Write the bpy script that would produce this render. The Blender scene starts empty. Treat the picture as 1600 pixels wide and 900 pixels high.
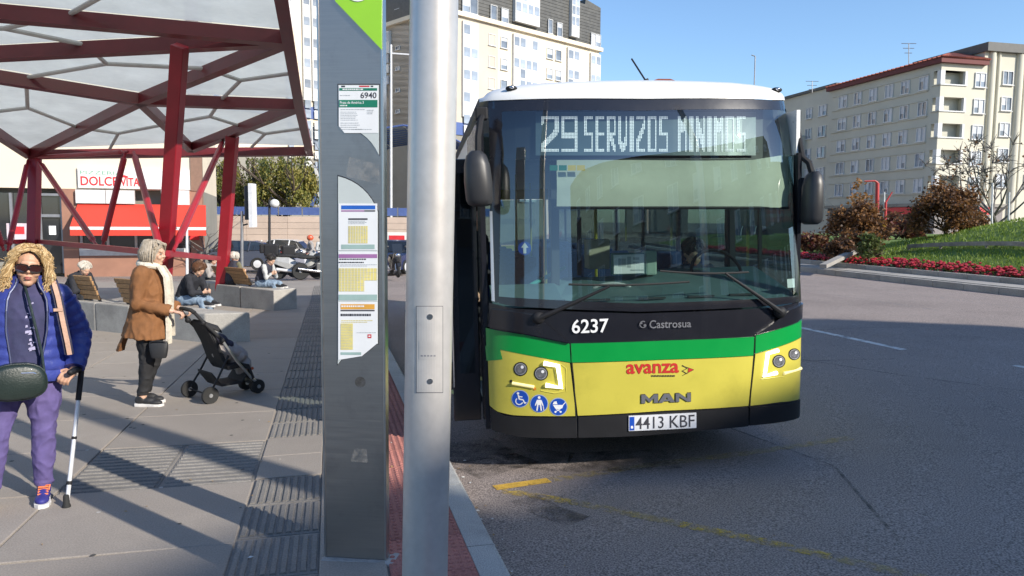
import bpy, math, random
from mathutils import Vector, Matrix, Euler
random.seed(7)
R = math.radians
PI = math.pi
sc = bpy.context.scene
col = sc.collection
V = Vector

# ---------------------------------------------------------------- camera
CAM = V((0, 0, 1.68)); PITCH = 5.19; ROLL = 0.008; FPX = 1155.0
cam = bpy.data.cameras.new('camera'); cam_o = bpy.data.objects.new('camera', cam); col.objects.link(cam_o)
cam.lens = 36.0 * FPX / 1600.0; cam.sensor_width = 36; cam.clip_start = 0.05; cam.clip_end = 3000
CR = Matrix.Rotation(R(90 - PITCH), 3, 'X') @ Matrix.Rotation(ROLL, 3, 'Z')
cam_o.matrix_world = Matrix.Translation(CAM) @ CR.to_4x4()
sc.camera = cam_o

# ---------------------------------------------------------------- light
SUN_EL = R(28.5); SUN_AZ = R(53.5)            # azimuth measured from -Y towards +X
SD = V((math.sin(SUN_AZ) * math.cos(SUN_EL), -math.cos(SUN_AZ) * math.cos(SUN_EL), math.sin(SUN_EL)))
w = bpy.data.worlds.new('World'); sc.world = w; w.use_nodes = True
nt = w.node_tree
sky = nt.nodes.new('ShaderNodeTexSky'); sky.sky_type = 'NISHITA'; sky.sun_disc = False
sky.sun_elevation = SUN_EL; sky.sun_rotation = math.atan2(SD.x, SD.y)
sky.air_density = 1.05; sky.dust_density = 0.4; sky.ozone_density = 4.8
bg = nt.nodes['Background']; bg.inputs['Strength'].default_value = 0.15
nt.links.new(sky.outputs[0], bg.inputs[0])
sl = bpy.data.lights.new('sun', 'SUN'); sl.energy = 4.6; sl.angle = R(0.53); sl.color = (1.0, 0.93, 0.82)
so = bpy.data.objects.new('sun', sl); col.objects.link(so)
so.rotation_euler = (-SD).to_track_quat('-Z', 'Y').to_euler(); so.location = (20, -20, 30)
sc.view_settings.view_transform = 'Standard'; sc.view_settings.look = 'None'
sc.view_settings.exposure = 0.52; sc.view_settings.gamma = 1.0

# ---------------------------------------------------------------- placing helpers
SLOPE = 0.022
def gz(x, y):
    """height of the pavement level: the square falls away gently"""
    wx = min(1.0, max(0.0, (6.0 - x) / 8.0))
    return -SLOPE * min(max(y, 0.0), 60.0) * wx
def ray(px, py):
    return (CR @ V(((px - 800) / FPX, -(py - 450) / FPX, -1.0)))
def ground(px, py, lift=0.0):
    d = ray(px, py); lo, hi = 0.2, 400.0
    f = lambda t: CAM.z + d.z * t - gz(CAM.x + d.x * t, CAM.y + d.y * t) - lift
    for _ in range(60):
        m = (lo + hi) / 2
        if f(m) > 0: lo = m
        else: hi = m
    p = CAM + d * lo
    return V((p.x, p.y, gz(p.x, p.y) + lift))
def at(px, py, Y):
    d = ray(px, py); return CAM + d * (Y / d.y)
U = V((-0.2395, 0.9709, 0)); W = V((0.9709, 0.2395, 0))       # along the kerb / across it towards the road
K0 = ground(800, 900)
def uv(u, v, lift=0.0):
    p = K0 + U * u + W * v
    return V((p.x, p.y, gz(p.x, p.y) + lift))
def to_uv(p):
    q = p - K0
    return q.dot(U), q.dot(W)

# ---------------------------------------------------------------- materials
MC = {}
def mat(name, c, rough=.6, metal=0, var=.12, scale=6.0, bump=0.0, bscale=80.0, c2=None, rnd=0.0, coat=0, fine=0.0, spec=.5, emit=None, stretch=None, sub=0, dirt=0):
    if name in MC: return MC[name]
    m = bpy.data.materials.new(name); m.use_nodes = True; MC[name] = m
    t = m.node_tree; N = t.nodes; L = t.links; b = N['Principled BSDF']
    b.inputs['Roughness'].default_value = rough; b.inputs['Metallic'].default_value = metal
    b.inputs['Specular IOR Level'].default_value = spec
    b.inputs['Coat Weight'].default_value = coat; b.inputs['Coat Roughness'].default_value = .06
    if sub: b.inputs['Subsurface Weight'].default_value = sub; b.inputs['Subsurface Radius'].default_value = (.012, .005, .003); b.inputs['Subsurface Scale'].default_value = 1
    tc = N.new('ShaderNodeTexCoord'); src = tc.outputs['Object']
    if stretch:
        mp = N.new('ShaderNodeMapping'); mp.inputs['Scale'].default_value = stretch; L.new(src, mp.inputs[0]); src = mp.outputs[0]
    n1 = N.new('ShaderNodeTexNoise'); n1.inputs['Scale'].default_value = scale; n1.inputs['Detail'].default_value = 6; n1.inputs['Roughness'].default_value = .6
    L.new(src, n1.inputs['Vector'])
    mr = N.new('ShaderNodeMapRange'); mr.inputs['From Min'].default_value = .3; mr.inputs['From Max'].default_value = .7
    L.new(n1.outputs['Fac'], mr.inputs['Value'])
    mx = N.new('ShaderNodeMix'); mx.data_type = 'RGBA'
    lo = c2 if c2 else tuple(x * (1 - var) for x in c); hi = c if c2 else tuple(min(1, x * (1 + var)) for x in c)
    mx.inputs[6].default_value = (*lo, 1); mx.inputs[7].default_value = (*hi, 1)
    L.new(mr.outputs[0], mx.inputs[0]); cur = mx.outputs[2]
    if fine:
        n3 = N.new('ShaderNodeTexNoise'); n3.inputs['Scale'].default_value = bscale; n3.inputs['Detail'].default_value = 3
        L.new(src, n3.inputs['Vector'])
        r3 = N.new('ShaderNodeMapRange'); r3.inputs['From Min'].default_value = .32; r3.inputs['From Max'].default_value = .68; r3.inputs['To Min'].default_value = 1 - fine; r3.inputs['To Max'].default_value = 1 + fine
        L.new(n3.outputs['Fac'], r3.inputs['Value'])
        h = N.new('ShaderNodeVectorMath'); h.operation = 'SCALE'; L.new(cur, h.inputs[0]); L.new(r3.outputs[0], h.inputs['Scale']); cur = h.outputs[0]
    if dirt:
        n4 = N.new('ShaderNodeTexNoise'); n4.inputs['Scale'].default_value = scale * .37; n4.inputs['Detail'].default_value = 8; n4.inputs['Roughness'].default_value = .7
        L.new(tc.outputs['Object'], n4.inputs['Vector'])
        r4 = N.new('ShaderNodeMapRange'); r4.inputs['From Min'].default_value = .5; r4.inputs['From Max'].default_value = .68; r4.inputs['To Min'].default_value = 1; r4.inputs['To Max'].default_value = 1 - dirt
        L.new(n4.outputs['Fac'], r4.inputs['Value'])
        h = N.new('ShaderNodeVectorMath'); h.operation = 'SCALE'; L.new(cur, h.inputs[0]); L.new(r4.outputs[0], h.inputs['Scale']); cur = h.outputs[0]
    if rnd:
        oi = N.new('ShaderNodeObjectInfo'); r2 = N.new('ShaderNodeMapRange'); r2.inputs['To Min'].default_value = 1 - rnd; r2.inputs['To Max'].default_value = 1 + rnd
        L.new(oi.outputs['Random'], r2.inputs['Value'])
        h = N.new('ShaderNodeVectorMath'); h.operation = 'SCALE'; L.new(cur, h.inputs[0]); L.new(r2.outputs[0], h.inputs['Scale']); cur = h.outputs[0]
    L.new(cur, b.inputs['Base Color'])
    rr = N.new('ShaderNodeMapRange'); rr.inputs['To Min'].default_value = max(0, rough - .08); rr.inputs['To Max'].default_value = min(1, rough + .08)
    L.new(n1.outputs['Fac'], rr.inputs['Value']); L.new(rr.outputs[0], b.inputs['Roughness'])
    if bump:
        n2 = N.new('ShaderNodeTexNoise'); n2.inputs['Scale'].default_value = bscale; n2.inputs['Detail'].default_value = 4
        L.new(src, n2.inputs['Vector'])
        bp = N.new('ShaderNodeBump'); bp.inputs['Strength'].default_value = bump; bp.inputs['Distance'].default_value = .01
        L.new(n2.outputs['Fac'], bp.inputs['Height']); L.new(bp.outputs[0], b.inputs['Normal'])
    if emit:
        b.inputs['Emission Color'].default_value = (*emit[0], 1); b.inputs['Emission Strength'].default_value = emit[1]
    return m
def two_sided_fresnel(N, L, ior):
    """same reflectance from either side of a thin pane"""
    ge = N.new('ShaderNodeNewGeometry'); mi = N.new('ShaderNodeMapRange'); mi.inputs['To Min'].default_value = ior; mi.inputs['To Max'].default_value = 1 / ior
    L.new(ge.outputs['Backfacing'], mi.inputs['Value']); fr = N.new('ShaderNodeFresnel'); L.new(mi.outputs[0], fr.inputs[0]); return fr
def glass(name, tint, refl=1.0, rough=0.0, ior=1.5, base=0.0):
    if name in MC: return MC[name]
    m = bpy.data.materials.new(name); m.use_nodes = True; MC[name] = m
    t = m.node_tree; N = t.nodes; L = t.links; N.remove(N['Principled BSDF'])
    tr = N.new('ShaderNodeBsdfTransparent'); tr.inputs[0].default_value = (*tint, 1)
    gl = N.new('ShaderNodeBsdfGlossy'); gl.inputs['Roughness'].default_value = rough
    fr = two_sided_fresnel(N, L, ior)
    mm = N.new('ShaderNodeMath'); mm.operation = 'MULTIPLY_ADD'; mm.inputs[1].default_value = refl; mm.inputs[2].default_value = base; mm.use_clamp = True; L.new(fr.outputs[0], mm.inputs[0])
    mx = N.new('ShaderNodeMixShader'); L.new(mm.outputs[0], mx.inputs[0]); L.new(tr.outputs[0], mx.inputs[1]); L.new(gl.outputs[0], mx.inputs[2])
    L.new(mx.outputs[0], N['Material Output'].inputs[0]); return m
def frosted(name, c, trans):
    m = bpy.data.materials.new(name); m.use_nodes = True; MC[name] = m
    t = m.node_tree; N = t.nodes; L = t.links; N.remove(N['Principled BSDF'])
    tc = N.new('ShaderNodeTexCoord'); n = N.new('ShaderNodeTexNoise'); n.inputs['Scale'].default_value = 1.3; n.inputs['Detail'].default_value = 7; n.inputs['Roughness'].default_value = .65
    L.new(tc.outputs['Object'], n.inputs['Vector'])
    mr = N.new('ShaderNodeMapRange'); mr.inputs['From Min'].default_value = .3; mr.inputs['From Max'].default_value = .7; L.new(n.outputs['Fac'], mr.inputs['Value'])
    mx0 = N.new('ShaderNodeMix'); mx0.data_type = 'RGBA'; mx0.inputs[6].default_value = (*[x * .78 for x in c], 1); mx0.inputs[7].default_value = (*c, 1); L.new(mr.outputs[0], mx0.inputs[0])
    tl = N.new('ShaderNodeBsdfTranslucent'); L.new(mx0.outputs[2], tl.inputs[0])
    df = N.new('ShaderNodeBsdfDiffuse'); L.new(mx0.outputs[2], df.inputs[0])
    tr = N.new('ShaderNodeBsdfTransparent'); tr.inputs[0].default_value = (.85, .95, .9, 1)
    gl = N.new('ShaderNodeBsdfGlossy'); gl.inputs['Roughness'].default_value = .15
    a = N.new('ShaderNodeMixShader'); a.inputs[0].default_value = .35; L.new(tl.outputs[0], a.inputs[1]); L.new(df.outputs[0], a.inputs[2])
    b = N.new('ShaderNodeMixShader'); b.inputs[0].default_value = trans; L.new(a.outputs[0], b.inputs[1]); L.new(tr.outputs[0], b.inputs[2])
    fr = two_sided_fresnel(N, L, 1.12)
    d = N.new('ShaderNodeMixShader'); L.new(fr.outputs[0], d.inputs[0]); L.new(b.outputs[0], d.inputs[1]); L.new(gl.outputs[0], d.inputs[2])
    L.new(d.outputs[0], N['Material Output'].inputs[0]); return m
def leafmat(name, c, c2):
    m = mat(name, c, .6, var=.3, c2=c2, scale=1.7, rnd=.12)
    t = m.node_tree; N = t.nodes; L = t.links; b = N['Principled BSDF']
    tl = N.new('ShaderNodeBsdfTranslucent'); tl.inputs[0].default_value = (*[x * 1.2 for x in c], 1)
    mx = N.new('ShaderNodeMixShader'); mx.inputs[0].default_value = .3
    L.new(b.outputs[0], mx.inputs[1]); L.new(tl.outputs[0], mx.inputs[2]); L.new(mx.outputs[0], N['Material Output'].inputs[0]); return m

# ---------------------------------------------------------------- mesh builder
class MB:
    def __init__(s): s.v = []; s.f = []; s.m = []; s.cur = 0
    def add(s, vs, fs):
        o = len(s.v); s.v += [tuple(v) for v in vs]; s.f += [tuple(i + o for i in f) for f in fs]; s.m += [s.cur] * len(fs); return s
    def box(s, c, d, M=None):
        c = V(c); M = M or Matrix.Identity(3); hx, hy, hz = d[0] / 2, d[1] / 2, d[2] / 2
        vs = [c + M @ V((x, y, z)) for z in (-hz, hz) for y in (-hy, hy) for x in (-hx, hx)]
        return s.add(vs, [(0, 2, 3, 1), (4, 5, 7, 6), (0, 1, 5, 4), (2, 6, 7, 3), (0, 4, 6, 2), (1, 3, 7, 5)])
    def bar(s, a, b, wd, h, up=(0, 0, 1), ext=0):
        a = V(a); b = V(b); d = (b - a); L = d.length; d.normalize(); up = V(up)
        x = d.cross(up)
        if x.length < 1e-4: x = d.cross(V((1, 0, 0)))
        x.normalize(); z = x.cross(d)
        M = Matrix((x, d, z)).transposed()
        return s.box((a + b) / 2, (wd, L + ext, h), M)
    def tube(s, pts, r, n=8, cap=True, sq=1.0):
        pts = [V(p) for p in pts]; k = len(pts); r = r if isinstance(r, (list, tuple)) else [r] * k
        rings = []; up = None
        for i, p in enumerate(pts):
            d = (pts[min(i + 1, k - 1)] - pts[max(i - 1, 0)]).normalized()
            if up is None:
                up = d.cross(V((0, 0, 1)));
                if up.length < .05: up = d.cross(V((0, 1, 0)))
                up.normalize()
            x = (up - d * up.dot(d)).normalized(); y = d.cross(x); up = x
            rings.append([p + x * math.cos(2 * PI * j / n) * r[i] + y * math.sin(2 * PI * j / n) * r[i] * sq for j in range(n)])
        return s.loft(rings, cap)
    def limb(s, pts, r, n=12):
        s.tube(pts, r, n)
        for p, q in zip(pts, r): s.ell(p, (q, q, q), n, 8)
        return s
    def loft(s, rings, cap=True, closed=True):
        n = len(rings[0]); vs = [p for rg in rings for p in rg]; fs = []
        for i in range(len(rings) - 1):
            for j in range(n if closed else n - 1):
                a = i * n + j; b = i * n + (j + 1) % n
                fs.append((a, b, b + n, a + n))
        if cap and closed:
            fs.append(tuple(reversed(range(n)))); fs.append(tuple(range((len(rings) - 1) * n, len(rings) * n)))
        return s.add(vs, fs)
    def ell(s, c, r, n=12, m=8, M=None):
        c = V(c); M = M or Matrix.Identity(3); vs = [c + M @ V((0, 0, -r[2]))]
        for i in range(1, m):
            t = -PI / 2 + PI * i / m
            for j in range(n):
                p = 2 * PI * j / n
                vs.append(c + M @ V((r[0] * math.cos(t) * math.cos(p), r[1] * math.cos(t) * math.sin(p), r[2] * math.sin(t))))
        vs.append(c + M @ V((0, 0, r[2]))); fs = []
        for j in range(n): fs.append((0, 1 + (j + 1) % n, 1 + j))
        for i in range(m - 2):
            for j in range(n):
                a = 1 + i * n + j; b = 1 + i * n + (j + 1) % n; fs.append((a, b, b + n, a + n))
        e = len(vs) - 1; o = 1 + (m - 2) * n
        for j in range(n): fs.append((o + j, o + (j + 1) % n, e))
        return s.add(vs, fs)
    def cyl(s, a, b, r, n=16, r2=None):
        return s.tube([a, b], [r, r if r2 is None else r2], n)
    def lathe(s, prof, n, o, ax=(0, 0, 1)):
        o = V(o); z = V(ax).normalized(); x = z.cross(V((0, 0, 1)))
        if x.length < .05: x = V((1, 0, 0))
        x.normalize(); y = z.cross(x)
        return s.loft([[o + z * h + (x * math.cos(2 * PI * j / n) + y * math.sin(2 * PI * j / n)) * r for j in range(n)] for r, h in prof], True)
    def prism(s, poly, o, ex, ey, depth):
        """polygon in the plane (o, ex, ey), thickened by `depth` against ex x ey"""
        o = V(o); ex = V(ex); ey = V(ey); n = ex.cross(ey).normalized(); k = len(poly)
        ar = sum(poly[i][0] * poly[(i + 1) % k][1] - poly[(i + 1) % k][0] * poly[i][1] for i in range(k))
        if ar < 0: poly = poly[::-1]
        a = [o + ex * p[0] + ey * p[1] for p in poly]; b = [p - n * depth for p in a]
        fs = [tuple(range(k)), tuple(reversed(range(k, 2 * k)))] + [((i + 1) % k, i, i + k, (i + 1) % k + k) for i in range(k)]
        return s.add(a + b, fs)
    def quad(s, a, b, c, d): return s.add([a, b, c, d], [(0, 1, 2, 3)])
    def build(s, name, mats, parent=None, smooth=False, world=False, bevel=0, kind=None, label=None, weld=False):
        if world and parent is not None:
            inv = mw(parent).inverted(); s.v = [tuple(inv @ V(v)) for v in s.v]
        me = bpy.data.meshes.new(name); me.from_pydata(s.v, [], s.f)
        mats = mats if isinstance(mats, (list, tuple)) else [mats]
        for q in mats: me.materials.append(q)
        if len(mats) > 1: me.polygons.foreach_set('material_index', s.m)
        me.update()
        if smooth:
            me.shade_smooth(); me.set_sharp_from_angle(angle=R(42))
        o = bpy.data.objects.new(name, me); col.objects.link(o)
        if parent is not None: o.parent = parent
        if bevel:
            md = o.modifiers.new('bevel', 'BEVEL'); md.width = bevel; md.segments = 2; md.limit_method = 'ANGLE'; md.angle_limit = R(40)
        if smooth and smooth != True:
            pass
        if kind: o['kind'] = kind
        if label: o['label'] = label
        return o
def mw(o):
    m = o.matrix_basis.copy()
    return mw(o.parent) @ m if o.parent else m
def bake(o, vox, sm=3, fac=.5):
    """one continuous surface from overlapping shapes"""
    md = o.modifiers.new('r', 'REMESH'); md.mode = 'VOXEL'; md.voxel_size = vox
    if sm:
        m2 = o.modifiers.new('s', 'SMOOTH'); m2.iterations = sm; m2.factor = fac
    dg = bpy.context.evaluated_depsgraph_get(); me = bpy.data.meshes.new_from_object(o.evaluated_get(dg))
    old = o.data; mats = list(old.materials); o.modifiers.clear(); nm = old.name; o.data = me; bpy.data.meshes.remove(old); me.name = nm
    me.materials.clear()
    for q in mats: me.materials.append(q)
    me.shade_smooth(); return o
from mathutils import noise as mnoise
def wrinkle(o, amp, f, seed=0.0, zf=.55):
    """cloth folds pushed into the surface along its normals"""
    me = o.data; ns = [v.normal.copy() for v in me.vertices]
    for v, n in zip(me.vertices, ns):
        p = v.co; q = V((p.x * f + seed, p.y * f, p.z * f * zf + p.x * f * .35)); a = 1 - 2 * abs(mnoise.noise(q)); b_ = mnoise.noise(q * 2.3)
        v.co = p + n * amp * (max(0, a) ** 2 * 1.1 - .35 + .35 * b_)
    me.update(); return o
def tag(o, label, cat, group=None, kind=None):
    o['label'] = label; o['category'] = cat
    if group: o['group'] = group
    if kind: o['kind'] = kind
    return o
def thing(name, label, cat, loc=(0, 0, 0), rot=(0, 0, 0), group=None):
    o = bpy.data.objects.new(name, None); col.objects.link(o); o.location = loc
    o.rotation_euler = rot if isinstance(rot, tuple) else (0, 0, rot)
    o.empty_display_size = .2
    return tag(o, label, cat, group)
def copy_tree(o, loc=None, rot=None, label=None, parent=None):
    kids = [c for c in o.children]
    c = o.copy(); col.objects.link(c)
    if parent is not None: c.parent = parent
    if loc is not None: c.location = loc
    if rot is not None: c.rotation_euler = rot if isinstance(rot, tuple) else (0, 0, rot)
    if label: c['label'] = label
    for k in kids: copy_tree(k, parent=c)
    return c
def piece(o, name, parent, loc, rotz=0, scale=None):
    """another piece sharing mesh data"""
    c = o.copy(); col.objects.link(c); c.parent = parent; c.location = loc; c.rotation_euler = (0, 0, rotz)
    if scale: c.scale = scale
    return c
def text2d(body, bold=0.0, shear=0.0, res=3):
    """flat letters, normalised to a unit box: (verts, faces, aspect)"""
    cu = bpy.data.curves.new('t', 'FONT'); cu.body = body; cu.resolution_u = res; cu.offset = bold; cu.shear = shear
    o = bpy.data.objects.new('t', cu); col.objects.link(o)
    dg = bpy.context.evaluated_depsgraph_get(); me = bpy.data.meshes.new_from_object(o.evaluated_get(dg))
    vs = [(v.co.x, v.co.y) for v in me.vertices]; fs = [tuple(p.vertices) for p in me.polygons]
    bpy.data.objects.remove(o); bpy.data.meshes.remove(me); bpy.data.curves.remove(cu)
    x0 = min(v[0] for v in vs); x1 = max(v[0] for v in vs); y0 = min(v[1] for v in vs); y1 = max(v[1] for v in vs)
    return [((x - x0) / (x1 - x0), (y - y0) / (y1 - y0)) for x, y in vs], fs, (x1 - x0) / (y1 - y0)
def put_text(mb, body, o, ex, ey, bold=0.0, shear=0.0):
    """letters stretched over the parallelogram o, o+ex, o+ey"""
    vs, fs, _ = text2d(body, bold, shear); o = V(o); ex = V(ex); ey = V(ey)
    mb.add([o + ex * a + ey * b for a, b in vs], fs)
def lerp(a, b, t): return a + (b - a) * t
def disc(mb, c, r, n, ex, ey, depth=.004):
    mb.prism([(r * math.cos(2 * PI * i / n), r * math.sin(2 * PI * i / n)) for i in range(n)], c, ex, ey, depth)
# ================================================================ ground, road, pavement
ASPH = mat('asphalt', (.262, .220, .200), .9, var=.08, scale=.5, bump=.55, bscale=95, fine=.62, dirt=.20, spec=.3)
def sheet(name, xs, ys, lift, m, kind='structure', inside=None):
    b = MB(); nx, ny = len(xs), len(ys)
    b.v = [(x, y, gz(x, y) + lift) for y in ys for x in xs]
    for j in range(ny - 1):
        for i in range(nx - 1):
            b.f.append((j * nx + i, j * nx + i + 1, (j + 1) * nx + i + 1, (j + 1) * nx + i)); b.m.append(0)
    return b.build(name, m, kind=kind)
XS = [-1500, -600, -200, -80, -40, -20, -10, -6, -4, -3, -2, -1, 0, 1, 2, 3, 4, 5, 6, 10, 20, 40, 80, 200, 600, 1500]
YS = [-1500, -400, -100, -40, -20, -8, 0, 2, 4, 6, 8, 10, 12, 14, 17, 20, 25, 30, 40, 50, 60, 90, 140, 300, 700, 1500]
sheet('ground', XS, YS, -.165, mat('ground_far', (.16, .155, .15), .9, scale=.1))
rx = [-120, -60, -30, -15, -8, -5, -3, -2, -1.5, -1, -.5, 0, .5, 1, 2, 3, 4, 5, 6, 10, 20, 40, 90]
ry = [-60, -30, -10, 0] + [i * 1.5 for i in range(1, 41)] + [75, 100, 150]
road = sheet('road', rx, ry, -.13, ASPH)

def uvgrid(name, us, vs, lift, m, parent=None, kind='structure'):
    b = MB(); n = len(vs)
    for u in us:
        for v in vs: b.v.append(tuple(uv(u, v, lift)))
    for j in range(len(us) - 1):
        for i in range(n - 1):
            b.f.append((j * n + i, j * n + i + 1, (j + 1) * n + i + 1, (j + 1) * n + i)); b.m.append(0)
    return b.build(name, m, parent, kind=kind)
def arange(a, b, st):
    r = []
    while a < b - 1e-6: r.append(a); a += st
    return r + [b]
PAV = mat('pavement_base', (.28, .25, .22), .85, var=.12, scale=.35, bump=.3, bscale=60, fine=.12, dirt=.2)
pave = uvgrid('pavement', arange(-14, 25.4, 1.2), [-46, -30, -20, -12, -8, -6, -4, -3, -2, -1.37, -.9, -.58, -.15], -.012, PAV)
SLAB = mat('slab_stone', (.30, .262, .225), .8, var=.09, scale=1.1, bump=.22, bscale=110, fine=.16, rnd=.07, dirt=.16)
DARK = mat('tactile_stone', (.21, .195, .178), .8, var=.14, scale=2.5, bump=.4, bscale=90, fine=.2, rnd=.1, dirt=.28)
def frame_uv(u, v, lift):
    p = uv(u, v, lift); a = uv(u, v + .2, lift) - p; c = uv(u + .2, v, lift) - p
    ex = a.normalized(); ey = c.normalized(); ez = ex.cross(ey).normalized(); ey = ez.cross(ex)
    M = Matrix((ex, ey, ez)).transposed().to_4x4(); M.translation = p; return M
def lay(mesh, name, m4, parent):
    o = bpy.data.objects.new(name, mesh); col.objects.link(o); o.parent = parent; o.matrix_basis = m4; return o
def tile_mesh(name, w_, l_, m, grooves=0, along=True, studs=0, th=.03):
    b = MB(); top = 0.0
    # bevelled plate
    e = .006
    o = [(-w_ / 2, -l_ / 2), (w_ / 2, -l_ / 2), (w_ / 2, l_ / 2), (-w_ / 2, l_ / 2)]
    i = [(x - math.copysign(e, x), y - math.copysign(e, y)) for x, y in o]
    zt = top - (.008 if grooves else 0)
    b.loft([[V((x, y, top - th)) for x, y in o], [V((x, y, zt - e * .6)) for x, y in o], [V((x, y, zt)) for x, y in i]])
    if grooves:
        ln = l_ if along else w_; wd = w_ if along else l_; p = wd / grooves
        for k in range(grooves):
            c = -wd / 2 + p * (k + .5); h = p * .33; g = p * .24; q = ln / 2 - .02
            pr = [(c - h, zt), (c - g, top + .001), (c + g, top + .001), (c + h, zt)]
            rg = [[V((x, y, z)) if along else V((y, x, z)) for x, z in pr] for y in ((-q, q) if along else (q, -q))]
            b.loft(rg, cap=True)
    if studs:
        for a in range(studs):
            for c in range(studs):
                x = -w_ / 2 + w_ * (a + .5) / studs; y = -l_ / 2 + l_ * (c + .5) / studs; r = w_ / studs * .32
                b.loft([[V((x + r * f * math.cos(t * PI / 3), y + r * f * math.sin(t * PI / 3), z)) for t in range(6)] for f, z in ((1, 0), (.62, .008))])
    me = bpy.data.meshes.new(name); me.from_pydata(b.v, [], b.f); me.materials.append(m); return me
# big slabs
sw, slen = 1.22, 1.05
ms = tile_mesh('paving_slab', sw - .012, slen - .010, SLAB)
for i in range(15):
    for j in range(9):
        u = -1.35 + slen * (i + .5); v = -1.37 - sw * (j + .5)
        if u < -.2 and v > -3: pass
        if 1.78 < u < 2.8 and -2.7 < v: continue
        lay(ms, 'paving_slab', frame_uv(u, v, .003), pave)
# grooved strip that turns off the kerb line
mt2 = tile_mesh('grooved_tile', .60, slen - .01, DARK, grooves=13, along=False)
for v in (-1.37 - .305, -1.37 - .915): lay(mt2, 'grooved_tile', frame_uv(1.8 + slen / 2, v, .003), pave)
# grooved strip along the kerb
mt = tile_mesh('grooved_tile', .44, .50, DARK, grooves=9)
ms2 = tile_mesh('paving_slab', .44, .52, SLAB)
u = -1.3; k = 0
while u < 22:
    sm = 1.78 < u < 2.75
    lay(ms2 if sm else mt, 'paving_slab' if sm else 'grooved_tile', frame_uv(u + .26, -1.145, .003), pave); u += .525; k += 1
ms3 = tile_mesh('border_slab', .33, 1.0, SLAB)
for i in range(22): lay(ms3, 'border_slab', frame_uv(-1 + 1.01 * i + .5, -.755, .003), pave)
RED = mat('red_tile', (.37, .15, .125), .8, var=.2, scale=3, bump=.4, bscale=120, fine=.22, rnd=.12, dirt=.35)
mr_ = tile_mesh('red_studded_tile', .425, .42, RED, studs=9)
for i in range(46): lay(mr_, 'red_studded_tile', frame_uv(-2 + .428 * i + .21, -.365, .002), pave)
GRAN = mat('granite', (.40, .40, .385), .75, var=.1, scale=4, bump=.35, bscale=150, fine=.32, rnd=.08, dirt=.2)
b = MB(); hw, hl = .0775, .496
pr = [(-hw, -.2), (-hw, 0.0), (hw - .02, 0.0), (hw - .006, -.006), (hw, -.02), (hw, -.2)]
b.loft([[V((x, y, z)) for x, z in pr] for y in (hl, -hl)])
me = bpy.data.meshes.new('kerb_stone'); me.from_pydata(b.v, [], b.f); me.materials.append(GRAN)
kerb = uvgrid('kerb', arange(-14, 25.4, 2), [-.15, -.004], -.03, mat('mortar', (.2, .19, .18), .9))
for i in range(34): lay(me, 'kerb_stone', frame_uv(-5.12 + i, -.076, .004), kerb)

# ---------------------------------------------------------------- painted marks on the road
def worn(name, c, lo, hi, scale, amax=1.0):
    m = mat(name, c, .8, var=.15, scale=5, bump=.3, bscale=120, fine=.2)
    t = m.node_tree; N = t.nodes; L = t.links; b = N['Principled BSDF']
    tc = N.new('ShaderNodeTexCoord'); n = N.new('ShaderNodeTexNoise'); n.inputs['Scale'].default_value = scale; n.inputs['Detail'].default_value = 9; n.inputs['Roughness'].default_value = .72
    L.new(tc.outputs['Object'], n.inputs['Vector']); r = N.new('ShaderNodeMapRange'); r.inputs['From Min'].default_value = lo; r.inputs['From Max'].default_value = hi; r.inputs['To Max'].default_value = amax
    L.new(n.outputs['Fac'], r.inputs['Value']); L.new(r.outputs[0], b.inputs['Alpha']); return m
def stripe(name, pts, wd, lift, m, n=14):
    b = MB(); P = [V(p) for p in pts]; rows = []
    for i in range(len(P) - 1):
        for k in range(n):
            rows.append((P[i].lerp(P[i + 1], k / n), (P[i + 1] - P[i]).normalized()))
    rows.append((P[-1], (P[-1] - P[-2]).normalized()))
    for p, d in rows:
        s = V((-d.y, d.x, 0)) * wd / 2
        for q in (p + s, p - s): b.v.append((q.x, q.y, gz(q.x, q.y) + lift))
    for i in range(len(rows) - 1): b.f.append((2 * i, 2 * i + 1, 2 * i + 3, 2 * i + 2)); b.m.append(0)
    return b.build(name, m, kind='structure')
YEL = worn('yellow_paint_worn', (.62, .42, .06), .42, .64, 16, .75)
YE2 = worn('yellow_paint_faint', (.55, .40, .11), .42, .68, 14, .6)
YE0 = worn('yellow_paint', (.66, .40, .06), .30, .46, 14, .95)
g = lambda x, y: ground(x, y, -.126)
stripe('yellow_road_mark', [g(773, 762), g(858, 750)], .10, -.126, YE0)
stripe('yellow_road_mark', [g(782, 766), g(905, 786)], .10, -.125, YEL)
stripe('yellow_road_mark', [g(860, 750), g(1000, 728), g(1150, 710), g(1330, 684)], .11, -.126, YE2)
stripe('yellow_road_mark', [g(905, 786), g(1060, 818)], .10, -.126, YE2)
stripe('yellow_road_mark', [g(1060, 818), g(1180, 843), g(1300, 870)], .10, -.125, YEL)
stripe('yellow_road_mark', [g(1300, 870), g(1450, 905)], .10, -.126, YE2)
DKP = worn('dark_road_patch', (.035, .032, .03), .40, .72, 4.5, .7)  # uneven dark tone laid over the asphalt
PCH = worn('asphalt_patch', (.16, .14, .13), .30, .6, 2.2, .4)

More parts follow.
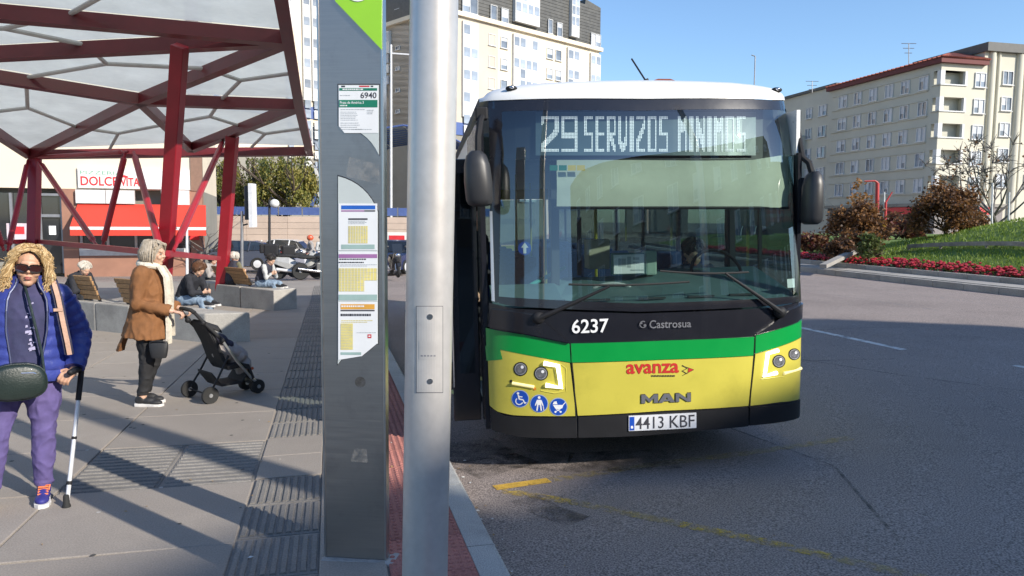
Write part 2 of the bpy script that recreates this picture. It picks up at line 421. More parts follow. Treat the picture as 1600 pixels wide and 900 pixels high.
TARM = worn('tar_seam', (.06, .055, .05), .38, .62, 7, .65)
for pts in (((2.2, 7.0), (4.1, 5.9), (6.0, 5.2), (8.5, 4.9)), ((5.0, 6.6), (5.6, 4.0), (5.2, 2.6)), ((.2, 2.4), (1.4, 2.9), (2.6, 2.7), (3.4, 3.3)), ((7.4, 3.2), (7.7, 5.5), (7.5, 8.9))):
    stripe('tar_seam', [uv(*q) for q in pts], .024, -.1246, TARM)
WH2 = worn('white_paint_faint', (.5, .48, .44), .45, .66, 9, .35)
stripe('dark_road_mark', [g(820, 778), g(860, 800), g(905, 815)], .22, -.1245, DKP)
stripe('dark_road_mark', [g(770, 712), g(900, 722), g(1050, 716)], .5, -.1247, DKP)
stripe('dark_road_mark', [g(720, 690), g(760, 720), g(800, 735)], .6, -.1243, DKP)
WHT = worn('white_paint', (.62, .61, .58), .34, .48, 4)
for u0, u1, v in ((5.55, 14.0, 7.22), (9.5, 26, 11.6), (8, 26, 13.8), (12, 17, 9.4)):
    stripe('white_lane_line', [uv(u0, v), uv(u1, v)], .12, -.126, WHT if v < 9 else WH2)

stripe('white_lane_line', [ground(1584, 570.5, -.126), ground(1640, 581, -.126)], .12, -.126, WHT)
# ---------------------------------------------------------------- roundabout island
isl_edge = []
isl_c = uv(12, 46, 0)
EDGE = lambda u: 16.15 + .0035 * (u - 13) ** 2 if u > 13 else 16.15 + .012 * (u - 13) ** 2
STONE = mat('island_stone', (.33, .31, .28), .8, var=.15, scale=1.2, bump=.3, bscale=60, fine=.2, rnd=.1, dirt=.3)
islk = uvgrid('island_kerb', [0, 1], [30, 31], -.4, STONE)
for i in range(44):
    u0 = -2 + i * 1.1; u1 = u0 + 1.085
    for dv, wd, z0, z1, nm in ((0, .22, -.2, .05, 'kerb_stone'), (.24, .95, -.2, .07, 'coping_slab'), (1.22, .2, -.2, .22, 'edging_stone')):
        b = MB(); va, vb = EDGE(u0) + dv, EDGE(u1) + dv
        lo = [uv(u0, va, z0), uv(u0, va + wd, z0), uv(u1, vb + wd, z0), uv(u1, vb, z0)]
        hi = [uv(u0, va, z1), uv(u0, va + wd, z1), uv(u1, vb + wd, z1), uv(u1, vb, z1)]
        b.loft([lo, hi]); b.build(nm, STONE, islk)
def mound(u, v):
    d = v - EDGE(u) - 1.45
    if d < 0: return .1
    r = min(1, d / 7.0); h = (1.6 + .65 * min(1, max(0, (u - 11) / 5))) * (r * r * (3 - 2 * r))
    k = 1 / (1 + math.exp((u - 20.5) / 1.8)); k2 = .34 + .66 * k
    return .1 + h * k2
SOIL = mat('soil', (.055, .038, .026), .95, var=.3, scale=3, bump=.6, bscale=40)
GR = mat('turf', (.14, .21, .03), .9, var=.3, c2=(.09, .15, .022), scale=1.5, bump=.8, bscale=60, fine=.3)
b = MB(); us = arange(-4, 48, .7); ds = [0, .5, 1, 1.6, 2.4, 3.2, 4.2, 5.5, 7, 8.5, 10, 14, 20, 30]
for u in us:
    for d in ds: b.v.append(tuple(uv(u, EDGE(u) + 1.42 + d, mound(u, EDGE(u) + 1.42 + d))))
n = len(ds)
for j in range(len(us) - 1):
    for i in range(n - 1):
        b.f.append((j * n + i, j * n + i + 1, (j + 1) * n + i + 1, (j + 1) * n + i)); b.m.append(0 if ds[i] >= 1 else 1)
b.build('grass_mound', [GR, SOIL], kind='structure', smooth=True)
def isl(u, d): 
    v = EDGE(u) + 1.42 + d; return uv(u, v, mound(u, v))
rnd = random.Random(3)
GB = leafmat('grass_blade', (.20, .29, .035), (.12, .19, .028))
b = MB()
for _ in range(26000):
    u = rnd.uniform(-1, 24); d = 1.1 + 8.5 * rnd.random() ** 1.4; p = isl(u, d); a = rnd.uniform(0, 2 * PI); h = rnd.uniform(.05, .13); w_ = .02
    t = V((math.cos(a) * w_, math.sin(a) * w_, 0)); l = V((rnd.uniform(-.05, .05), rnd.uniform(-.05, .05), h))
    b.add([p - t, p + t, p + l], [(0, 1, 2)])
tag(b.build('grass', GB), 'short sunlit green lawn blades covering the mound of the roundabout', 'grass', kind='stuff')
FL = mat('flower_red', (.42, .012, .03), .6, var=.4, scale=2, rnd=.2); FG = leafmat('flower_leaf', (.05, .09, .025), (.03, .05, .02))
b = MB()
for _ in range(2600):
    u = rnd.uniform(2, 34); d = rnd.uniform(.06, 1.05); p = isl(u, d); h = rnd.uniform(.10, .3)
    for k in range(3):
        a = rnd.uniform(0, 2 * PI); t = V((math.cos(a), math.sin(a), 0)) * .09; b.cur = 1
        b.add([p + V((0, 0, h * .2)), p + t + V((0, 0, h * .7)) + t.cross(V((0, 0, .4))), p + t * 1.6 + V((0, 0, h * .8))], [(0, 1, 2)])
    if rnd.random() < .8:
        b.cur = 0; q = p + V((0, 0, h)); r = rnd.uniform(.035, .075)
        b.ell(q, (r, r, r * .7), 5, 4)
tag(b.build('flower_border', [FL, FG]), 'dense border of deep red flowers along the roundabout edge', 'flowers', kind='stuff')
b = MB(); P = [uv(u, EDGE(u) + 1.42 + 3.0, mound(u, EDGE(u) + 4.4) + .16) for u in arange(-3, 20.6, 1.0)]
lr = thing('low_rail', 'long low weathered rail lying along the grass slope above the red flowers', 'rail', P[8])
for a, c in zip(P[:-1], P[1:]): b.bar(a, c, .12, .14, ext=.02)
b.build('beam', mat('weathered_wood', (.27, .25, .22), .8, var=.3, scale=4, bump=.3), lr, world=True)
for q in P[::2]:
    b = MB(); b.cyl(q - V((0, 0, .3)), q - V((0, 0, .05)), .05, 8); b.build('post', MC['weathered_wood'], lr, world=True)
# sloping stone coping that climbs the bank
p0 = at(1286, 416, 25.3); p1 = at(1338, 391, 27.6)
b = MB(); b.bar(p0, p1, .24, .13); o = b.build('stone_ramp_edge', STONE); tag(o, 'pale stone coping strip climbing the bank beside the flower border', 'coping')

# ================================================================ bus stop totem
TL0 = ground(507, 872); TR0 = at(604.5, 880, TL0.y - .035); TR0.z = TL0.z
top_l = at(513, 0, TL0.y); EX = (TR0 - TL0); TW = EX.length; EX.normalize(); EZ = (top_l - TL0); EZ = (EZ - EX * EZ.dot(EX)).normalized()
EN = EX.cross(EZ).normalized()               # faces the camera
if EN.y > 0: EN = -EN
def tp(px, py):
    d = ray(px, py); t = (TL0 - CAM).dot(EN) / d.dot(EN); q = CAM + d * t - TL0; return q.dot(EX), q.dot(EZ)
def tw(a, c, off=0.0): return TL0 + EX * a + EZ * c + EN * off
tot = thing('bus_stop_totem', 'tall stainless steel bus stop totem with timetables behind windows and a green top', 'bus stop sign', (TL0 + TR0) / 2)
STEEL = mat('brushed_steel', (.43, .385, .355), .38, 1.0, var=.06, scale=3, stretch=(1, 1, 40), bump=.04, bscale=30, dirt=.30)
STEL2 = mat('steel_trim', (.55, .54, .52), .3, 1.0, var=.08)
H_T = 3.25; D_T = .05; E_ = .012
b = MB(); b.prism([(E_, .01), (TW - E_, .01), (TW - E_, 2.9), (TW - E_ - .02, H_T), (E_, H_T)], tw(0, 0), EX, EZ, D_T); b.build('body', STEEL, tot, world=True)
for a in (0, TW - E_):
    b = MB(); b.prism([(0, 0), (E_, 0), (E_, H_T + .004), (0, H_T + .004)], tw(a, 0, .004), EX, EZ, D_T + .008); b.build('edge_trim', STEL2, tot, world=True, bevel=.003)
# green corner panel with white round emblem
gp = [tp(525, 3), tp(597, 78), tp(600, 0)]; gp = [gp[0], gp[1], (gp[2][0], H_T - .05), (gp[0][0] - .02, H_T - .05)]
b = MB(); b.prism(gp, tw(0, 0, .014), EX, EZ, .013); b.build('green_panel', mat('green_panel', (.30, .62, .02), .35, coat=.4, var=.04), tot, world=True)
c = tp(561, -20); b = MB()
NR = 24; r1, r2 = .072, .05
b.loft([[tw(c[0] + r * math.cos(2 * PI * i / NR), c[1] + r * math.sin(2 * PI * i / NR), .017) for i in range(NR)] for r in (r1, r2)], cap=False); b.build('round_emblem', mat('print_white', (.8, .8, .8), .5, var=.03), tot, world=True)
def cur(p0, p1, bulge, n=8):
    """arc of points between two totem points"""
    out = []
    for i in range(n + 1):
        t = i / n; x = lerp(p0[0], p1[0], t); y = lerp(p0[1], p1[1], t); k = 4 * t * (1 - t) * bulge
        dx, dy = p1[0] - p0[0], p1[1] - p0[1]; L = math.hypot(dx, dy); out.append((x - dy / L * k, y + dx / L * k))
    return out
BACK = mat('panel_back', (.52, .56, .55), .35, var=.04, coat=.3); PAPER = mat('paper_white', (.78, .79, .80), .55, var=.03)
RIM = mat('dark_rim', (.03, .03, .035), .4)
def pr_mats(): return [PAPER, mat('print_green', (.01, .19, .11), .5), mat('print_dark', (.05, .05, .06), .5), mat('print_grey', (.42, .45, .47), .5), mat('print_yellow', (.72, .62, .22), .5), mat('print_blue', (.02, .12, .50), .5), mat('print_purple', (.36, .16, .36), .5), mat('print_orange', (.72, .36, .06), .5), mat('print_teal', (.33, .46, .43), .5), mat('print_red', (.6, .03, .04), .5), mat('print_white', (.8, .8, .8), .5)]
PM = pr_mats(); GRN, DRK, GRY, YLW, BLU, PUR, ORG, TEA, REDP, WHI = range(1, 11)
def tq(b, x0, y0, x1, y1, ci, off):
    b.cur = ci; q = [tp(x0, y1), tp(x1, y1), tp(x1, y0), tp(x0, y0)]; b.add([tw(*p, off) for p in q], [(0, 1, 2, 3)])
def ttext(b, s, x0, y0, x1, y1, ci, off, bold=0.0):
    b.cur = ci; o = tp(x0, y1); e = tp(x1, y1); u_ = tp(x0, y0); put_text(b, s, tw(*o, off), tw(*e, off) - tw(*o, off), tw(*u_, off) - tw(*o, off), bold)
def lines(b, x0, y0, x1, y1, n, ci, off, seed, fill=.45):
    r = random.Random(seed); h = (y1 - y0) / n
    for i in range(n): 
        y = y0 + h * i; x = x0
        end = x0 + (x1 - x0) * r.uniform(.6, 1)
        while x < end:
            wd = r.uniform(1, 4); tq(b, x, y, min(x + wd, x1), y + h * fill, ci, off); x += wd + .7
# upper window
A = [tp(527.5, 131), tp(593.5, 131)]; arc = cur(tp(593.5, 244), tp(528, 197), -.035)
b = MB(); b.prism([A[0], A[1]] + arc, tw(0, 0, .003), EX, EZ, .02); b.build('window_rim', RIM, tot, world=True)
A = [tp(529, 133), tp(592.5, 133)]; arc = cur(tp(592.5, 242), tp(529.5, 197), -.035)
b = MB(); b.prism([A[0], A[1]] + arc, tw(0, 0, .005), EX, EZ, .02); pn = b.build('notice_window', BACK, tot, world=True)
b = MB(); b.cur = 0
b.prism([tp(530, 134), tp(591.5, 134), tp(591.5, 208), tp(539, 208), tp(530, 197)], tw(0, 0, .0065), EX, EZ, .001)
tq(b, 531, 138, 590, 142, GRN, .0075); lines(b, 536, 139, 584, 141.4, 1, WHI, .008, 1, .8)
ttext(b, '6940', 564, 144.5, 589, 154, DRK, .0075, .012); lines(b, 532, 149, 548, 151, 1, GRY, .0075, 2)
tq(b, 530.5, 156.5, 590.5, 168, GRN, .0075); ttext(b, 'Praza de América 3', 532, 158.3, 569, 162.6, WHI, .008, .008); lines(b, 532, 164.4, 545, 166.8, 1, WHI, .008, 4, .8)
lines(b, 533, 171, 575, 173, 1, GRY, .0075, 5); lines(b, 533, 175, 560, 190, 6, GRY, .0075, 6, .3); lines(b, 574, 172, 587, 180, 3, GRY, .0075, 7, .4); lines(b, 533, 192, 570, 205, 4, GRY, .0075, 8, .3); lines(b, 550, 202, 588, 204, 1, GRY, .0075, 9)
tq(b, 534, 134.2, 540, 136.5, DRK, .0075); tq(b, 562, 134.2, 578, 136.2, REDP, .0075); tq(b, 580, 134.2, 584, 136.2, DRK, .0075)
b.build('notice_sheet', PM, pn, world=True)
# lower window
arc1 = cur(tp(527.5, 273), tp(592, 330), .035); arc2 = cur(tp(592, 538), tp(527, 571), -.03)
b = MB(); b.prism(arc1 + arc2, tw(0, 0, .003), EX, EZ, .02); b.build('window_rim', RIM, tot, world=True)
arc1 = cur(tp(528.8, 275.5), tp(590.8, 331), .035); arc2 = cur(tp(590.8, 537), tp(528.3, 569), -.03)
b = MB(); b.prism(arc1 + arc2, tw(0, 0, .005), EX, EZ, .02); pn = b.build('timetable_window', BACK, tot, world=True)
def sheet_paper(poly, draw):
    b = MB(); b.cur = 0; b.prism([tp(*p) for p in poly], tw(0, 0, .0065), EX, EZ, .001); draw(b); b.build('timetable_sheet', PM, pn, world=True)
def d1(b):
    tq(b, 534, 321, 587, 327, BLU, .0075); tq(b, 534, 328.5, 570, 330.6, PUR, .0075); tq(b, 570, 328.5, 587, 330.6, DRK, .0075)
    tq(b, 545, 341, 575, 343.5, DRK, .0075); lines(b, 545, 345, 575, 351, 3, GRY, .0075, 11)
    tq(b, 545, 353, 575, 380, YLW, .0075); lines(b, 545, 354, 575, 380, 12, GRY, .008, 12, .25); tq(b, 534, 382, 586, 389, TEA, .0075)
    for x in range(548, 575, 4): tq(b, x, 353, x + .5, 380, WHI, .0083)
def d2(b):
    tq(b, 530, 397, 590, 403, PUR, .0075); lines(b, 531, 404, 590, 406, 1, DRK, .0075, 13, .9); lines(b, 530, 409, 590, 411, 1, DRK, .0075, 14, .9); lines(b, 532, 413, 590, 417, 2, GRY, .0075, 15)
    tq(b, 530, 419, 590, 438, YLW, .0075); tq(b, 530, 438, 570, 455, YLW, .0075); lines(b, 530, 420, 590, 438, 7, GRY, .008, 16, .22); lines(b, 530, 438, 570, 455, 7, GRY, .008, 17, .22)
    for x in range(534, 590, 5): tq(b, x, 419, x + .5, 438 if x > 569 else 455, WHI, .0083)
    tq(b, 530, 460, 590, 469, TEA, .0075)
def d3(b):
    tq(b, 533, 475, 586, 483, ORG, .0075); lines(b, 534, 477, 584, 481, 1, WHI, .008, 18, .6); tq(b, 533, 484, 586, 486, DRK, .0075); lines(b, 533, 490, 586, 494, 1, DRK, .0075, 19, .9); lines(b, 534, 500, 584, 505, 2, YLW, .0075, 20)
    tq(b, 533, 505, 552, 546, YLW, .0075); lines(b, 533, 506, 552, 546, 16, GRY, .008, 21, .22); tq(b, 575, 522, 581, 528, REDP, .0075); lines(b, 558, 519, 588, 521, 1, GRY, .0075, 22); tq(b, 533, 550, 565, 554, TEA, .0075)
    tq(b, 576.5, 524, 579.5, 526, WHI, .008)
sheet_paper([(529.6, 318), (590, 318), (590, 391), (529.6, 391)], d1)
sheet_paper([(529.4, 393), (590.2, 393), (590.2, 470), (529.4, 470)], d2)
sheet_paper([(529.2, 471.5), (590.2, 471.5), (590.2, 536), (566, 556), (529.2, 562)], d3)
RES = worn('sticker_residue', (.55, .53, .50), .38, .62, 24, .22)
for x0, y0, x1, y1, sk in ((540, 245, 594, 282, 6), (548, 700, 575, 722, 1)):
    b = MB(); b.add([tw(*tp(*q), .0015) for q in ((x0, y1 - sk), (x1, y1 + sk), (x1 - 2, y0 + sk * 2), (x0 + 6, y0))], [(0, 1, 2, 3)]); b.build('sticker_residue', RES, tot, world=True)
b = MB(); q = tp(563, 597); b.add([tw(q[0] + .028 * math.cos(2 * PI * i / 20), q[1] + .028 * math.sin(2 * PI * i / 20), .0015) for i in range(20)], [tuple(range(20))]); b.build('round_smudge', worn('dark_smudge', (.05, .045, .04), .3, .6, 18, .5), tot, world=True)
b = MB(); b.prism([(-.01, -.03), (TW + .05, -.03), (TW + .05, .007), (-.01, .007)], tw(0, 0, .04), EX, EZ, D_T + .09)
b.build('concrete_footing', mat('footing', (.36, .34, .32), .9, var=.25, scale=8, bump=.7, bscale=40, dirt=.4), tot, world=True, bevel=.01)
# ================================================================ lamp post by the kerb
pA = at(662.8, 960, 2.88); pB = at(678.5, 0, 2.84); ax = (pB - pA).normalized(); pb0 = pA + ax * ((gz(pA.x, pA.y) - pA.z) / ax.z)
lp = thing('lamp_post', 'thick pale grey metal lamp post by the kerb in front of the bus', 'lamp post', pb0)
PAINT = mat('pole_paint', (.60, .575, .55), .40, .45, var=.05, scale=9, bump=.02, bscale=30, dirt=.10, coat=.15, fine=.03)
b = MB(); b.tube([pb0, pb0 + ax * 2.2, pb0 + ax * 7.0], [.0917, .091, .075], 48); b.build('shaft', PAINT, lp, smooth=True, world=True)
b = MB(); b.lathe([(.16, 0), (.16, .02), (.1, .03), (.092, .05)], 32, pb0, ax); b.build('base_flange', PAINT, lp, world=True)
b = MB(); q = pb0 + ax * 6.95; b.tube([q, q + V((.5, 0, .25)), q + V((1.6, .3, .35))], [.06, .05, .04], 12); b.build('arm', PAINT, lp, smooth=True, world=True)
b = MB(); b.ell(q + V((1.9, .36, .36)), (.4, .16, .08), 16, 8); b.build('lamp_head', PAINT, lp, smooth=True, world=True)
yaw0 = math.atan2(-(pb0.x), pb0.y)       # hatch looks back at the viewer
vx = V((math.cos(yaw0 + .06), math.sin(yaw0 + .06), 0))
def pole_pt(px, py, off):
    """point on the shaft seen at a pixel"""
    d = ray(px, py).normalized(); a = CAM - pb0; k = ax
    dd = d - k * d.dot(k); aa = a - k * a.dot(k); A_ = dd.dot(dd); B_ = 2 * dd.dot(aa); C_ = aa.dot(aa) - (.0917 + off) ** 2
    D_ = B_ * B_ - 4 * A_ * C_
    return CAM + d * ((-B_ - math.sqrt(max(0, D_))) / (2 * A_))
def pole_patch(name, x0, y0, x1, y1, off, m, rx=3):
    b = MB(); nx = 10; outer = []
    rows = []
    for yy in [y0 - .01] + [lerp(y0, y1, k / 6) for k in range(7)] + [y1 + .01]:
        ins = 0 if y0 <= yy <= y1 else 0
        rows.append([pole_pt(lerp(x0, x1, i / nx), yy, off if y0 <= yy <= y1 else -.002) for i in range(nx + 1)])
    for r in rows:
        a = V(r[0]); c = V(r[-1]); r.insert(0, a - (a - pb0 - ax * (a - pb0).dot(ax)).normalized() * (off + .003)); r.append(c - (c - pb0 - ax * (c - pb0).dot(ax)).normalized() * (off + .003))
    b.loft(rows, cap=False, closed=False); return b.build(name, m, lp, world=True)
pole_patch('hatch_gap', 650.2, 478, 692.4, 614, .0008, mat('hatch_shadow', (.12, .12, .13), .5))
pole_patch('hatch_cover', 651, 479, 691.6, 613, .0022, PAINT)
pole_patch('maker_plate', 655, 533, 684, 561, .0032, PAINT)
for y in (495, 596):
    c = pole_pt(672, y, .004); n = (c - pb0 - ax * (c - pb0).dot(ax)).normalized(); ex = ax.cross(n).normalized()
    b = MB(); disc(b, c, .011, 12, ex, ax, .004); b.prism([(-.008, -.0012), (.008, -.0012), (.008, .0012), (-.008, .0012)], c + n * .0008, (ex + ax).normalized(), (ax - ex).normalized(), .002); b.build('screw', STEL2, lp, world=True)
b = MB(); c = pole_pt(658, 557, .0036); n = (c - pb0 - ax * (c - pb0).dot(ax)).normalized()
for i in range(5):
    q = pole_pt(659 + i * 5, 556, .0036); nn = (q - pb0 - ax * (q - pb0).dot(ax)).normalized(); ex = ax.cross(nn).normalized()
    b.prism([(-.004, -.003), (.004, -.003), (.004, .003), (-.004, .003)], q, ex, ax, .001)
b.build('embossed_mark', mat('emboss', (.30, .30, .32), .5, .5), lp, world=True)
# ================================================================ city bus
BYAW = R(6.5); BLEAN = -0.030
bc = V((-.176, 5.5, 0)) + V((math.cos(BYAW), math.sin(BYAW), 0)) * 1.25
bc.z = gz(bc.x, bc.y) - .13
bus = thing('city_bus', 'yellow and green city bus with lit destination display stopped at the kerb', 'bus', bc, (0, BLEAN, BYAW))
BM = mw(bus); BI = BM.inverted(); BI3 = BI.to_3x3(); CAMB = BI @ CAM
def hw(z): return 1.25 - .018 * max(0, z - 1.2)
def lean(z): return .13 * max(0, z - 1.28) + .24 * max(0, z - 2.3) ** 2 + .02 * max(0, .75 - z)
def S(x, z):
    a = min(abs(x) / hw(z), 1.0); return -.30 * max(0.0, 1 - a ** 2.6) ** .6 + lean(z)
def bhit(px, py):
    d = BI3 @ ray(px, py); y = -.2
    for _ in range(25):
        t = (y - CAMB.y) / d.y; p = CAMB + d * t; x = max(-hw(p.z) * .9995, min(hw(p.z) * .9995, p.x)); y = .6 * y + .4 * S(x, p.z)
    return x, p.z
def bat(px, py, yl):
    d = BI3 @ ray(px, py); t = (yl - CAMB.y) / d.y; return CAMB + d * t
def poly_at(pts, x):
    if x <= pts[0][0]: return pts[0][1]
    for (x0, z0), (x1, z1) in zip(pts[:-1], pts[1:]):
        if x <= x1: return lerp(z0, z1, (x - x0) / max(1e-6, x1 - x0))
    return pts[-1][1]
def bpatch(b, top, bot, off, nx=24, nz=6, skirt=.03, back=0.0):
    """panel on the front surface between two outlines"""
    tx = [bhit(*p) for p in top]; bx = [bhit(*p) for p in bot]
    rows = []
    for j in range(nz + 1):
        t = j / nz; row = []
        x0 = lerp(bx[0][0], tx[0][0], t); x1 = lerp(bx[-1][0], tx[-1][0], t)
        for i in range(nx + 1):
            k = i / nx; x = lerp(x0, x1, k)
            xb = lerp(bx[0][0], bx[-1][0], k); xt = lerp(tx[0][0], tx[-1][0], k)
            z = lerp(poly_at(bx, xb), poly_at(tx, xt), t)
            row.append((x, z))
        rows.append(row)
    P = [[V((x, S(x, z) - off + back, z)) for x, z in r] for r in rows]
    if skirt:
        P = [[V((p.x, p.y + skirt, p.z)) for p in P[0]]] + P + [[V((p.x, p.y + skirt, p.z)) for p in P[-1]]]
        P = [[V((r[0].x, r[0].y + skirt, r[0].z))] + r + [V((r[-1].x, r[-1].y + skirt, r[-1].z))] for r in P]
    b.loft(P, cap=False, closed=False); return b
def btext(b, s, q, off, bold=0.0, shear=0.0):
    vs, fs, _ = text2d(s, bold, shear); (x0, y0), (x1, y1), (x2, y2), (x3, y3) = q     # tl, tr, br, bl
    out = []
    for a, c in vs:
        xt, yt = lerp(x0, x1, a), lerp(y0, y1, a); xb, yb = lerp(x3, x2, a), lerp(y3, y2, a)
        X, Z = bhit(lerp(xb, xt, c), lerp(yb, yt, c)); out.append(V((X, S(X, Z) - off, Z)))
    b.add(out, fs); return b
BLK = mat('bus_black', (.012, .012, .016), .25, coat=.5, var=.1, dirt=.0)
YBUS = mat('bus_yellow', (.555, .485, .072), .32, coat=.4, var=.05, scale=4, dirt=.16)
GBUS = mat('bus_green', (.0, .27, .045), .32, coat=.5, var=.04)
WBUS = mat('bus_white', (.78, .78, .76), .35, coat=.4, var=.03)
PLAS = mat('bus_plastic', (.014, .014, .016), .62, spec=.3, var=.15)
MIRH = mat('mirror_plastic', (.028, .029, .032), .42, var=.1)
RUB = mat('rubber', (.018, .018, .018), .8)
CHR = mat('chrome', (.75, .75, .77), .12, 1.0, var=.02)
INT = mat('interior_dark', (.035, .04, .045), .7); INT2 = mat('interior_grey', (.20, .22, .22), .6)
WSG = glass('windscreen_glass', (.62, .73, .70), 1.15, 0.006, 1.55, .12); SDG = glass('side_window_glass', (.45, .55, .56), 1.0, 0.0, 1.5, .02)
# black moulded front under the panels
b = MB(); bpatch(b, [(764, 473), (800, 482), (1000, 490), (1200, 481), (1258, 469)], [(769, 668), (812, 679), (902, 681), (1000, 678), (1105, 670), (1169, 664), (1257, 647)], .0, 40, 14, .12)
b.build('front_shell', BLK, bus, smooth=False)
# bumper strips
for tp_, bt in (([(766, 637), (790, 650), (899, 652)], [(769, 671), (812, 682), (901, 683)]), ([(903, 651), (1040, 643), (1168, 636)], [(903, 683), (1000, 680), (1105, 671), (1168, 665)]), ([(1170.5, 636), (1259, 623)], [(1170, 664), (1257, 648)])):
    b = MB(); bpatch(b, tp_, bt, .018, 12, 4, .05); b.build('bumper_section', PLAS, bus, smooth=True)
# yellow panels
b = MB(); bpatch(b, [(762, 545), (783, 546), (890, 567)], [(765, 633), (775, 642), (800, 648), (899.5, 649.5)], .010, 22, 8); b.build('corner_panel', YBUS, bus, smooth=True)
b = MB(); bpatch(b, [(893, 567), (1040, 562), (1176, 556)], [(902.5, 649), (1040, 641), (1168.5, 633.5)], .010, 24, 8); b.build('front_flap', YBUS, bus, smooth=True)
b = MB(); bpatch(b, [(1179.5, 553), (1259, 524)], [(1171, 633.5), (1215, 628), (1259, 620)], .010, 18, 8); b.build('corner_panel', YBUS, bus, smooth=True)
# green stripe
gr_ = [([(759, 512), (820, 523), (889.5, 537)], [(782, 545), (783, 546), (891, 566)]), ([(891.8, 536.5), (1040, 532), (1177.5, 526)], [(892.5, 566), (1040, 561), (1176, 555)]), ([(1180, 524), (1264, 498)], [(1179, 552), (1261, 523)])]
for i, (a, c) in enumerate(gr_):
    if i == 0: c = [(760, 541), (783, 546), (891, 566)]
    b = MB(); bpatch(b, a, c, .0125, 24, 4)
    if i == 0: bpatch(b, [(758, 540), (781, 545)], [(760, 563), (785, 561)], .0118, 8, 3, .008)
    if i == 2: bpatch(b, [(1258, 523), (1264, 521)], [(1258, 533), (1263, 532)], .0122, 3, 2)
    b.build('green_stripe', GBUS, bus, smooth=True)
# shoulders of the black panel
b = MB(); bpatch(b, [(768, 482), (800, 486), (836, 492)], [(762, 509), (825, 521), (889, 535)], .035, 12, 4, .06); b.build('shoulder_trim', BLK, bus, smooth=True)
b = MB(); bpatch(b, [(1232, 484), (1262, 472)], [(1182, 521), (1266, 494)], .03, 12, 4, .06); b.build('shoulder_trim', BLK, bus, smooth=True)
# windscreen
WT = [(763, 158), (790, 157), (1000, 155), (1210, 157), (1239, 158)]; WBt = [(770, 472), (800, 478), (1000, 487), (1200, 478), (1255, 469)]
b = MB(); bpatch(b, WT, WBt, .002, 60, 26, 0); b.build('windscreen', WSG, bus, smooth=True)
b = MB(); bpatch(b, WT, [(763, 176), (1000, 173), (1240, 175)], .003, 40, 3, 0); bpatch(b, [(763, 170), (784, 170)], [(768, 470), (779, 473)], .0031, 6, 14, 0); bpatch(b, [(1228, 170), (1240, 170)], [(1243, 472), (1255, 469)], .0031, 6, 14, 0)
bpatch(b, [(768, 462), (1000, 474), (1256, 459)], WBt, .0032, 40, 3, 0); b.build('black_border', BLK, bus, smooth=True)
b = MB(); bpatch(b, [(765, 330), (769, 330)], [(768, 470), (773, 471)], .006, 3, 8, .01); b.build('edge_seal', WBUS, bus)
# white roof cap
zt = bat(1000, 129, 0.05).z; b = MB(); rows = []
XA = [-1, -.99, -.975, -.95, -.92, -.86, -.76, -.6, -.4, -.2, 0, .2, .4, .6, .76, .86, .92, .95, .975, .99, 1]
wt = [bhit(*p) for p in WT]
ZT = [(lambda q: (q.x, q.z))(bat(px, py, .28)) for px, py in ((756, 149), (760, 143), (768, 139), (790, 134.5), (860, 131), (1000, 129), (1140, 131), (1208, 134.5), (1230, 139), (1237, 143), (1241, 149))]
def ztop(a): return poly_at(ZT, a * hw(2.75))
for t in [0, 15, 32, 50, 68, 90]:
    r = []
    for a in XA:
        x = a * hw(2.75); z1 = poly_at(wt, x) + .002; f = R(t)
        r.append(V((x * (1 - .006 * math.sin(f)), S(x * .9999, z1) + .26 * (1 - math.cos(f)) - .012, lerp(z1, ztop(a), math.sin(f)))))
    rows.append(r)
for y in (.6, 3, 8, 11.9): rows.append([V((a * hw(2.75) * .994, y, ztop(a))) for a in XA])
rows.append([V((a * hw(2.75) * .97, 12.0, ztop(a) - .1)) for a in XA])
b.loft(rows, cap=False, closed=False); roof = b.build('roof', WBUS, bus, smooth=True)
for px, py in ((800, 143), (1216, 145)):
    x, z = bhit(px, py + 6); b = MB(); c = V((x, S(x, z) + .03, z + .055)); b.ell(c, (.045, .03, .022), 14, 8); lt = b.build('marker_lamp', PLAS, bus, smooth=True)
    b = MB(); b.ell(c + V((.0, -.022, .005)), (.02, .014, .012), 10, 6); b.build('lamp_lens', CHR, lt, smooth=True)
b = MB(); b.cyl(bat(1010, 128, 1.2), bat(987, 92, 1.4), .008, 6); b.cyl(bat(1012, 133, 1.2), bat(1008, 124, 1.2), .03, 8); b.build('aerial', PLAS, bus)
b = MB(); b.box((.3, 3.2, zt + .10), (1.5, 1.7, .22)); b.build('roof_unit', WBUS, bus, bevel=.06)
